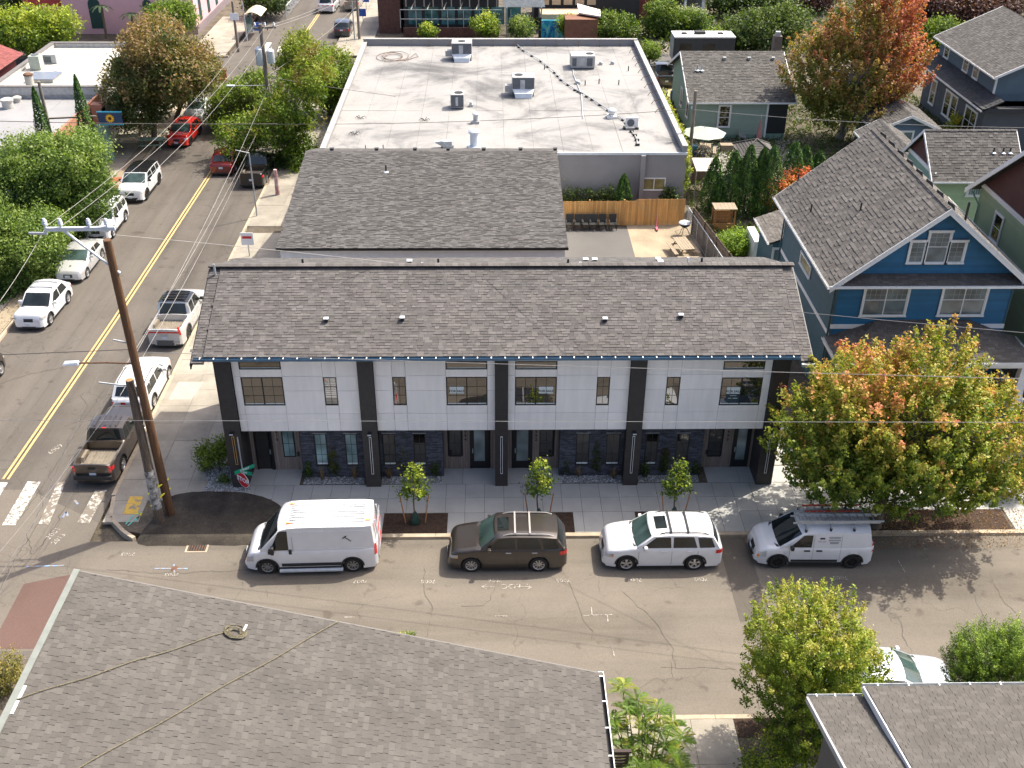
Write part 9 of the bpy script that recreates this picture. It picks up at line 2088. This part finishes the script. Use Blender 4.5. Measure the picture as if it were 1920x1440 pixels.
def hip_shed():
 a, b_, c_, d_ = [np.array(GZ(u, v, 2.3)) for u, v in ((1374, 272), (1460, 272), (1465, 292), (1378, 292))]; t = thing('garden_shed', 'garden shed with low grey hip roof behind the arborvitae hedge', 'shed', ((a[0]+c_[0])/2, (a[1]+c_[1])/2, 0)); x0, x1, y0, y1 = a[0], c_[0]-.3, c_[1]-.6, a[1]+.3
 m = MB(); m.box(x0+.2, y0+.2, 0, x1-.2, y1-.2, 2.3); m.build('wall', cedar_old, t); xm, ym = (x0+x1)/2, (y0+y1)/2
 for k, f in enumerate(([(x0, y0), (x1, y0)], [(x1, y0), (x1, y1)], [(x1, y1), (x0, y1)], [(x0, y1), (x0, y0)])):
  m = MB()
  for j in range(8):
   l0, l1 = j/8, (j+1)/8; p0, p1 = np.array((*f[0], 2.3)), np.array((*f[1], 2.3)); ap_ = np.array((xm, ym, 3.2)); m.r = R.random(); A = [p0+(ap_-p0)*l0, p1+(ap_-p1)*l0, p1+(ap_-p1)*l1, p0+(ap_-p0)*l1]; A[0][2] += .04; A[1][2] += .04; m.poly(A)
  m.build('roof', shingle_grey, t)
 m = MB(); m.tube([(x0, y0, 2.36), (xm, ym, 3.26), (x1, y1, 2.36)], .05, 5); m.tube([(x1, y0, 2.36), (xm, ym, 3.26), (x0, y1, 2.36)], .05, 5); m.build('hip_cap', shingle_grey, t)
hip_shed()
p0 = GZ(1430, 264, 0); t = thing('wooden_steps', 'warm brown wooden steps with pale handrails up to the bungalow porch', 'steps', tuple(p0)); x0 = p0[0]; y0 = p0[1]+1
for i in range(5): m = MB(); m.box(x0, y0+i*.32, .0, x0+1.75, y0+(i+1)*.32, .18*(i+1)); m.build('step', stake_wood, t)
for x in (x0-.05, x0+1.8): m = MB(); m.bar((x, y0, .95), (x, y0+1.7, 1.85), .09, .06); m.build('handrail', table_wood, t); m = MB(); m.box(x-.04, y0, 0, x+.04, y0+.08, .95); m.box(x-.04, y0+1.6, 0, x+.04, y0+1.68, 1.8); m.build('post', table_wood, t)
m = MB(); m.box(x0-.3, y0+1.6, 0, x0+2.2, y0+3.6, .95); solo(m, 'porch_deck', table_wood, 'grey timber porch deck above the wooden steps', 'deck', (x0, y0+2, 0))
p = GZ(1350, 428, 0); t = thing('playhouse', 'small tan wooden playhouse with flat board roof in the garden', 'playhouse', tuple(p)); x0, y0 = p[0]-.6, p[1]-.5
for i in range(6): m = MB(); m.box(x0+i*.26, y0, 1.55, x0+i*.26+.25, y0+1.2, 1.6); m.build('roof_board', table_wood, t)
for x in (x0+.05, x0+1.4):
 for y in (y0+.1, y0+1.05): m = MB(); m.box(x, y, 0, x+.1, y+.1, 1.55); m.build('post', stake_wood, t)
for i in range(5): m = MB(); m.box(x0+.1, y0+1.05, .1+i*.2, x0+1.45, y0+1.09, .28+i*.2); m.build('wall_board', stake_wood, t)
m = MB(); m.box(x0+.1, y0+.05, .05, x0+1.45, y0+.1, .55); m.build('front_panel', stake_wood, t)
p = GZ(1262, 189, 0); m = MB(); m.lathe([(.28, 0), (.32, .9), (.34, .92)], tuple(p), 14); solo(m, 'water_barrel', M('barrel_blue', (.01, .08, .35), .5, .1), 'blue barrel beside the bungalow wall', 'barrel', tuple(p))
p = GZ(475, 70, 0); t = thing('bus_shelter', 'glass bus shelter with curved pale roof at the far corner', 'bus shelter', tuple(p)); x0, y0 = p[0]-.7, p[1]
for x in (x0, x0+1.7):
 for y in (y0, y0+3.2): m = MB(); m.box(x-.05, y-.05, 0, x+.05, y+.05, 2.3); m.build('post', plastic_black, t)
m = MB(); m.grid([[(x0-.15+2.0*i/8, y, 2.3+.42*sin(pi*i/8)) for i in range(9)] for y in (y0-.2, y0+3.4)]); m.grid([[(x0-.15+2.0*i/8, y, 2.33+.42*sin(pi*i/8)) for i in range(9)][::-1] for y in (y0-.2, y0+3.4)]); m.build('roof', M('shelter_roof', (.5, .45, .32), .5, .1), t)
m = MB(); m.box(x0-.01, y0+.1, .3, x0+.01, y0+3.1, 2.1); m.build('glass_panel', MATS['teal_glass'], t); m = MB(); m.box(x0+.2, y0+.6, .42, x0+.6, y0+2.6, .48); m.build('bench', steel, t)
for u, v, h, lb, mt in ((487, 82, 1.9, 'blue bus stop pole beside the shelter', M('sign_blue', (.02, .10, .42), .5, .1)), (403, 160, 1.7, 'light blue banner sign by the pavement in tree shade', M('banner_blue', (.10, .45, .62), .6, .1)), (681, 42, 1.2, 'blue newspaper box on the right pavement at the top', MATS['sign_blue']), (687, 18, 1.4, 'blue poster board on the right pavement at the top', MATS['sign_blue']), (468, 480, 1.3, 'small white and red boxed sign beside the hall roof', sign_white)):
 p = GZ(u, v, 0); t = thing('street_sign', lb, 'sign', tuple(p)); m = MB(); m.tube([tuple(p), (p[0], p[1], h)], .04, 5); m.build('post', galv, t); m = MB(); m.box(p[0]-.4, p[1]-.06, h-.5, p[0]+.4, p[1]-.02, h+.35); m.build('sign_face', mt, t)
 if u == 468: m = MB(); m.box(p[0]-.3, p[1]-.07, h-.05, p[0]+.3, p[1]-.06, h+.12); m.build('print', sign_red, t)
p = GZ(482, 405, 0); t = thing('street_lamp', 'thin street light pole with short arm at the right kerb', 'street lamp', tuple(p)); m = MB(); m.tube([tuple(p), (p[0], p[1], 4.6)], [.06, .04], 6); m.build('shaft', galv, t); m = MB(); m.tube([(p[0], p[1], 4.6), (p[0]-.9, p[1], 4.8)], .03, 5); m.build('arm', galv, t)
a, b_ = GZ(537, 32, 0), GZ(562, 0, 0); t = thing('railing', 'white slatted railing beside the road at the top left', 'railing', tuple(a)); m = MB(); m.bar(a+up_*1.2, b_+up_*1.2, .08, .08); m.build('rail', white_trim, t)
for i in range(16): q = a+(b_-a)*i/15; m = MB(); m.box(q[0]-.05, q[1]-.05, 0, q[0]+.05, q[1]+.05, 1.2); m.build('baluster', white_trim, t)
p = GZ(420, 152, 0); t = thing('sandwich_board', 'red-topped sandwich board on the far pavement', 'sign', tuple(p))
for s in (-1, 1): m = MB(); m.hexa([(p[0]-.3, p[1]+s*.25-.02, 0), (p[0]+.3, p[1]+s*.25-.02, 0), (p[0]+.3, p[1]+s*.25+.02, 0), (p[0]-.3, p[1]+s*.25+.02, 0), (p[0]-.3, p[1]+s*.04-.02, 1.1), (p[0]+.3, p[1]+s*.04-.02, 1.1), (p[0]+.3, p[1]+s*.04+.02, 1.1), (p[0]-.3, p[1]+s*.04+.02, 1.1)]); m.build('panel', red_wood, t)
m = MB(); q = GX(1330, 940, 14.75); fence('cedar_screen', 'short cedar fence beside the townhouse side path under the maple', (14.6, 39.4), (14.75, 42.0), 1.1, cedar, bw=.14)
def person(label, loc, scale, skin, top, legs, hair, pose):
 t = thing('person', label, 'person', loc); J, E, RR, parts = pose
 me = bpy.data.meshes.new('body'); me.from_pydata([tuple(np.array(v)*scale) for v in J], E, []); o = link('body', me, t); [me.materials.append(x) for x in (skin, top, legs)]
 md = o.modifiers.new('skin', 'SKIN'); sv = me.skin_vertices[0].data
 for i, r in enumerate(RR): sv[i].radius = (r*scale, r*scale*.85)
 sv[0].use_root = True; o.modifiers.new('smooth', 'SUBSURF').levels = 1; o.modifiers['smooth'].render_levels = 1
 dg = bpy.context.evaluated_depsgraph_get(); m2 = bpy.data.meshes.new_from_object(o.evaluated_get(dg)); o.modifiers.clear(); o.data = m2
 m2.materials.clear(); [m2.materials.append(x) for x in (skin, top, legs)]
 for f in m2.polygons: z = f.center.z/scale; x = abs(f.center.x)/scale; f.material_index = 0 if z > 1.46 or (z < 1.2 and x > .24) else (1 if z > .95 else 2); f.use_smooth = True
 h = np.array(J[4])*scale; m = MB(); m.lathe([(.085*scale, -.0), (.105*scale, .05*scale), (.09*scale, .11*scale), (.03*scale, .14*scale)], (loc[0]+h[0], loc[1]+h[1]+.012, loc[2]+h[2]-.02), 10); m.build('hair', hair, t, smooth=60); return t
J = [(0, 0, .95), (0, 0, 1.15), (0, 0, 1.40), (0, 0, 1.52), (0, -.01, 1.66), (-.19, 0, 1.40), (-.27, .02, 1.12), (-.28, -.08, .86), (.19, 0, 1.40), (.27, -.02, 1.12), (.26, -.12, .88), (-.1, 0, .9), (-.11, -.06, .5), (-.11, .04, .06), (-.11, -.12, .03), (.1, 0, .9), (.11, .1, .5), (.12, .22, .08), (.12, .08, .03), (0, -.02, 1.76)]
E = [(0, 1), (1, 2), (2, 3), (3, 4), (2, 5), (5, 6), (6, 7), (2, 8), (8, 9), (9, 10), (0, 11), (11, 12), (12, 13), (13, 14), (0, 15), (15, 16), (16, 17), (17, 18), (4, 19)]
RR = [.13, .12, .13, .055, .085, .06, .045, .03, .06, .045, .03, .09, .06, .045, .035, .09, .06, .045, .035, .06]
skin_m = M('skin_m', (.45, .26, .18), .6, .05)
p = GZ(267, 264, 0); person('person in light clothes walking on the shaded pavement by the picnic tables', (p[0], p[1], 0), 1.0, skin_m, M('shirt_tan', (.42, .30, .24), .8, .1), skin_m, M('hair_brown', (.06, .035, .02), .7, .1), (J, E, RR, None))
